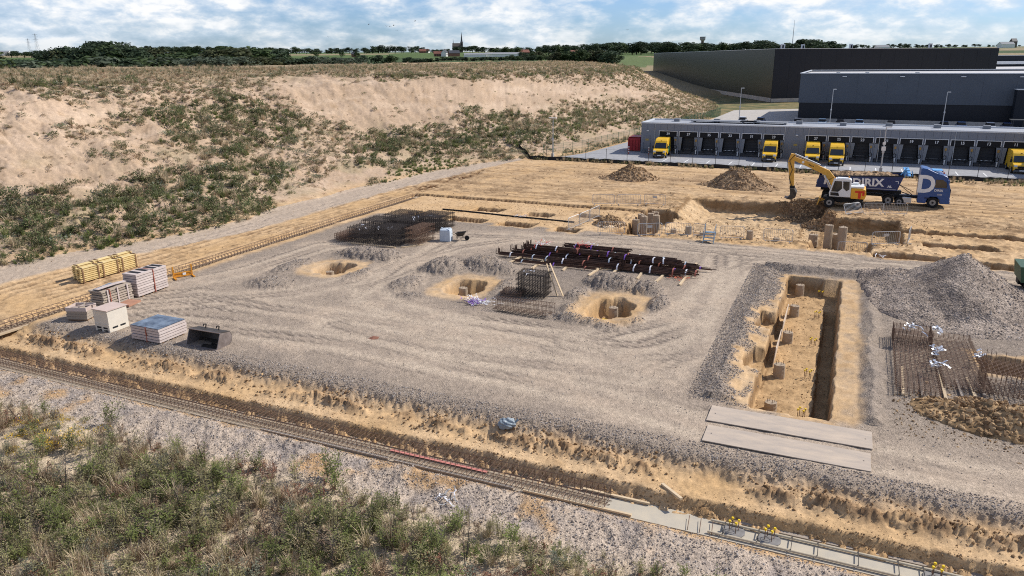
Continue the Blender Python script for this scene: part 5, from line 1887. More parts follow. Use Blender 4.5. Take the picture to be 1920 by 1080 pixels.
# excavator bucket lying open towards the viewer
t = thing('loader_bucket', 'dark worn loader bucket lying open on the gravel, right of the panel stack', 'bucket', -30.1, 27.7, zt(-30, 27.6), .02)
bo = [(-.55, .02), (.25, .0), (.52, .12), (.62, .42), (.48, .70), (-.2, .82)]
L = 1.05
mb = MB()
for (a, b), (c, d) in zip(bo[:-1], bo[1:]):
    mb.add([(-L, a, b), (L, a, b), (L, c, d), (-L, c, d)], [(0, 1, 2, 3)])
sh_ = mb.build('shell', IRON, t, fix=False)
sd = sh_.modifiers.new('thickness', 'SOLIDIFY')
sd.thickness = .04
for s in (-1, 1):
    MB().prism(bo, s * L - .02, s * L + .02, lambda p, q, a: (a, p, q)).build('side_plate', IRON_B, t)
MB().box((0, -.58, .03), (2 * L + .06, .14, .04)).build('cutting_edge', IRON_B, t)
MB().box((0, -.2, .835), (2 * L + .04, .08, .04)).build('top_lip', IRON_B, t)
for xx in (-.45, .45):
    mb = MB()
    mb.path([(xx, .35, .75), (xx, .42, .95), (xx, .25, 1.0), (xx, .2, .9)], .035, 5)
    mb.build('hook', IRON, t)

# bags, barrow, plank and small things
t = thing('big_bag', 'pale blue grey woven big bag standing right of the basket cluster', 'big bag', -29.9, 53.7, zt(-29.9, 53.7), .25)
b = MB().box((0, 0, .5), (.95, .95, 1.0), taper=.94).build('bag', BIGBAG, t)
bevel(b, .09, 3)
MB().add([(-.42, -.42, .98), (.42, -.42, .98), (.36, .38, 1.06), (-.38, .36, 1.02), (0, 0, 1.12)], [(0, 1, 4), (1, 2, 4), (2, 3, 4), (3, 0, 4)]).build('top_flap', BIGBAG, t)
for s in (-1, 1):
    MB().path([(s * .38, -.4, 1.0), (s * .3, -.2, 1.18), (s * .34, .3, 1.02)], .025, 5).build('lifting_loop', BIGBAG, t, fix=False)
t = thing('wheelbarrow', 'dark wheelbarrow tipped against the big bag', 'wheelbarrow', -28.85, 54.3, zt(-28.8, 54.3), .2)
MB().add([(-.4, -.3, .62), (.45, -.3, .72), (.45, .3, .72), (-.4, .3, .62), (-.2, -.18, .35), (.25, -.18, .38), (.25, .18, .38), (-.2, .18, .35)], [(4, 5, 6, 7), (0, 1, 5, 4), (1, 2, 6, 5), (2, 3, 7, 6), (3, 0, 4, 7)]).build('tray', IRON, t)
w_ = MB().wheel((.55, 0, .2), .2, .09, axis='y', n=14).build('wheel', TYRE, t)
for s in (-.2, .2):
    MB().path([(.55, s * .4, .2), (-.1, s, .32), (-.75, s * 1.3, .6)], .02, 5).build('handle', IRON, t, fix=False)
    MB().path([(-.3, s, .36), (-.35, s, 0)], .02, 5).build('leg', IRON, t, fix=False)
t = thing('grey_sack', 'crumpled grey plastic sack on the gravel slope above the front trench', 'sack', -11.75, 25.75, zt(-11.75, 25.75) - .02, .5)
bm = bmesh.new()
bmesh.ops.create_icosphere(bm, subdivisions=4, radius=1)
for vtx in bm.verts:
    c = vtx.co
    k = 1 + .16 * math.sin(c.x * 5 + 1) * math.cos(c.y * 6) + .06 * math.sin(c.z * 13 + c.x * 9)
    c.x, c.y, c.z = c.x * .33 * k * (1 + .3 * abs(c.y)), c.y * .26 * k, max(c.z, -.6) * .24 * k + .14
me = bpy.data.meshes.new('bag')
bm.to_mesh(me)
bm.free()
me.materials.append(mat('grey blue plastic', (.17, .21, .24), .4, .3, 6, rgb2=(.28, .33, .36)))
link('bag', me, t)
MB().add([(.3, .0, .2), (.46, .06, .34), (.5, -.04, .3), (.34, -.1, .16)], [(0, 1, 2, 3)]).build('tied_end', MATS['grey blue plastic'], t, fix=False)
p, q = W(-4.85, 24.25, zt(-4.85, 24.25) + .06), W(-4.0, 23.55, zt(-4.0, 23.95) + .04)
o = MB().beam((0, 0, 0), q - p, .11, .09).build('short_beam', WOOD, None, p)
tag(o, 'short pale timber hanging over the rim of the front trench', 'timber')
o = MB().add([(.0, 0, .0), (.35, -.1, .02), (.6, .1, .01), (.5, .4, .03), (.1, .42, .02), (.28, .15, .08)], [(0, 1, 5), (1, 2, 5), (2, 3, 5), (3, 4, 5), (4, 0, 5)]).build('rust_patch', mat('rust clay', (.22, .10, .065), .9, .2, 4), None, W(-22.8, 31.8, zt(-22.5, 31.9)), SITE)
tag(o, 'flat rust brown scrap lying alone on the open gravel', 'scrap')
p0 = [(-36.7 + 1.6 * k, 65.4 - .13 * k + .05 * math.sin(k)) for k in range(10)]
o = MB().path([W(a, b, zt(a, b) + .07) for a, b in p0], .075, 6).build('black_pipe', PLAST_B, None, fix=False)
tag(o, 'long thin black pipe lying across the sand between the small pits', 'pipe')


# ---- crowd barriers
def barrier_mesh():
    f = MB()
    f.path([(-1.05, 0, .12), (-1.05, 0, .98), (-.93, 0, 1.08), (.93, 0, 1.08), (1.05, 0, .98), (1.05, 0, .12), (-1.05, 0, .12)], .022, 5)
    fm = f.mesh('frame', STEEL, fix=False)
    bm_ = MB().tube((0, 0, .12), (0, 0, 1.08), .010, 3, cap=False).mesh('bar', STEEL, fix=False)
    ft = MB().beam((0, -.3, .02), (0, .3, .02), .04, .03).beam((0, 0, .02), (0, 0, .14), .04, .03).mesh('foot', STEEL)
    return fm, bm_, ft


BF, BB, BT = barrier_mesh()


def barrier(u0, v0, u1, v1, label, tilt=0.0, plate=False):
    c = ((u0 + u1) / 2, (v0 + v1) / 2)
    L = math.hypot(u1 - u0, v1 - v0)
    z = max(zt(u0 * .9 + u1 * .1, v0 * .9 + v1 * .1), zt(u0 * .1 + u1 * .9, v0 * .1 + v1 * .9)) + .01
    t = thing('crowd_barrier', label, 'barrier', *c, z, math.atan2(v1 - v0, u1 - u0), 'galvanised crowd barriers')
    t.rotation_euler = (tilt, 0, t.rotation_euler[2])
    t.scale = (L / 2.15, 1, 1)
    link('frame', BF, t)
    for k in range(15):
        link('bar', BB, t, (-.98 + .14 * k, 0, 0))
    for s in (-.85, .85):
        link('foot', BT, t, (s, 0, 0))
    if plate:
        MB().box((0, -.02, .8), (.42, .02, .22)).build('sign_plate', STEEL, t)
    return t


BAR = [(-23.6, 73.6, -21.4, 74.2, 'barrier farthest left beyond the far trench'), (-21.2, 74.2, -18.9, 75.2, 'barrier beyond the far trench, second from the left'), (-18.6, 75.3, -16.4, 75.5, 'barrier beyond the far trench with a pale plate, third from the left'),
       (-21.7, 60.9, -21.4, 63.1, 'nearest barrier of the short row running away beside the small pits'), (-21.4, 63.2, -21.2, 65.4, 'middle barrier of the short row running away beside the small pits'), (-21.2, 65.5, -21.0, 67.8, 'farthest barrier of the short row running away beside the small pits'),
       (-18.9, 60.6, -16.7, 61.4, 'road edge barrier left of the tall pile cluster'), (-15.6, 61.2, -13.7, 62.3, 'road edge barrier with a plate, right of the tall pile cluster'), (-13.5, 62.4, -11.4, 62.9, 'barrier before the stout pile by the blue steps'),
       (-11.2, 62.9, -10.2, 62.7, 'half hidden barrier just left of the blue steps'), (-9.0, 62.8, -7.1, 63.4, 'barrier just right of the blue steps'), (-5.6, 63.4, -3.3, 63.7, 'barrier alone left of the barrier pit'),
       (.1, 64.6, 2.3, 65.0, 'barrier in front of the right tall pile'), (2.5, 65.0, 4.6, 66.2, 'barrier angled at the right corner of the barrier pit'), (5.2, 66.6, 5.5, 68.8, 'barrier running away at the right side of the barrier pit'), (.5, 77.4, 2.0, 79.0, 'tilted barrier leaning before the excavator wheels'),
       (2.0, 78.6, 3.7, 79.3, 'barrier between the tilted one and the truck'), (3.7, 79.2, 5.8, 79.4, 'barrier under the truck cab side, farthest right')]
for i, b in enumerate(BAR):
    barrier(*b, tilt=-.45 if i == 15 else 0.0, plate=i in (2, 7, 13))

# blue steps
t = thing('steel_steps', 'small blue grey steel stair with handrails at the road edge', 'stair', -9.6, 61.3, zt(-9.6, 61.0))
BLUE_S = mat('blue grey steel', (.20, .27, .33), .5, .1, 4)
for k in range(3):
    MB().box((0, .25 * k - .2, .18 + .2 * k), (.8, .24, .04)).build('tread', BLUE_S, t)
for s in (-.42, .42):
    MB().beam((s, -.45, .02), (s, .6, .75), .05, .1).build('stringer', BLUE_S, t)
    MB().path([(s, -.35, .05), (s, -.35, .95), (s, .5, 1.45), (s, .5, .6)], .025, 5).build('handrail', BLUE_S, t, fix=False)
MB().box((0, .62, .72), (.84, .5, .05)).build('landing', BLUE_S, t)


# ---- heaps
def heap_mesh(name, u, v, ru, rv, h, m, label, cat, seed, peaks, lump=.12, n=110, power=1.0):
    """free standing heap: peaks = (du, dv, height, radius u, radius v)"""
    g = np.linspace(-1, 1, n)
    X, Y = np.meshgrid(g * ru, g * rv)
    z = np.zeros_like(X)
    nz = fbm((X + u) * .8, (Y + v) * .8, 4, seed)
    n2 = fbm((X + u) * 3.2, (Y + v) * 3.2, 3, seed + 9)
    for (a, b, hh, pa, pb) in peaks:
        q = np.hypot((X - a) / pa, (Y - b) / pb) * (1 + .16 * nz)
        z = np.maximum(z, hh * np.clip(1 - q, 0, 1) ** power)
    z = np.where(z > .02, z + (lump * n2 + lump * nz) * np.clip(z * 2, 0, 1), z)
    base = terrain(X + u, Y + v)
    zz = np.where(z > .01, base + z, base - .12)
    vs, idx = [], -np.ones((n, n), int)
    keep = np.zeros((n, n), bool)
    on = z > .01
    keep[:-1, :-1] |= on[:-1, :-1]
    for dy in (-1, 0, 1):
        for dx in (-1, 0, 1):
            keep |= np.roll(np.roll(on, dy, 0), dx, 1)
    fs = []
    for j in range(n):
        for i in range(n):
            if keep[j, i]:
                idx[j, i] = len(vs)
                vs.append((X[j, i], Y[j, i], zz[j, i]))
    for j in range(n - 1):
        for i in range(n - 1):
            q = (idx[j, i], idx[j, i + 1], idx[j + 1, i + 1], idx[j + 1, i])
            if min(q) >= 0:
                fs.append(q)
    me = bpy.data.meshes.new(name)
    me.from_pydata(vs, [], fs)
    me.polygons.foreach_set('use_smooth', [True] * len(fs))
    me.materials.append(m)
    o = link(name, me, None, W(u, v, 0), SITE)
    tag(o, label, cat)

    def surf(a, b):
        """height of the heap over the site"""
        i = int(np.clip((a - u + ru) / (2 * ru) * (n - 1), 0, n - 1))
        j = int(np.clip((b - v + rv) / (2 * rv) * (n - 1), 0, n - 1))
        return zz[j, i], z[j, i]
    return o, surf


def heap_material(name, c1, c2, scale, stone):
    m = bpy.data.materials.new(name)
    m.use_nodes = True
    nt = m.node_tree
    N, L = nt.nodes, nt.links
    b = N['Principled BSDF']
    b.inputs['Roughness'].default_value = .95
    b.inputs['Specular IOR Level'].default_value = .12
    geo = N.new('ShaderNodeNewGeometry')
    nz = N.new('ShaderNodeTexNoise')
    nz.inputs['Scale'].default_value = scale
    nz.inputs['Detail'].default_value = 7
    nz.inputs['Roughness'].default_value = .65
    L.new(geo.outputs['Position'], nz.inputs['Vector'])
    rp = N.new('ShaderNodeValToRGB')
    rp.color_ramp.elements[0].position, rp.color_ramp.elements[1].position = .38, .64
    rp.color_ramp.elements[0].color, rp.color_ramp.elements[1].color = (*c1, 1), (*c2, 1)
    L.new(nz.outputs['Fac'], rp.inputs[0])
    vo = N.new('ShaderNodeTexVoronoi')
    vo.inputs['Scale'].default_value = stone
    L.new(geo.outputs['Position'], vo.inputs['Vector'])
    sp = N.new('ShaderNodeSeparateColor')
    L.new(vo.outputs['Color'], sp.inputs[0])
    mr = N.new('ShaderNodeMapRange')
    mr.inputs[3].default_value, mr.inputs[4].default_value = .55, 1.45
    L.new(sp.outputs[0], mr.inputs[0])
    vm = N.new('ShaderNodeVectorMath')
    vm.operation = 'SCALE'
    L.new(rp.outputs[0], vm.inputs[0])
    L.new(mr.outputs[0], vm.inputs['Scale'])
    L.new(vm.outputs[0], b.inputs['Base Color'])
    bp = N.new('ShaderNodeBump')
    bp.inputs['Strength'].default_value = .8
    bp.inputs['Distance'].default_value = .05
    L.new(vo.outputs['Distance'], bp.inputs['Height'])
    L.new(bp.outputs[0], b.inputs['Normal'])
    return m


GRAVEL_M = heap_material('heaped gravel', (.225, .18, .145), (.36, .295, .24), .35, 11)
SOIL_M = heap_material('dug soil', (.20, .13, .075), (.36, .245, .145), .9, 5)
SOIL_D = heap_material('damp soil', (.12, .075, .042), (.22, .14, .08), .9, 5)
SOIL_R = heap_material('spread brown soil', (.22, .14, .07), (.40, .27, .145), .8, 5)
HEAPSURF = []
HEAPSURF.append((heap_mesh('gravel_heap', 6.3, 52.4, 6.4, 9.6, 3, GRAVEL_M, 'big grey gravel heap at the right beside the long pit', 'gravel heap', 5,
                           [(1.0, -.4, 2.9, 4.1, 6.8), (-.6, -1.6, 1.5, 3.8, 5.6), (-2.0, 1.0, .8, 2.8, 4.6), (3.6, -1.5, 1.0, 3.0, 5.8), (1.6, -5.4, .45, 3.4, 2.6)], .07, 130)[1], 6.3, 52.4, 4.2, 7.0, 'g'))
HEAPSURF.append((heap_mesh('earth_heap', -24.7, 92.3, 4.6, 4.0, 2, SOIL_M, 'left of two brown earth heaps on the far sand near the yard', 'earth heap', 15,
                           [(0, 0, 1.75, 3.3, 2.6), (.9, .2, 1.6, 2.6, 2.2), (-1.6, -.6, .5, 2.6, 1.8)], .16, 90)[1], -24.7, 92.3, 3.0, 2.3, 's'))
HEAPSURF.append((heap_mesh('earth_heap', -11.2, 90.9, 5.2, 4.6, 2, SOIL_M, 'right and larger of two brown earth heaps on the far sand', 'earth heap', 25,
                           [(0, 0, 2.3, 3.8, 3.1), (-1.0, .2, 2.1, 3.0, 2.6), (2.0, -.6, .9, 2.6, 2.0), (-3.0, .1, .4, 2.0, 1.4)], .17, 90)[1], -11.2, 90.9, 3.6, 3.0, 's'))
HEAPSURF.append((heap_mesh('spoil_heap', 6.5, 33.9, 3.4, 3.0, 1, SOIL_R, 'low lumpy brown spoil heap at the right in front of the rebar mats', 'spoil heap', 35,
                           [(0, 0, .75, 2.4, 1.9), (1.2, -.3, .95, 2.4, 1.8), (-1.4, .2, .45, 1.4, 1.4)], .16, 90)[1], 6.5, 33.9, 2.6, 2.0, 's'))
HEAPSURF.append((heap_mesh('soil_pile', -3.5, 81.4, 3.0, 2.0, 1, SOIL_D, 'dark damp soil pile under the excavator bucket at the pit edge', 'soil pile', 45,
                           [(0, 0, .7, 1.7, 1.3), (1.2, .1, .5, 1.2, 1.1)], .14, 70)[1], -3.5, 81.4, 1.4, 1.0, 's'))
HEAPSURF.append((heap_mesh('soil_pile', -1.6, 76.8, 2.2, 2.2, 1, SOIL_M, 'small brown soil pile on the ledge beside the barrier pit', 'soil pile', 55,
                           [(0, 0, .7, 1.4, 1.4), (-.6, .4, .6, 1.3, 1.2)], .14, 60)[1], -1.6, 76.8, 1.3, 1.3, 's'))
HEAPSURF.append((heap_mesh('sand_cone', -19.2, 65.0, 2.0, 2.2, 1, heap_material('light sand', (.50, .37, .235), (.58, .44, .29), .8, 9), 'pale pointed sand cone left of the tall pile cluster', 'sand cone', 65,
                           [(0, 0, .85, 1.5, 1.9)], .05, 60)[1], -19.2, 65.0, 1.2, 1.4, 's'))
# ------------------------------------------------------------------ tipper truck
T_BLUE = mat('truck blue', (.006, .062, .23), .32, .05, 1.2, spec=.6)
T_NAVY = mat('trailer navy', (.008, .025, .115), .4, .08, 1.0, spec=.5)
T_LBLUE = mat('light blue paint', (.10, .34, .66), .4, .06, 2, spec=.5)
CHAS = mat('chassis black', (.015, .015, .017), .6, .2, 5)
ALU = mat('aluminium tank', (.55, .56, .57), .35, .08, 4, metal=.6)

tr = thing('tipper_truck', 'blue and navy tipper truck with a large white D on the cab, loaded with soil', 'truck', 0, 85.5, .0)


def xz(p, q, a):
    return (p, a, q)


# trailer body: open shell with sloping ends
tb = MB()
prof = [(-2.70, 1.46), (-2.45, 2.62), (5.42, 3.0), (4.95, 1.5)]
for y in (-1.25, 1.25):
    tb.prism(prof, y - .03, y + .03, xz)
tb.quad((-2.70, -1.25, 1.46), (4.95, -1.25, 1.5), (4.95, 1.25, 1.5), (-2.70, 1.25, 1.46))
tb.quad((4.95, -1.25, 1.5), (5.42, -1.25, 3.0), (5.42, 1.25, 3.0), (4.95, 1.25, 1.5))
body = tb.build('trailer_body', T_NAVY, tr, fix=False)
MB().quad((-2.71, -1.25, 1.46), (-2.46, -1.25, 2.62), (-2.46, 1.25, 2.62), (-2.71, 1.25, 1.46)).box((-2.62, 0, 1.9), (.08, 2.3, .1)).build('tailgate', T_NAVY, body)
for y in (-1.29, 1.29):
    MB().beam((-2.45, y, 2.63), (5.42, y, 3.01), .09, .10).build('top_rail', CHAS, body)
    MB().beam((-1.6, y * .995, 1.60), (4.85, y * .995, 1.61), .02, .05).build('trim_line', mat('pale trim', (.4, .42, .45), .5, .05, 4), body)
rb = MB()
n = 40
vs, fs = [], []
for j in range(9):
    for i in range(n):
        x = -2.2 + 7.2 * i / (n - 1)
        y = -1.18 + 2.36 * j / 8
        e = min((x + 2.2), (5.0 - x), 1.0) * (1 - abs(y) / 1.25) ** .6
        vs.append((x, y, 2.55 + .036 * (x + 2.2) + .42 * min(1, e) * (1 if x < 4.1 else max(0, (5 - x) / .9)) + .10 * random.uniform(-1, 1) * min(1, e * 2)))
for j in range(8):
    for i in range(n - 1):
        fs.append((j * n + i, j * n + i + 1, (j + 1) * n + i + 1, (j + 1) * n + i))
ld = MB().add(vs, fs).build('soil_load', SOIL_M, None, W(0, 85.5), SITE, fix=False)
tag(ld, 'brown soil heaped in the tipper trailer', 'soil load')
text_mesh('lettering', 'DIRIX', 1.06, WHITE, body, (2.2, -1.288, 2.17), (math.pi / 2, -.03, 0), .004, 1.06, .035)
text_mesh('lettering', '.NL', .30, WHITE, body, (4.22, -1.288, 1.88), (math.pi / 2, -.03, 0), .004, 1.0, .012)
MB().add([(-1.95, -1.29, 1.8), (-1.75, -1.29, 1.8), (-1.62, -1.29, 2.45), (-1.85, -1.29, 2.45)], [(0, 1, 2, 3)]).build('white_mark', WHITE, body)
MB().box((4.85, -1.29, 2.45), (.3, .012, .05)).box((4.97, -1.29, 2.33), (.05, .012, .28)).build('white_corner_mark', WHITE, body)
# head frame above the front of the trailer
hf = MB()
for y in (-1.0, -.5, 0, .5, 1.0):
    hf.beam((5.45, y, 2.85), (5.55, y, 3.62), .12, .1)
hf.box((5.6, 0, 3.55), (.5, 2.2, .1)).box((5.75, 0, 3.28), (.45, 2.1, .08)).box((5.85, 0, 3.0), (.4, 2.0, .08))
hf.beam((5.1, -1.1, 3.1), (5.6, -1.1, 3.85), .1, .1).beam((6.05, -1.0, 3.55), (6.2, -1.0, 3.0), .08, .08)
hf.build('head_frame', T_LBLUE, tr)
MB().box((1.6, 0, 1.22), (7.6, .9, .3)).box((5.6, 0, .85), (7.2, .85, .22)).build('chassis', CHAS, tr)
MB().beam((5.1, -.4, 1.4), (6.5, -.5, .95), .08, .08).beam((5.0, .4, 2.0), (6.6, .5, 1.2), .05, .05).beam((4.9, -.3, 2.2), (6.4, -.6, 1.1), .05, .05).build('hoses', CHAS, tr)['kind'] = 'stuff'


def truck_wheel(x, y, r, w, parent):
    wv = MB().wheel((x, y, r), r, w, axis='y', n=22).build('wheel', TYRE, parent)
    s = -1 if y < 0 else 1
    MB().wheel((x, y + s * (w / 2 + .005), r), r * .55, .02, axis='y', n=14).build('rim', mat('wheel rim', (.30, .29, .27), .5, .2, 5, metal=.3), wv)
    MB().wheel((x, y + s * (w / 2 + .03), r), r * .2, .05, axis='y', n=10).build('hub', CHAS, wv)
    return wv


for s in (-1, 1):
    for x, r in ((-1.55, .5), (-.25, .5), (1.05, .5), (4.25, .52), (5.28, .42), (8.25, .52)):
        truck_wheel(x, s * 1.05, r, .34, tr)
    MB().box((5.95, s * 1.0, .62), (.8, .42, .5)).build('fuel_tank', ALU, tr)
    MB().prism([(3.62, .75), (3.72, 1.12), (4.2, 1.22), (4.75, 1.12), (4.85, .75), (4.72, .75), (4.62, 1.05), (4.2, 1.12), (3.85, 1.05), (3.74, .75)], s * 1.05 - .2, s * 1.05 + .2, xz).build('mudguard', CHAS, tr)
cabp = [(6.85, .55), (6.85, 3.80), (7.0, 3.88), (7.45, 3.80), (8.3, 3.42), (8.9, 3.25), (9.25, 3.10), (9.55, 2.1), (9.66, 1.5), (9.68, .45), (8.85, .42), (8.8, .8), (8.55, 1.08), (7.95, 1.08), (7.7, .8), (7.65, .42), (6.9, .42)]
cab = MB().prism(cabp, -1.2, 1.2, xz).build('cab', T_BLUE, tr)
bevel(cab, .06, 2)
text_mesh('lettering', 'D', 2.36, WHITE, cab, (7.46, -1.212, 2.24), (math.pi / 2, 0, 0), .004, .92, .075)
text_mesh('lettering', 'DIRIX', .30, WHITE, cab, (8.62, -1.212, 1.74), (math.pi / 2, 0, 0), .004, 1.0, .008)
for k in range(2):
    MB().box((8.75, -1.21, 1.40 - .09 * k), (.42, .012, .03)).build('white_text_line', WHITE, cab)
for s in (-1, 1):
    MB().prism([(8.25, 2.02), (8.25, 2.82), (8.85, 2.82), (9.2, 2.55), (9.28, 2.02)], s * 1.215 - .008, s * 1.215 + .008, xz).build('side_window', GLASS, cab)
    MB().box((9.35, s * 1.42, 2.45), (.16, .2, .75)).build('mirror', T_BLUE if s < 0 else CHAS, cab)
    MB().box((9.69, s * .92, .85), (.06, .42, .26)).build('headlight', LAMP, cab)
    MB().box((7.72, s * 1.21, .95), (.5, .02, .1)).build('step', CHAS, cab)
MB().quad((9.285, -1.02, 3.02), (9.575, -1.1, 2.08), (9.575, 1.1, 2.08), (9.285, 1.02, 3.02)).build('windscreen', GLASS, cab, fix=False)
MB().box((9.69, 0, 1.45), (.05, 1.7, .8)).box((9.71, 0, .55), (.06, 2.2, .25), 1).build('front_grille', [CHAS, T_BLUE], cab)
MB().box((8.35, 0, 3.62), (.9, 1.5, .06)).box((8.9, -.7, 3.42), (.12, .12, .16), 1).box((8.9, .7, 3.42), (.12, .12, .16), 1).build('roof_beacon', [T_LBLUE, SIGNRED], cab)

# ------------------------------------------------------------------ wheeled excavator
E_Y = mat('excavator yellow', (.66, .36, .055), .5, .10, 2, spec=.4)
E_O = mat('excavator orange yellow', (.74, .38, .03), .45, .06, 2, spec=.4)
E_W = mat('excavator white', (.74, .75, .74), .4, .04, 2, spec=.5)
E_R = mat('logo red', (.62, .05, .02), .5, .05, 3)
ex = thing('wheeled_excavator', 'white and yellow wheeled excavator reaching its arm down left in front of the truck', 'excavator', 0, 82.0, 0.0)
MB().box((.1, 0, .72), (3.7, .9, .36)).box((-1.15, 0, .6), (.3, 2.0, .3)).box((1.45, 0, .6), (.3, 2.0, .3)).box((.2, 0, .98), (1.3, 1.3, .16)).build('undercarriage', CHAS, ex)
for x in (-1.15, 1.45):
    for s in (-1, 1):
        truck_wheel(x, s * .98, .50, .46, ex)
MB().add([(-2.3, -1.2, .2), (-2.3, 1.2, .2), (-2.15, 1.2, .75), (-2.15, -1.2, .75), (-2.2, -1.2, .2), (-2.2, 1.2, .2), (-2.05, 1.2, .75), (-2.05, -1.2, .75)], [(0, 1, 2, 3), (7, 6, 5, 4), (0, 4, 5, 1), (3, 2, 6, 7), (0, 3, 7, 4), (1, 5, 6, 2)]).beam((-2.1, -.5, .5), (-1.5, -.4, .7), .1, .12).beam((-2.1, .5, .5), (-1.5, .4, .7), .1, .12).build('dozer_blade', E_Y, ex)
MB().box((.35, 0, 1.08), (3.2, 2.3, .12)).build('upper_deck', CHAS, ex)
cw = [(.72, 1.12), (.72, 2.0), (1.75, 2.05), (2.05, 1.92), (2.12, 1.4), (2.02, 1.0), (.8, 1.0)]
eng = MB().prism(cw, -1.2, 1.2, xz).build('engine_housing', E_O, ex)
bevel(eng, .05, 2)
MB().box((1.25, 0, 2.12), (1.25, 2.0, .16)).box((1.1, .3, 2.3), (.5, .5, .22)).build('engine_cover', E_W, ex)
MB().tube((1.55, .5, 2.1), (1.55, .5, 2.62), .06, 8).build('exhaust', CHAS, ex)
MB().box((1.52, -1.21, 1.72), (.85, .014, .20)).box((1.52, -1.21, 1.36), (.26, .014, .60)).box((1.86, -1.21, 1.5), (.2, .014, .3)).build('red_logo', E_R, eng)
cbp = [(-1.22, 1.12), (-1.28, 1.5), (-.95, 2.82), (-.80, 2.92), (.55, 2.92), (.68, 2.8), (.72, 1.12)]
cb = MB().prism(cbp, -1.2, -.12, xz).build('cab', E_W, ex)
bevel(cb, .05, 2)
MB().prism([(-1.1, 1.62), (-.86, 2.68), (-.2, 2.68), (-.12, 1.95), (-.45, 1.62)], -1.212, -1.195, xz).build('door_window', GLASS, cb)
MB().prism([(-1.12, 1.22), (-1.15, 1.55), (-.42, 1.55), (-.3, 1.22)], -1.212, -1.195, xz).build('lower_window', GLASS, cb)
MB().prism([(-.02, 2.0), (-.08, 2.68), (.50, 2.68), (.55, 1.9), (.3, 1.72)], -1.212, -1.195, xz).build('rear_window', GLASS, cb)
MB().quad((-1.27, -1.08, 1.58), (-.96, -1.08, 2.76), (-.96, -.22, 2.76), (-1.27, -.22, 1.58)).build('windscreen', GLASS, cb, fix=False)
MB().box((-.1, -.66, 2.95), (1.1, .8, .05)).build('roof_plate', E_W, cb)
MB().box((-.85, -1.1, 2.98), (.12, .14, .1)).tube((.4, -.6, 2.95), (.4, -.6, 3.15), .06, 8).build('work_light', ORANGE, cb)
bm_ = MB()


def seg(p, q, h0, h1, w, mb):
    p, q = Vector(p), Vector(q)
    d = (q - p).normalized()
    n = Vector((-d.z, 0, d.x))
    vs = []
    for e, h in ((p, h0), (q, h1)):
        for a, b in ((-1, -1), (1, -1), (1, 1), (-1, 1)):
            vs.append(e + Vector((0, a * w / 2, 0)) + n * (b * h / 2))
    mb.add(vs, [(3, 2, 1, 0), (4, 5, 6, 7), (0, 1, 5, 4), (1, 2, 6, 5), (2, 3, 7, 6), (3, 0, 4, 7)])


b1 = MB()
seg((-.5, .35, 1.45), (-1.25, .35, 2.75), .55, .62, .42, b1)
seg((-1.2, .35, 2.66), (-1.75, .35, 3.35), .62, .58, .42, b1)
b1.build('lower_boom', E_Y, ex)
b2 = MB()
seg((-1.6, .35, 3.22), (-2.9, .35, 3.78), .58, .54, .40, b2)
seg((-2.85, .35, 3.76), (-5.15, .35, 4.62), .54, .36, .38, b2)
b2.build('upper_boom', E_Y, ex)
ub = [o for o in ex.children if o.name.startswith('upper_boom')][0]
for k in range(4):
    MB().box((-3.05 - .13 * k, .148, 3.83 + .049 * k), (.075, .012, .15)).build('dark_mark', mat('dark boom print', (.10, .055, .02), .6, .1, 4), ub)
MB().tube((-4.05, .150, 4.21), (-4.05, .162, 4.21), .13, 12).build('white_emblem', WHITE, ub)
st_ = MB()
seg((-5.05, .35, 5.0), (-5.2, .35, 4.2), .45, .62, .36, st_)
seg((-5.2, .35, 4.2), (-4.86, .35, 1.5), .60, .34, .32, st_)
st_.build('stick', E_Y, ex)
cyl = MB()
cyl.tube((-1.1, .02, 1.5), (-1.9, .02, 3.0), .09, 8).tube((-1.1, .68, 1.5), (-1.9, .68, 3.0), .09, 8)
cyl.tube((-2.4, .35, 3.98), (-4.9, .35, 4.98), .08, 8).tube((-5.42, .35, 3.9), (-5.12, .35, 1.9), .07, 8)
cyl.build('hydraulic_rams', ALU, ex)['kind'] = 'stuff'
hz_ = MB()
hz_.path([(-4.9, .12, 4.9), (-5.35, .12, 4.3), (-5.0, .12, 3.4), (-5.25, .12, 2.6), (-4.9, .12, 1.7)], .03, 5)
hz_.path([(-2.6, .5, 4.1), (-3.6, .5, 4.4), (-4.9, .5, 4.9)], .03, 5)
hz_.build('hoses', CHAS, ex, fix=False)['kind'] = 'stuff'
bk = [(-5.05, 1.55), (-4.6, 1.5), (-4.35, 1.1), (-4.45, .6), (-4.85, .38), (-5.3, .45), (-4.95, .8), (-5.0, 1.2)]
bkt = MB().prism(bk, -.3, 1.0, xz).build('bucket', IRON, ex)
for k in range(5):
    MB().beam((-5.25, -.22 + .285 * k, .48), (-5.5, -.22 + .285 * k, .56), .09, .06).build('bucket_tooth', IRON_B, bkt)
MB().box((-4.85, .35, 1.62), (.5, .5, .25)).build('quick_coupler', CHAS, ex)

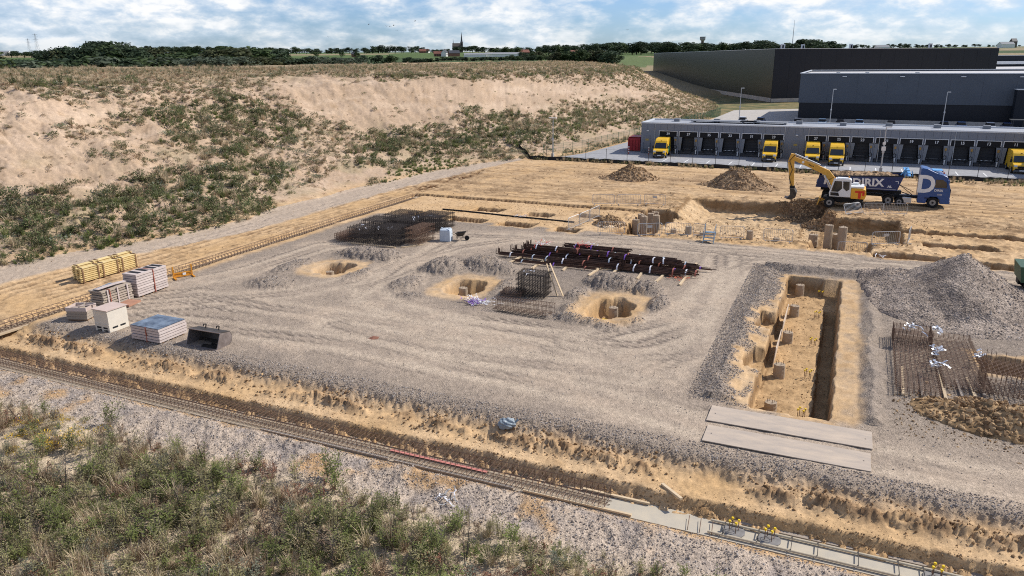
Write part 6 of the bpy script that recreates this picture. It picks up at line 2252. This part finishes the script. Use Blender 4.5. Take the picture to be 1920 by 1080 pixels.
# green dumper whose rear corner shows at the right edge
du = thing('green_dumper', 'dark green dumper body at the right picture edge behind the gravel heap', 'dumper', 12.6, 55.6, 0)
MB().prism([(-1.7, .75), (-1.85, 1.75), (1.9, 1.85), (1.7, .75)], -1.15, 1.15, xz).build('tipping_body', mat('dumper green', (.05, .10, .055), .5, .15, 2), du)
for xx in (-1.2, -.4, .4, 1.2):
    MB().box((xx, -1.18, 1.25), (.1, .07, .95)).box((xx, 1.18, 1.25), (.1, .07, .95)).build('body_rib', mat('dumper pale green', (.16, .22, .14), .5, .15, 2), du)
MB().box((.4, 0, .6), (4.2, .8, .3)).build('chassis', CHAS, du)
MB().box((2.9, 0, 1.35), (1.2, 1.9, 1.6)).build('cab', mat('dumper green', (.05, .10, .055), .5, .15, 2), du)
for s in (-1, 1):
    for x in (-1.0, .3, 2.7):
        truck_wheel(x, s * .95, .48, .35, du)
# ------------------------------------------------------------------ vegetation, stones and clods
L_GRN = mat('weed green', (.15, .18, .05), .75, .2, .9, rgb2=(.265, .29, .10), transl=.4, rnd=.25)
L_OLV = mat('weed olive', (.26, .24, .11), .8, .2, .9, rgb2=(.38, .34, .175), transl=.35, rnd=.25)
L_GRY = mat('weed grey green', (.18, .205, .14), .8, .2, .9, rgb2=(.29, .30, .22), transl=.35, rnd=.2)
L_STR = mat('straw', (.44, .345, .22), .85, .2, .9, rgb2=(.62, .50, .34), transl=.2, rnd=.2)
L_BRN = mat('seed brown', (.22, .14, .085), .85, .2, .9, rgb2=(.34, .235, .15), transl=.15, rnd=.2)
L_RST = mat('rust red weed', (.20, .085, .05), .85, .2, .9, rgb2=(.28, .14, .085), transl=.15, rnd=.2)
L_TWG = mat('dry twig', (.16, .13, .105), .85, .2, 3, rgb2=(.20, .17, .14), rnd=.2)
L_BRT = mat('fresh grass', (.15, .20, .05), .75, .2, .9, rgb2=(.25, .30, .10), transl=.4, rnd=.2)
L_YEL = mat('yellow flower', (.55, .36, .03), .7, .1, 3)
L_DRK = mat('hill shrub green', (.095, .125, .048), .8, .2, .9, rgb2=(.18, .205, .088), transl=.35, rnd=.25)
L_HOL = mat('hill shrub olive', (.20, .18, .095), .8, .2, .9, rgb2=(.31, .275, .165), transl=.35, rnd=.25)


class Plant(MB):
    def leaf(self, p, d, ln, w, m, up=Vector((0, 0, 1))):
        d = d.normalized()
        s = d.cross(up)
        s = s.normalized() if s.length > .01 else Vector((1, 0, 0))
        mid = p + d * ln * .5 + Vector((0, 0, ln * .06))
        self.add([p, mid + s * w / 2, p + d * ln, mid - s * w / 2], [(0, 1, 2, 3)], m)

    def blade(self, p, d, ln, w, m, droop):
        s = Vector((-d.y, d.x, 0))
        s = s.normalized() * w if s.length > .001 else Vector((w, 0, 0))
        q = p + d * ln * .55
        e = q + Vector((d.x, d.y, d.z - droop)) * ln * .45
        self.add([p - s, p + s, q + s * .8, q - s * .8, e], [(0, 1, 2, 3), (3, 2, 4)], m)

    def stem(self, p, q, w, m):
        s = Vector((w, 0, 0))
        t = Vector((0, w, 0))
        self.add([p - s, p + s, q + s * .6, q - s * .6, p - t, p + t, q + t * .6, q - t * .6], [(0, 1, 2, 3), (4, 5, 6, 7)], m)


def herb(name, seed, nst, h, spread, nleaf, ln, w, leafm, stemm=None, topm=None, branch=0):
    """upright leafy weed: curved stems carrying small leaves (material 0 leaf, 1 stem, 2 seed heads)"""
    r = random.Random(seed)
    P = Plant()
    for k in range(nst):
        a = r.uniform(0, 6.28)
        b = Vector((r.gauss(0, .05), r.gauss(0, .05), 0))
        lean = r.uniform(.1, 1.0) * spread
        hh = h * r.uniform(.6, 1.05)
        pts = []
        for j in range(6):
            f = j / 5
            pts.append(b + Vector((math.cos(a) * lean * f ** 1.4, math.sin(a) * lean * f ** 1.4, hh * f * (1 - .12 * f))) + Vector((r.gauss(0, .012), r.gauss(0, .012), 0)))
        for p, q in zip(pts[:-1], pts[1:]):
            P.stem(p, q, .006, 1)
        for j in range(nleaf):
            f = r.uniform(.12, 1.0)
            i = min(int(f * 5), 4)
            p = pts[i].lerp(pts[i + 1], f * 5 - i)
            th = r.uniform(0, 6.28)
            d = Vector((math.cos(th), math.sin(th), r.uniform(-.1, .9)))
            if branch and r.random() < .5:
                q = p + d * r.uniform(.05, branch) * (1.15 - f)
                P.stem(p, q, .003, 1)
                p = q
            P.leaf(p, d, ln * r.uniform(.6, 1.3) * (1.2 - .5 * f), w * r.uniform(.7, 1.2), 0)
        if topm is not None:
            for j in range(9):
                P.leaf(pts[-1] - Vector((0, 0, r.uniform(0, .3) * hh)), Vector((r.gauss(0, .6), r.gauss(0, .6), r.uniform(.3, 1))), .06, .028, 2)
    return P.mesh(name, [leafm, stemm or L_TWG, topm or leafm], fix=False)


def tuft(name, seed, n, h, spread, w, m, m2=None, droop=.8):
    r = random.Random(seed)
    P = Plant()
    for k in range(n):
        a = r.uniform(0, 6.28)
        d = Vector((math.cos(a) * spread * r.random(), math.sin(a) * spread * r.random(), 1)).normalized()
        P.blade(Vector((r.gauss(0, .07), r.gauss(0, .07), 0)), d, h * r.uniform(.5, 1.1), w, 0 if (m2 is None or r.random() < .65) else 1, droop * r.random())
    return P.mesh(name, [m, m2 or m], fix=False)


def twigs(name, seed, n, h, m, seedm):
    r = random.Random(seed)
    P = Plant()
    for k in range(n):
        a = r.uniform(0, 6.28)
        top = Vector((math.cos(a) * .25 * r.random(), math.sin(a) * .25 * r.random(), h * r.uniform(.6, 1)))
        P.stem(Vector((0, 0, 0)), top, .007, 0)
        for j in range(11):
            p = top * r.uniform(.3, 1)
            th = r.uniform(0, 6.28)
            q = p + Vector((math.cos(th), math.sin(th), r.uniform(.4, 1.4))) * r.uniform(.08, .26)
            P.stem(p, q, .0035, 0)
            for i in range(3):
                P.leaf(p.lerp(q, r.uniform(.4, 1)), Vector((r.gauss(0, 1), r.gauss(0, 1), r.gauss(0, 1))), .035, .02, 1)
    return P.mesh(name, [m, seedm], fix=False)


def bush(name, seed, n, rx, h, ln, w, m, m2=None, lobes=5):
    """low rounded shrub of many leaf faces"""
    r = random.Random(seed)
    P = Plant()
    L = [(r.gauss(0, .42) * rx, r.gauss(0, .42) * rx, r.uniform(.2, .62) * h, r.uniform(.38, .62)) for k in range(lobes)]
    for k in range(n):
        cx, cy, cz, q = L[r.randrange(lobes)]
        d = Vector((r.gauss(0, 1), r.gauss(0, 1), r.gauss(.15, .9))).normalized()
        p = Vector((cx + d.x * rx * q, cy + d.y * rx * q, max(cz + d.z * h * q * .7, .01)))
        P.leaf(p, Vector((d.x + r.gauss(0, .5), d.y + r.gauss(0, .5), d.z * .5 + r.uniform(.1, 1.1))), ln * r.uniform(.6, 1.4), w * r.uniform(.7, 1.3), 0 if (m2 is None or r.random() < .7) else 1, Vector((r.gauss(0, .4), r.gauss(0, .4), 1)))
    return P.mesh(name, [m, m2 or m], fix=False)


HIDDEN = bpy.data.collections.new('scatter sources')


def scatter(name, pts, rot, scl, idx, protos, label, cat):
    """one 'stuff' object: instances of the proto meshes on points"""
    me = bpy.data.meshes.new(name)
    me.vertices.add(len(pts))
    me.vertices.foreach_set('co', np.asarray(pts, np.float32).ravel())
    a = me.attributes.new('rot', 'FLOAT_VECTOR', 'POINT')
    a.data.foreach_set('vector', np.asarray(rot, np.float32).ravel())
    a = me.attributes.new('scl', 'FLOAT_VECTOR', 'POINT')
    a.data.foreach_set('vector', np.asarray(scl, np.float32).ravel())
    a = me.attributes.new('idx', 'INT', 'POINT')
    a.data.foreach_set('value', np.asarray(idx, np.int32))
    me.update()
    cl = bpy.data.collections.new(name + ' sources')
    for k, pm in enumerate(protos):
        o = bpy.data.objects.new('%s_%02d' % (name, k), pm)
        cl.objects.link(o)
    ng = bpy.data.node_groups.new(name, 'GeometryNodeTree')
    ng.interface.new_socket('Geometry', in_out='INPUT', socket_type='NodeSocketGeometry')
    ng.interface.new_socket('Geometry', in_out='OUTPUT', socket_type='NodeSocketGeometry')
    N, L = ng.nodes, ng.links
    gi, go = N.new('NodeGroupInput'), N.new('NodeGroupOutput')
    ci = N.new('GeometryNodeCollectionInfo')
    ci.inputs['Collection'].default_value = cl
    ci.inputs['Separate Children'].default_value = True
    ci.inputs['Reset Children'].default_value = True
    ip = N.new('GeometryNodeInstanceOnPoints')
    ip.inputs['Pick Instance'].default_value = True

    def attr(nm, dt):
        n = N.new('GeometryNodeInputNamedAttribute')
        n.data_type = dt
        n.inputs['Name'].default_value = nm
        return n.outputs['Attribute']
    L.new(gi.outputs[0], ip.inputs['Points'])
    L.new(ci.outputs[0], ip.inputs['Instance'])
    L.new(attr('idx', 'INT'), ip.inputs['Instance Index'])
    e2r = N.new('FunctionNodeEulerToRotation')
    L.new(attr('rot', 'FLOAT_VECTOR'), e2r.inputs[0])
    L.new(e2r.outputs[0], ip.inputs['Rotation'])
    L.new(attr('scl', 'FLOAT_VECTOR'), ip.inputs['Scale'])
    L.new(ip.outputs[0], go.inputs[0])
    o = link(name, me)
    md = o.modifiers.new('scatter', 'NODES')
    md.node_group = ng
    return tag(o, label, cat, kind='stuff')


def to_world(u, v, z):
    return np.stack([u * CA + v * SA, -u * SA + v * CA, z], 1)


# ---- stones
def stone_mesh(seed, m):
    r = random.Random(seed)
    bm = bmesh.new()
    bmesh.ops.create_icosphere(bm, subdivisions=1, radius=.5)
    for v_ in bm.verts:
        v_.co *= r.uniform(.7, 1.2)
        v_.co.z *= .7
    me = bpy.data.meshes.new('stone')
    bm.to_mesh(me)
    bm.free()
    me.materials.append(m)
    return me


ST = [mat('stone grey', (.32, .268, .226), .9, 0, 1), mat('stone light', (.42, .375, .335), .9, 0, 1), mat('stone dark', (.24, .20, .17), .9, 0, 1), mat('stone warm', (.36, .29, .22), .9, 0, 1)]
SO = [mat('clod brown', (.29, .185, .095), .95, 0, 1), mat('clod sand', (.46, .31, .165), .95, 0, 1), mat('clod dark', (.20, .125, .065), .95, 0, 1)]
stones = [stone_mesh(k, ST[k % 4]) for k in range(8)]
clods = [stone_mesh(20 + k, SO[k % 3]) for k in range(6)]
rg = np.random.default_rng(11)


def sprinkle(n, u0, u1, v0, v1, keep=None):
    u, v = rg.uniform(u0, u1, n), rg.uniform(v0, v1, n)
    z, c, g, s, pad, r = terrain(u, v, True)
    k = np.ones(n, bool) if keep is None else keep(u, v, z, g, s)
    return u[k], v[k], z[k]


def vis_trim(u, v, z):
    x, y = u * CA + v * SA, -u * SA + v * CA
    px, py = project(x, y, z)
    k = (px > -120) & (px < 2040) & (py < 1180)
    return k


parts_ = []
for n, u0, u1, v0, v1, kp, smin, smax in ((24000, -42, 16, 25.2, 27.2, lambda u, v, z, g, s: g > .55, .03, .085), (26000, -42, 14, 19.2, 22.4, lambda u, v, z, g, s: rg.random(len(u)) < .75, .03, .09),
                                          (30000, -42, 16, 26.5, 60, lambda u, v, z, g, s: (g > .6) & (rg.random(len(u)) < .5), .025, .07), (16000, -5.4, -2.6, 31, 56, lambda u, v, z, g, s: g > .3, .03, .09),
                                          (9000, -37, -29, 36, 49, lambda u, v, z, g, s: z > .12, .03, .10), (9000, -28, -19, 38, 50, lambda u, v, z, g, s: z > .12, .03, .10), (9000, -16, -8.8, 37.5, 48.5, lambda u, v, z, g, s: z > .12, .03, .10)):
    u, v, z = sprinkle(n, u0, u1, v0, v1, kp)
    k = vis_trim(u, v, z)
    u, v, z = u[k], v[k], z[k]
    sz = smin + (smax - smin) * rg.random(len(u)) ** 2.5
    parts_.append((to_world(u, v, z + sz * .12), sz))
for surf, hu, hv, ru, rv, kind in HEAPSURF:
    if kind == 'g':
        n = 9000
        u, v = rg.uniform(hu - ru * 1.3, hu + ru * 1.3, n), rg.uniform(hv - rv * 1.3, hv + rv * 1.3, n)
        zz = np.array([surf(a, b) for a, b in zip(u, v)])
        k = zz[:, 1] > .03
        sz = .035 + .10 * rg.random(k.sum()) ** 2.5
        parts_.append((to_world(u[k], v[k], zz[k, 0] + .01), sz))
P_ = np.concatenate([p for p, _ in parts_])
S_ = np.concatenate([s for _, s in parts_])
n = len(P_)
scatter('gravel_stones', P_, rg.uniform(0, 6.28, (n, 3)), np.repeat(S_[:, None], 3, 1) * rg.uniform(.7, 1.3, (n, 3)), rg.integers(0, 8, n), stones, 'loose grey stones strewn over the gravel yard and its banks', 'gravel')

parts_ = []
for n, u0, u1, v0, v1, kp, smin, smax in ((4200, -44, 14, 24.4, 26.0, lambda u, v, z, g, s: fbm(u * .35, v * .35, 4, 1) + rg.uniform(-.3, .5, len(u)) > .1, .03, .16), (5000, -46, 14, 23.45, 23.9, None, .02, .10), (6000, -44, 14, 22.1, 24.4, lambda u, v, z, g, s: (v > 23.55) | (v < 22.4), .015, .06),
                                          (2200, -6.0, -1.2, 78.6, 82.4, None, .05, .24), (4000, -19, 8, 62, 77, lambda u, v, z, g, s: rg.random(len(u)) < .6, .03, .16), (7000, -44, 30, 73, 105, lambda u, v, z, g, s: rg.random(len(u)) < .35, .03, .16),
                                          (2500, -4, 2, 30.9, 54, lambda u, v, z, g, s: z < -.1, .02, .09), (1200, 3.0, 9.5, 31.0, 37, None, .03, .12), (2600, -41, -20, 60.5, 72, lambda u, v, z, g, s: z > -.3, .02, .1), (2500, -58, -43, 28, 100, None, .02, .08)):
    u, v, z = sprinkle(n, u0, u1, v0, v1, kp)
    k = vis_trim(u, v, z)
    u, v, z = u[k], v[k], z[k]
    sz = smin + (smax - smin) * rg.random(len(u)) ** 3
    parts_.append((to_world(u, v, z + sz * .15), sz))
for surf, hu, hv, ru, rv, kind in HEAPSURF:
    if kind == 's':
        n = 1100
        u, v = rg.normal(hu, ru * .62, n), rg.normal(hv, rv * .62, n)
        zz = np.array([surf(a, b) for a, b in zip(u, v)])
        sz = .06 + .26 * rg.random(n) ** 2.5
        parts_.append((to_world(u, v, zz[:, 0] + .02), sz))
P_ = np.concatenate([p for p, _ in parts_])
S_ = np.concatenate([s for _, s in parts_])
n = len(P_)
scatter('soil_clods', P_, rg.uniform(0, 6.28, (n, 3)), np.repeat(S_[:, None], 3, 1) * rg.uniform(.7, 1.3, (n, 3)), rg.integers(0, 6, n), clods, 'brown soil clods on the trench rim, earth heaps and excavation', 'soil clods')

# ---- foreground weeds
FG = [herb('weed', 1, 7, 1.0, .45, 26, .10, .036, L_GRN, branch=.16), herb('weed', 2, 6, 1.05, .40, 24, .10, .034, L_OLV, branch=.18), herb('weed', 3, 9, .8, .5, 22, .085, .03, L_GRY, branch=.15),
      herb('weed', 4, 8, .9, .40, 18, .06, .03, L_BRN, topm=L_BRN, branch=.14), tuft('weed', 5, 70, .75, .9, .007, L_STR, L_OLV), tuft('weed', 6, 60, .5, 1.0, .009, L_BRT, L_STR),
      twigs('weed', 7, 5, 1.15, L_TWG, L_BRN), herb('weed', 8, 7, .8, .45, 18, .055, .03, L_RST, topm=L_RST, branch=.14), bush('weed', 9, 170, .45, .32, .09, .04, L_GRN, L_OLV), bush('weed', 10, 150, .42, .28, .07, .03, L_YEL, L_OLV),
      tuft('weed', 11, 60, .95, .55, .006, L_STR, L_BRN, .4), herb('weed', 12, 8, 1.1, .4, 30, .11, .03, L_GRN, branch=.2)]
# index: 0 green,1 olive,2 grey,3 brown,4 straw,5 bright grass,6 twigs,7 rust,8 low green,9 yellow,10 tall straw,11 tall green
n = 9500
u, v = rg.uniform(-46, 12, n), rg.uniform(8.5, 20.6, n)
edge = 19.55 + .55 * fbm(u * .35, v * .2, 3, 101) + .25 * sm(-14, -4, u)
z = terrain(u, v)
k = vis_trim(u, v, z)
inside = v < edge - .0
thin = np.clip((edge - v) / 1.2, 0, 1)
k &= inside & (rg.random(n) < .30 + .45 * thin)
# bare stony spots
k &= ~((fbm(u * .5, v * .5, 3, 105) > .42) & (v > 16))
u, v, z = u[k], v[k], z[k]
n = len(u)
q1, q2, q3 = fbm(u * .30, v * .30, 3, 111), fbm(u * .42, v * .42, 3, 117), fbm(u * .9, v * .9, 2, 121)
green = q1 + .35 * q3 + .25 * sm(-34, -20, u) * (1 - sm(-16, -8, u))
ra = rg.random(n)
idx = np.where(green > .20, rg.choice([0, 11, 8, 1, 1, 4], n), np.where(green > -.2, rg.choice([1, 2, 4, 3, 10, 4, 0, 10, 1], n), rg.choice([4, 10, 3, 4, 6, 10, 1, 7], n)))
idx = np.where((q2 > .38) & (ra < .5), 7, idx)
idx = np.where((q2 < -.35) & (ra < .6), rg.choice([3, 6, 10], n), idx)
idx = np.where(ra > .975, 6, idx)
idx = np.where((np.hypot(u + 29.5, v - 18.9) < 2.6) & (ra < .35), 9, idx)
sc_ = (.42 + .85 * rg.random(n) ** 1.8) * (.75 + .38 * np.clip((19.4 - v) / 2.0, 0, 1))
scl = np.stack([sc_ * rg.uniform(.9, 1.3, n), sc_ * rg.uniform(.9, 1.3, n), sc_ * rg.uniform(.75, 1.15, n)], 1)
rot = np.stack([rg.normal(0, .10, n), rg.normal(0, .10, n), rg.uniform(0, 6.28, n)], 1)
scatter('weeds', to_world(u, v, z - .02), rot, scl, idx, FG, 'tangled wild weeds and dry grasses covering the bank in the foreground', 'weeds')
# single taller weeds that stand out at the edge of the bank
SOLO = [(-28.1, 19.9, 11, 1.35, 'tall leafy green weed standing highest at the left on the stony bank edge'), (-31.6, 19.4, 0, 1.0, 'green weed clump at the far left of the stony bank'), (-30.2, 18.9, 3, 1.0, 'brown seedy weed at the far left behind the yellow flowers'), (-27.4, 18.9, 3, 1.05, 'brown seedy weed just below the tallest leafy weed'),
        (-23.4, 19.2, 0, 1.15, 'dark green bushy weed alone at the bank edge left of centre'), (-25.2, 18.8, 7, 1.0, 'rust red weed on the bank between two green ones'), (-21.6, 18.9, 6, 1.25, 'bare twiggy weed on the bank left of centre'), (-16.4, 20.0, 11, 1.55, 'tallest light green weed near the middle of the bank'),
        (-15.7, 19.3, 0, 1.3, 'dark bushy weed under the tallest middle weed'), (-17.4, 19.2, 1, 1.2, 'olive weed left of the tallest middle weed'), (-19.3, 19.3, 11, 1.1, 'upright green weed at the bank edge left of the middle'), (-13.1, 19.3, 11, .9, 'slim yellow green weed beside the torn plastic strips'),
        (-10.4, 18.7, 0, 1.15, 'dark green weed below the torn plastic strips'), (-8.4, 18.8, 0, 1.2, 'dark green weed on the bank right of the middle'), (-6.8, 18.4, 2, 1.1, 'grey green weed on the bank at the right'), (-5.0, 18.2, 1, 1.0, 'olive weed farthest right on the bank edge'),
        (-24.6, 15.2, 6, 1.4, 'bare twiggy weed standing in the left foreground'), (-19.5, 15.9, 6, 1.45, 'bare twiggy weed standing in the middle foreground'), (-15.6, 16.2, 6, 1.4, 'bare twiggy weed standing in the foreground right of the middle'), (-13.4, 17.2, 0, 1.3, 'broad dark green weed in the foreground right of the middle')]
for a, b, k, s_, lab in SOLO:
    o = link('tall_weed', FG[k], None, W(a, b, zt(a, b) - .02), a * 3.1)
    o.scale = (s_ * 1.1, s_ * 1.1, s_)
    tag(o, lab, 'weed', 'tall weeds on the bank')

# ---- hill planting
HL = [bush('shrub', 31, 150, .62, .62, .17, .075, L_DRK, L_HOL), bush('shrub', 32, 130, .6, .5, .16, .07, L_HOL, L_DRK), bush('shrub', 33, 110, .5, .42, .14, .06, L_BRN, L_HOL), tuft('shrub', 34, 60, .75, 1.0, .016, L_STR, L_HOL),
      herb('shrub', 35, 9, 1.0, .5, 15, .17, .06, L_DRK), tuft('shrub', 36, 55, .75, .8, .018, L_BRT, L_HOL), bush('shrub', 37, 100, .55, .36, .13, .05, L_RST, L_STR), tuft('shrub', 38, 60, 1.1, .6, .014, L_STR, L_STR, .4), bush('shrub', 39, 150, .6, .5, .15, .06, L_GRY, L_DRK)]
BARE = [[(0, 172), (60, 178), (130, 200), (215, 196), (222, 216), (120, 232), (100, 244), (50, 246), (0, 268)], [(0, 262), (60, 250), (120, 262), (140, 296), (190, 300), (330, 312), (300, 322), (190, 318), (120, 335), (60, 345), (0, 350)],
        [(500, 146), (560, 138), (690, 146), (830, 150), (1000, 149), (1060, 160), (1180, 163), (1270, 182), (1180, 184), (1090, 184), (1010, 210), (905, 206), (830, 232), (760, 246), (690, 246), (620, 226), (575, 205), (530, 178)],
        [(495, 392), (540, 358), (610, 328), (690, 312), (735, 318), (705, 345), (640, 372), (560, 392), (510, 408)], [(90, 292), (240, 250), (260, 262), (170, 300)], [(240, 245), (300, 232), (330, 250), (270, 262)], [(700, 300), (760, 285), (800, 300), (740, 318)],
        [(100, 345), (190, 330), (210, 345), (130, 372)], [(1010, 290), (1060, 262), (1180, 232), (1200, 250), (1090, 285)]]
DENSE = [[(0, 370), (120, 330), (210, 345), (330, 320), (500, 300), (560, 318), (520, 350), (490, 412), (400, 438), (280, 470), (150, 492), (0, 520)], [(640, 300), (680, 250), (760, 240), (900, 212), (1010, 205), (1180, 200), (1290, 200), (1320, 225), (1150, 250), (1020, 270), (880, 290), (720, 330)],
         [(230, 220), (420, 170), (560, 215), (600, 250), (420, 300), (280, 260)], [(0, 128), (500, 118), (1000, 116), (1190, 108), (1230, 140), (1000, 146), (700, 144), (480, 142), (0, 165)]]


def hill_points(n):
    v = rg.uniform(18, 300, n)
    s = rg.uniform(0, 62, n) ** 1.0
    u = np.interp(v, FOOT[:, 0], FOOT[:, 1]) - s
    z, c, g, s2, pad, r = terrain(u, v, True)
    x, y = u * CA + v * SA, -u * SA + v * CA
    px, py = project(x, y, z)
    ok = (px > -80) & (px < 1420) & (s2 > .2) & (r < 320)
    return u[ok], v[ok], z[ok], s2[ok], px[ok], py[ok], r[ok]


u, v, z, s, px, py, r = hill_points(125000)
n = len(u)
cl1, cl2 = fbm(u * .12, v * .12, 3, 131), fbm(u * .35, v * .35, 3, 137)
bare = np.zeros(n, bool)
for pl in BARE:
    bare |= in_poly(px + 34 * cl2, py + 13 * cl2, pl)
dense = np.zeros(n, bool)
for pl in DENSE:
    dense |= in_poly(px + 40 * cl2, py + 16 * cl2, pl)
prob = np.where(bare, .05, np.where(dense, .80, .50 + .50 * np.clip(.45 * cl1 + cl2 + .25, 0, 1)))
prob = np.where(s > 33, .95, prob)
prob = np.where((v > 125) & ~bare, np.maximum(prob, .8), prob)
k = rg.random(n) < prob * np.clip(140 / r, .55, 1.25) * .8
u, v, z, s, px, py, r, bare, dense, cl1, cl2 = (a[k] for a in (u, v, z, s, px, py, r, bare, dense, cl1, cl2))
n = len(u)
top = s > 33
idx = np.where(top, rg.choice([3, 7, 7, 3, 7, 6, 1, 4, 8], n), np.where(dense, rg.choice([0, 1, 8, 3, 5, 4, 2, 1, 7, 0, 5], n), rg.choice([0, 1, 2, 3, 3, 6, 8, 3, 7, 1], n)))
idx = np.where(bare, rg.choice([2, 2, 6, 1, 0], n), idx)
idx = np.where((s < 9) & dense & (rg.random(n) < .42), rg.choice([5, 4, 5], n), idx)
idx = np.where((v > 125) & (rg.random(n) < .45), rg.choice([7, 3, 5], n), idx)
idx = np.where(in_poly(px, py, [(700, 335), (800, 300), (900, 295), (830, 325), (740, 352)]), 5, idx)
sc_ = (.24 + .85 * rg.random(n) ** 3.0) * np.where(bare, .8, 1.0) * np.where(dense & ~top, 1.3, 1.0) * np.where(top, .80, 1)
xyz = to_world(u, v, z - .04)
# the largest nearest ones become shrubs of their own
size = sc_ / r * np.where(np.isin(idx, [0, 1, 2, 4, 8]), 1, 0) * ((px > 0) & (px < 1340))
order = np.argsort(-size)[:280]
solo = np.zeros(n, bool)
solo[order] = True
KIND = {0: ('dark green rounded shrub growing on the sandy hill slope', 'dark green shrubs on the hill'), 1: ('olive green rounded shrub growing on the sandy hill slope', 'olive shrubs on the hill'), 2: ('brown withered low shrub on the sandy hill slope', 'brown shrubs on the hill'),
        4: ('upright leafy green plant growing on the sandy hill slope', 'upright plants on the hill'), 8: ('grey green rounded shrub growing on the sandy hill slope', 'grey green shrubs on the hill')}
for i in order:
    kd = int(idx[i])
    o = link('hill_shrub', HL[kd], None, tuple(xyz[i]), float(px[i]))
    q = float(sc_[i]) * 1.12
    o.scale = (q * 1.15, q * 1.15, q)
    zone = ('near the foot' if s[i] < 7 else 'halfway up' if s[i] < 18 else 'high up') + ', ' + ('far left part' if px[i] < 250 else 'left part' if px[i] < 520 else 'middle part' if px[i] < 850 else 'right part') + (' in bare sand' if bare[i] else '')
    tag(o, KIND[kd][0].replace('growing on the sandy hill slope', 'on the sand hill').replace('on the sandy hill slope', 'on the sand hill') + ' ' + zone, 'shrub', KIND[kd][1] + ' ' + zone)
m_ = ~solo
nn = int(m_.sum())
scl = np.repeat(sc_[m_][:, None], 3, 1) * np.stack([rg.uniform(.8, 1.4, nn), rg.uniform(.8, 1.4, nn), rg.uniform(.7, 1.1, nn)], 1)
rot = np.stack([rg.normal(0, .12, nn), rg.normal(0, .12, nn), rg.uniform(0, 6.28, nn)], 1)
scatter('hill_weeds', xyz[m_], rot, scl, idx[m_], HL, 'dry grass, weeds and low brush covering the slope and crest of the sand hill', 'weeds')

# ---- weeds along the screen, the fence and the strip edges
n = 900
u = np.concatenate([rg.uniform(-43, 22, n), rg.uniform(8, 22, 160), rg.uniform(-42, -32, 500)])
v = np.concatenate([105.1 + rg.normal(0, .25, n), rg.uniform(102.5, 105, 160), np.zeros(500)])
v[-500:] = rg.uniform(106, 190, 500)
u[-500:] = np.interp(v[-500:], [106, 115, 138, 165, 190], [-42.3, -39.1, -36.8, -34.5, -32.4]) - rg.random(500) * 1.2
z = terrain(u, v)
keep = fbm(u * .4, v * .4, 2, 151) + rg.uniform(-.5, .5, len(u)) > -.1
u, v, z = u[keep], v[keep], z[keep]
n = len(u)
sc_ = rg.uniform(.25, .75, n)
scatter('fence_weeds', to_world(u, v, np.maximum(z, -.1) - .02), np.stack([np.zeros(n), np.zeros(n), rg.uniform(0, 6, n)], 1), np.repeat(sc_[:, None], 3, 1), rg.choice([3, 7, 5, 4, 3, 7], n), HL, 'dry grass tufts along the foot of the black screen and fences', 'grass')
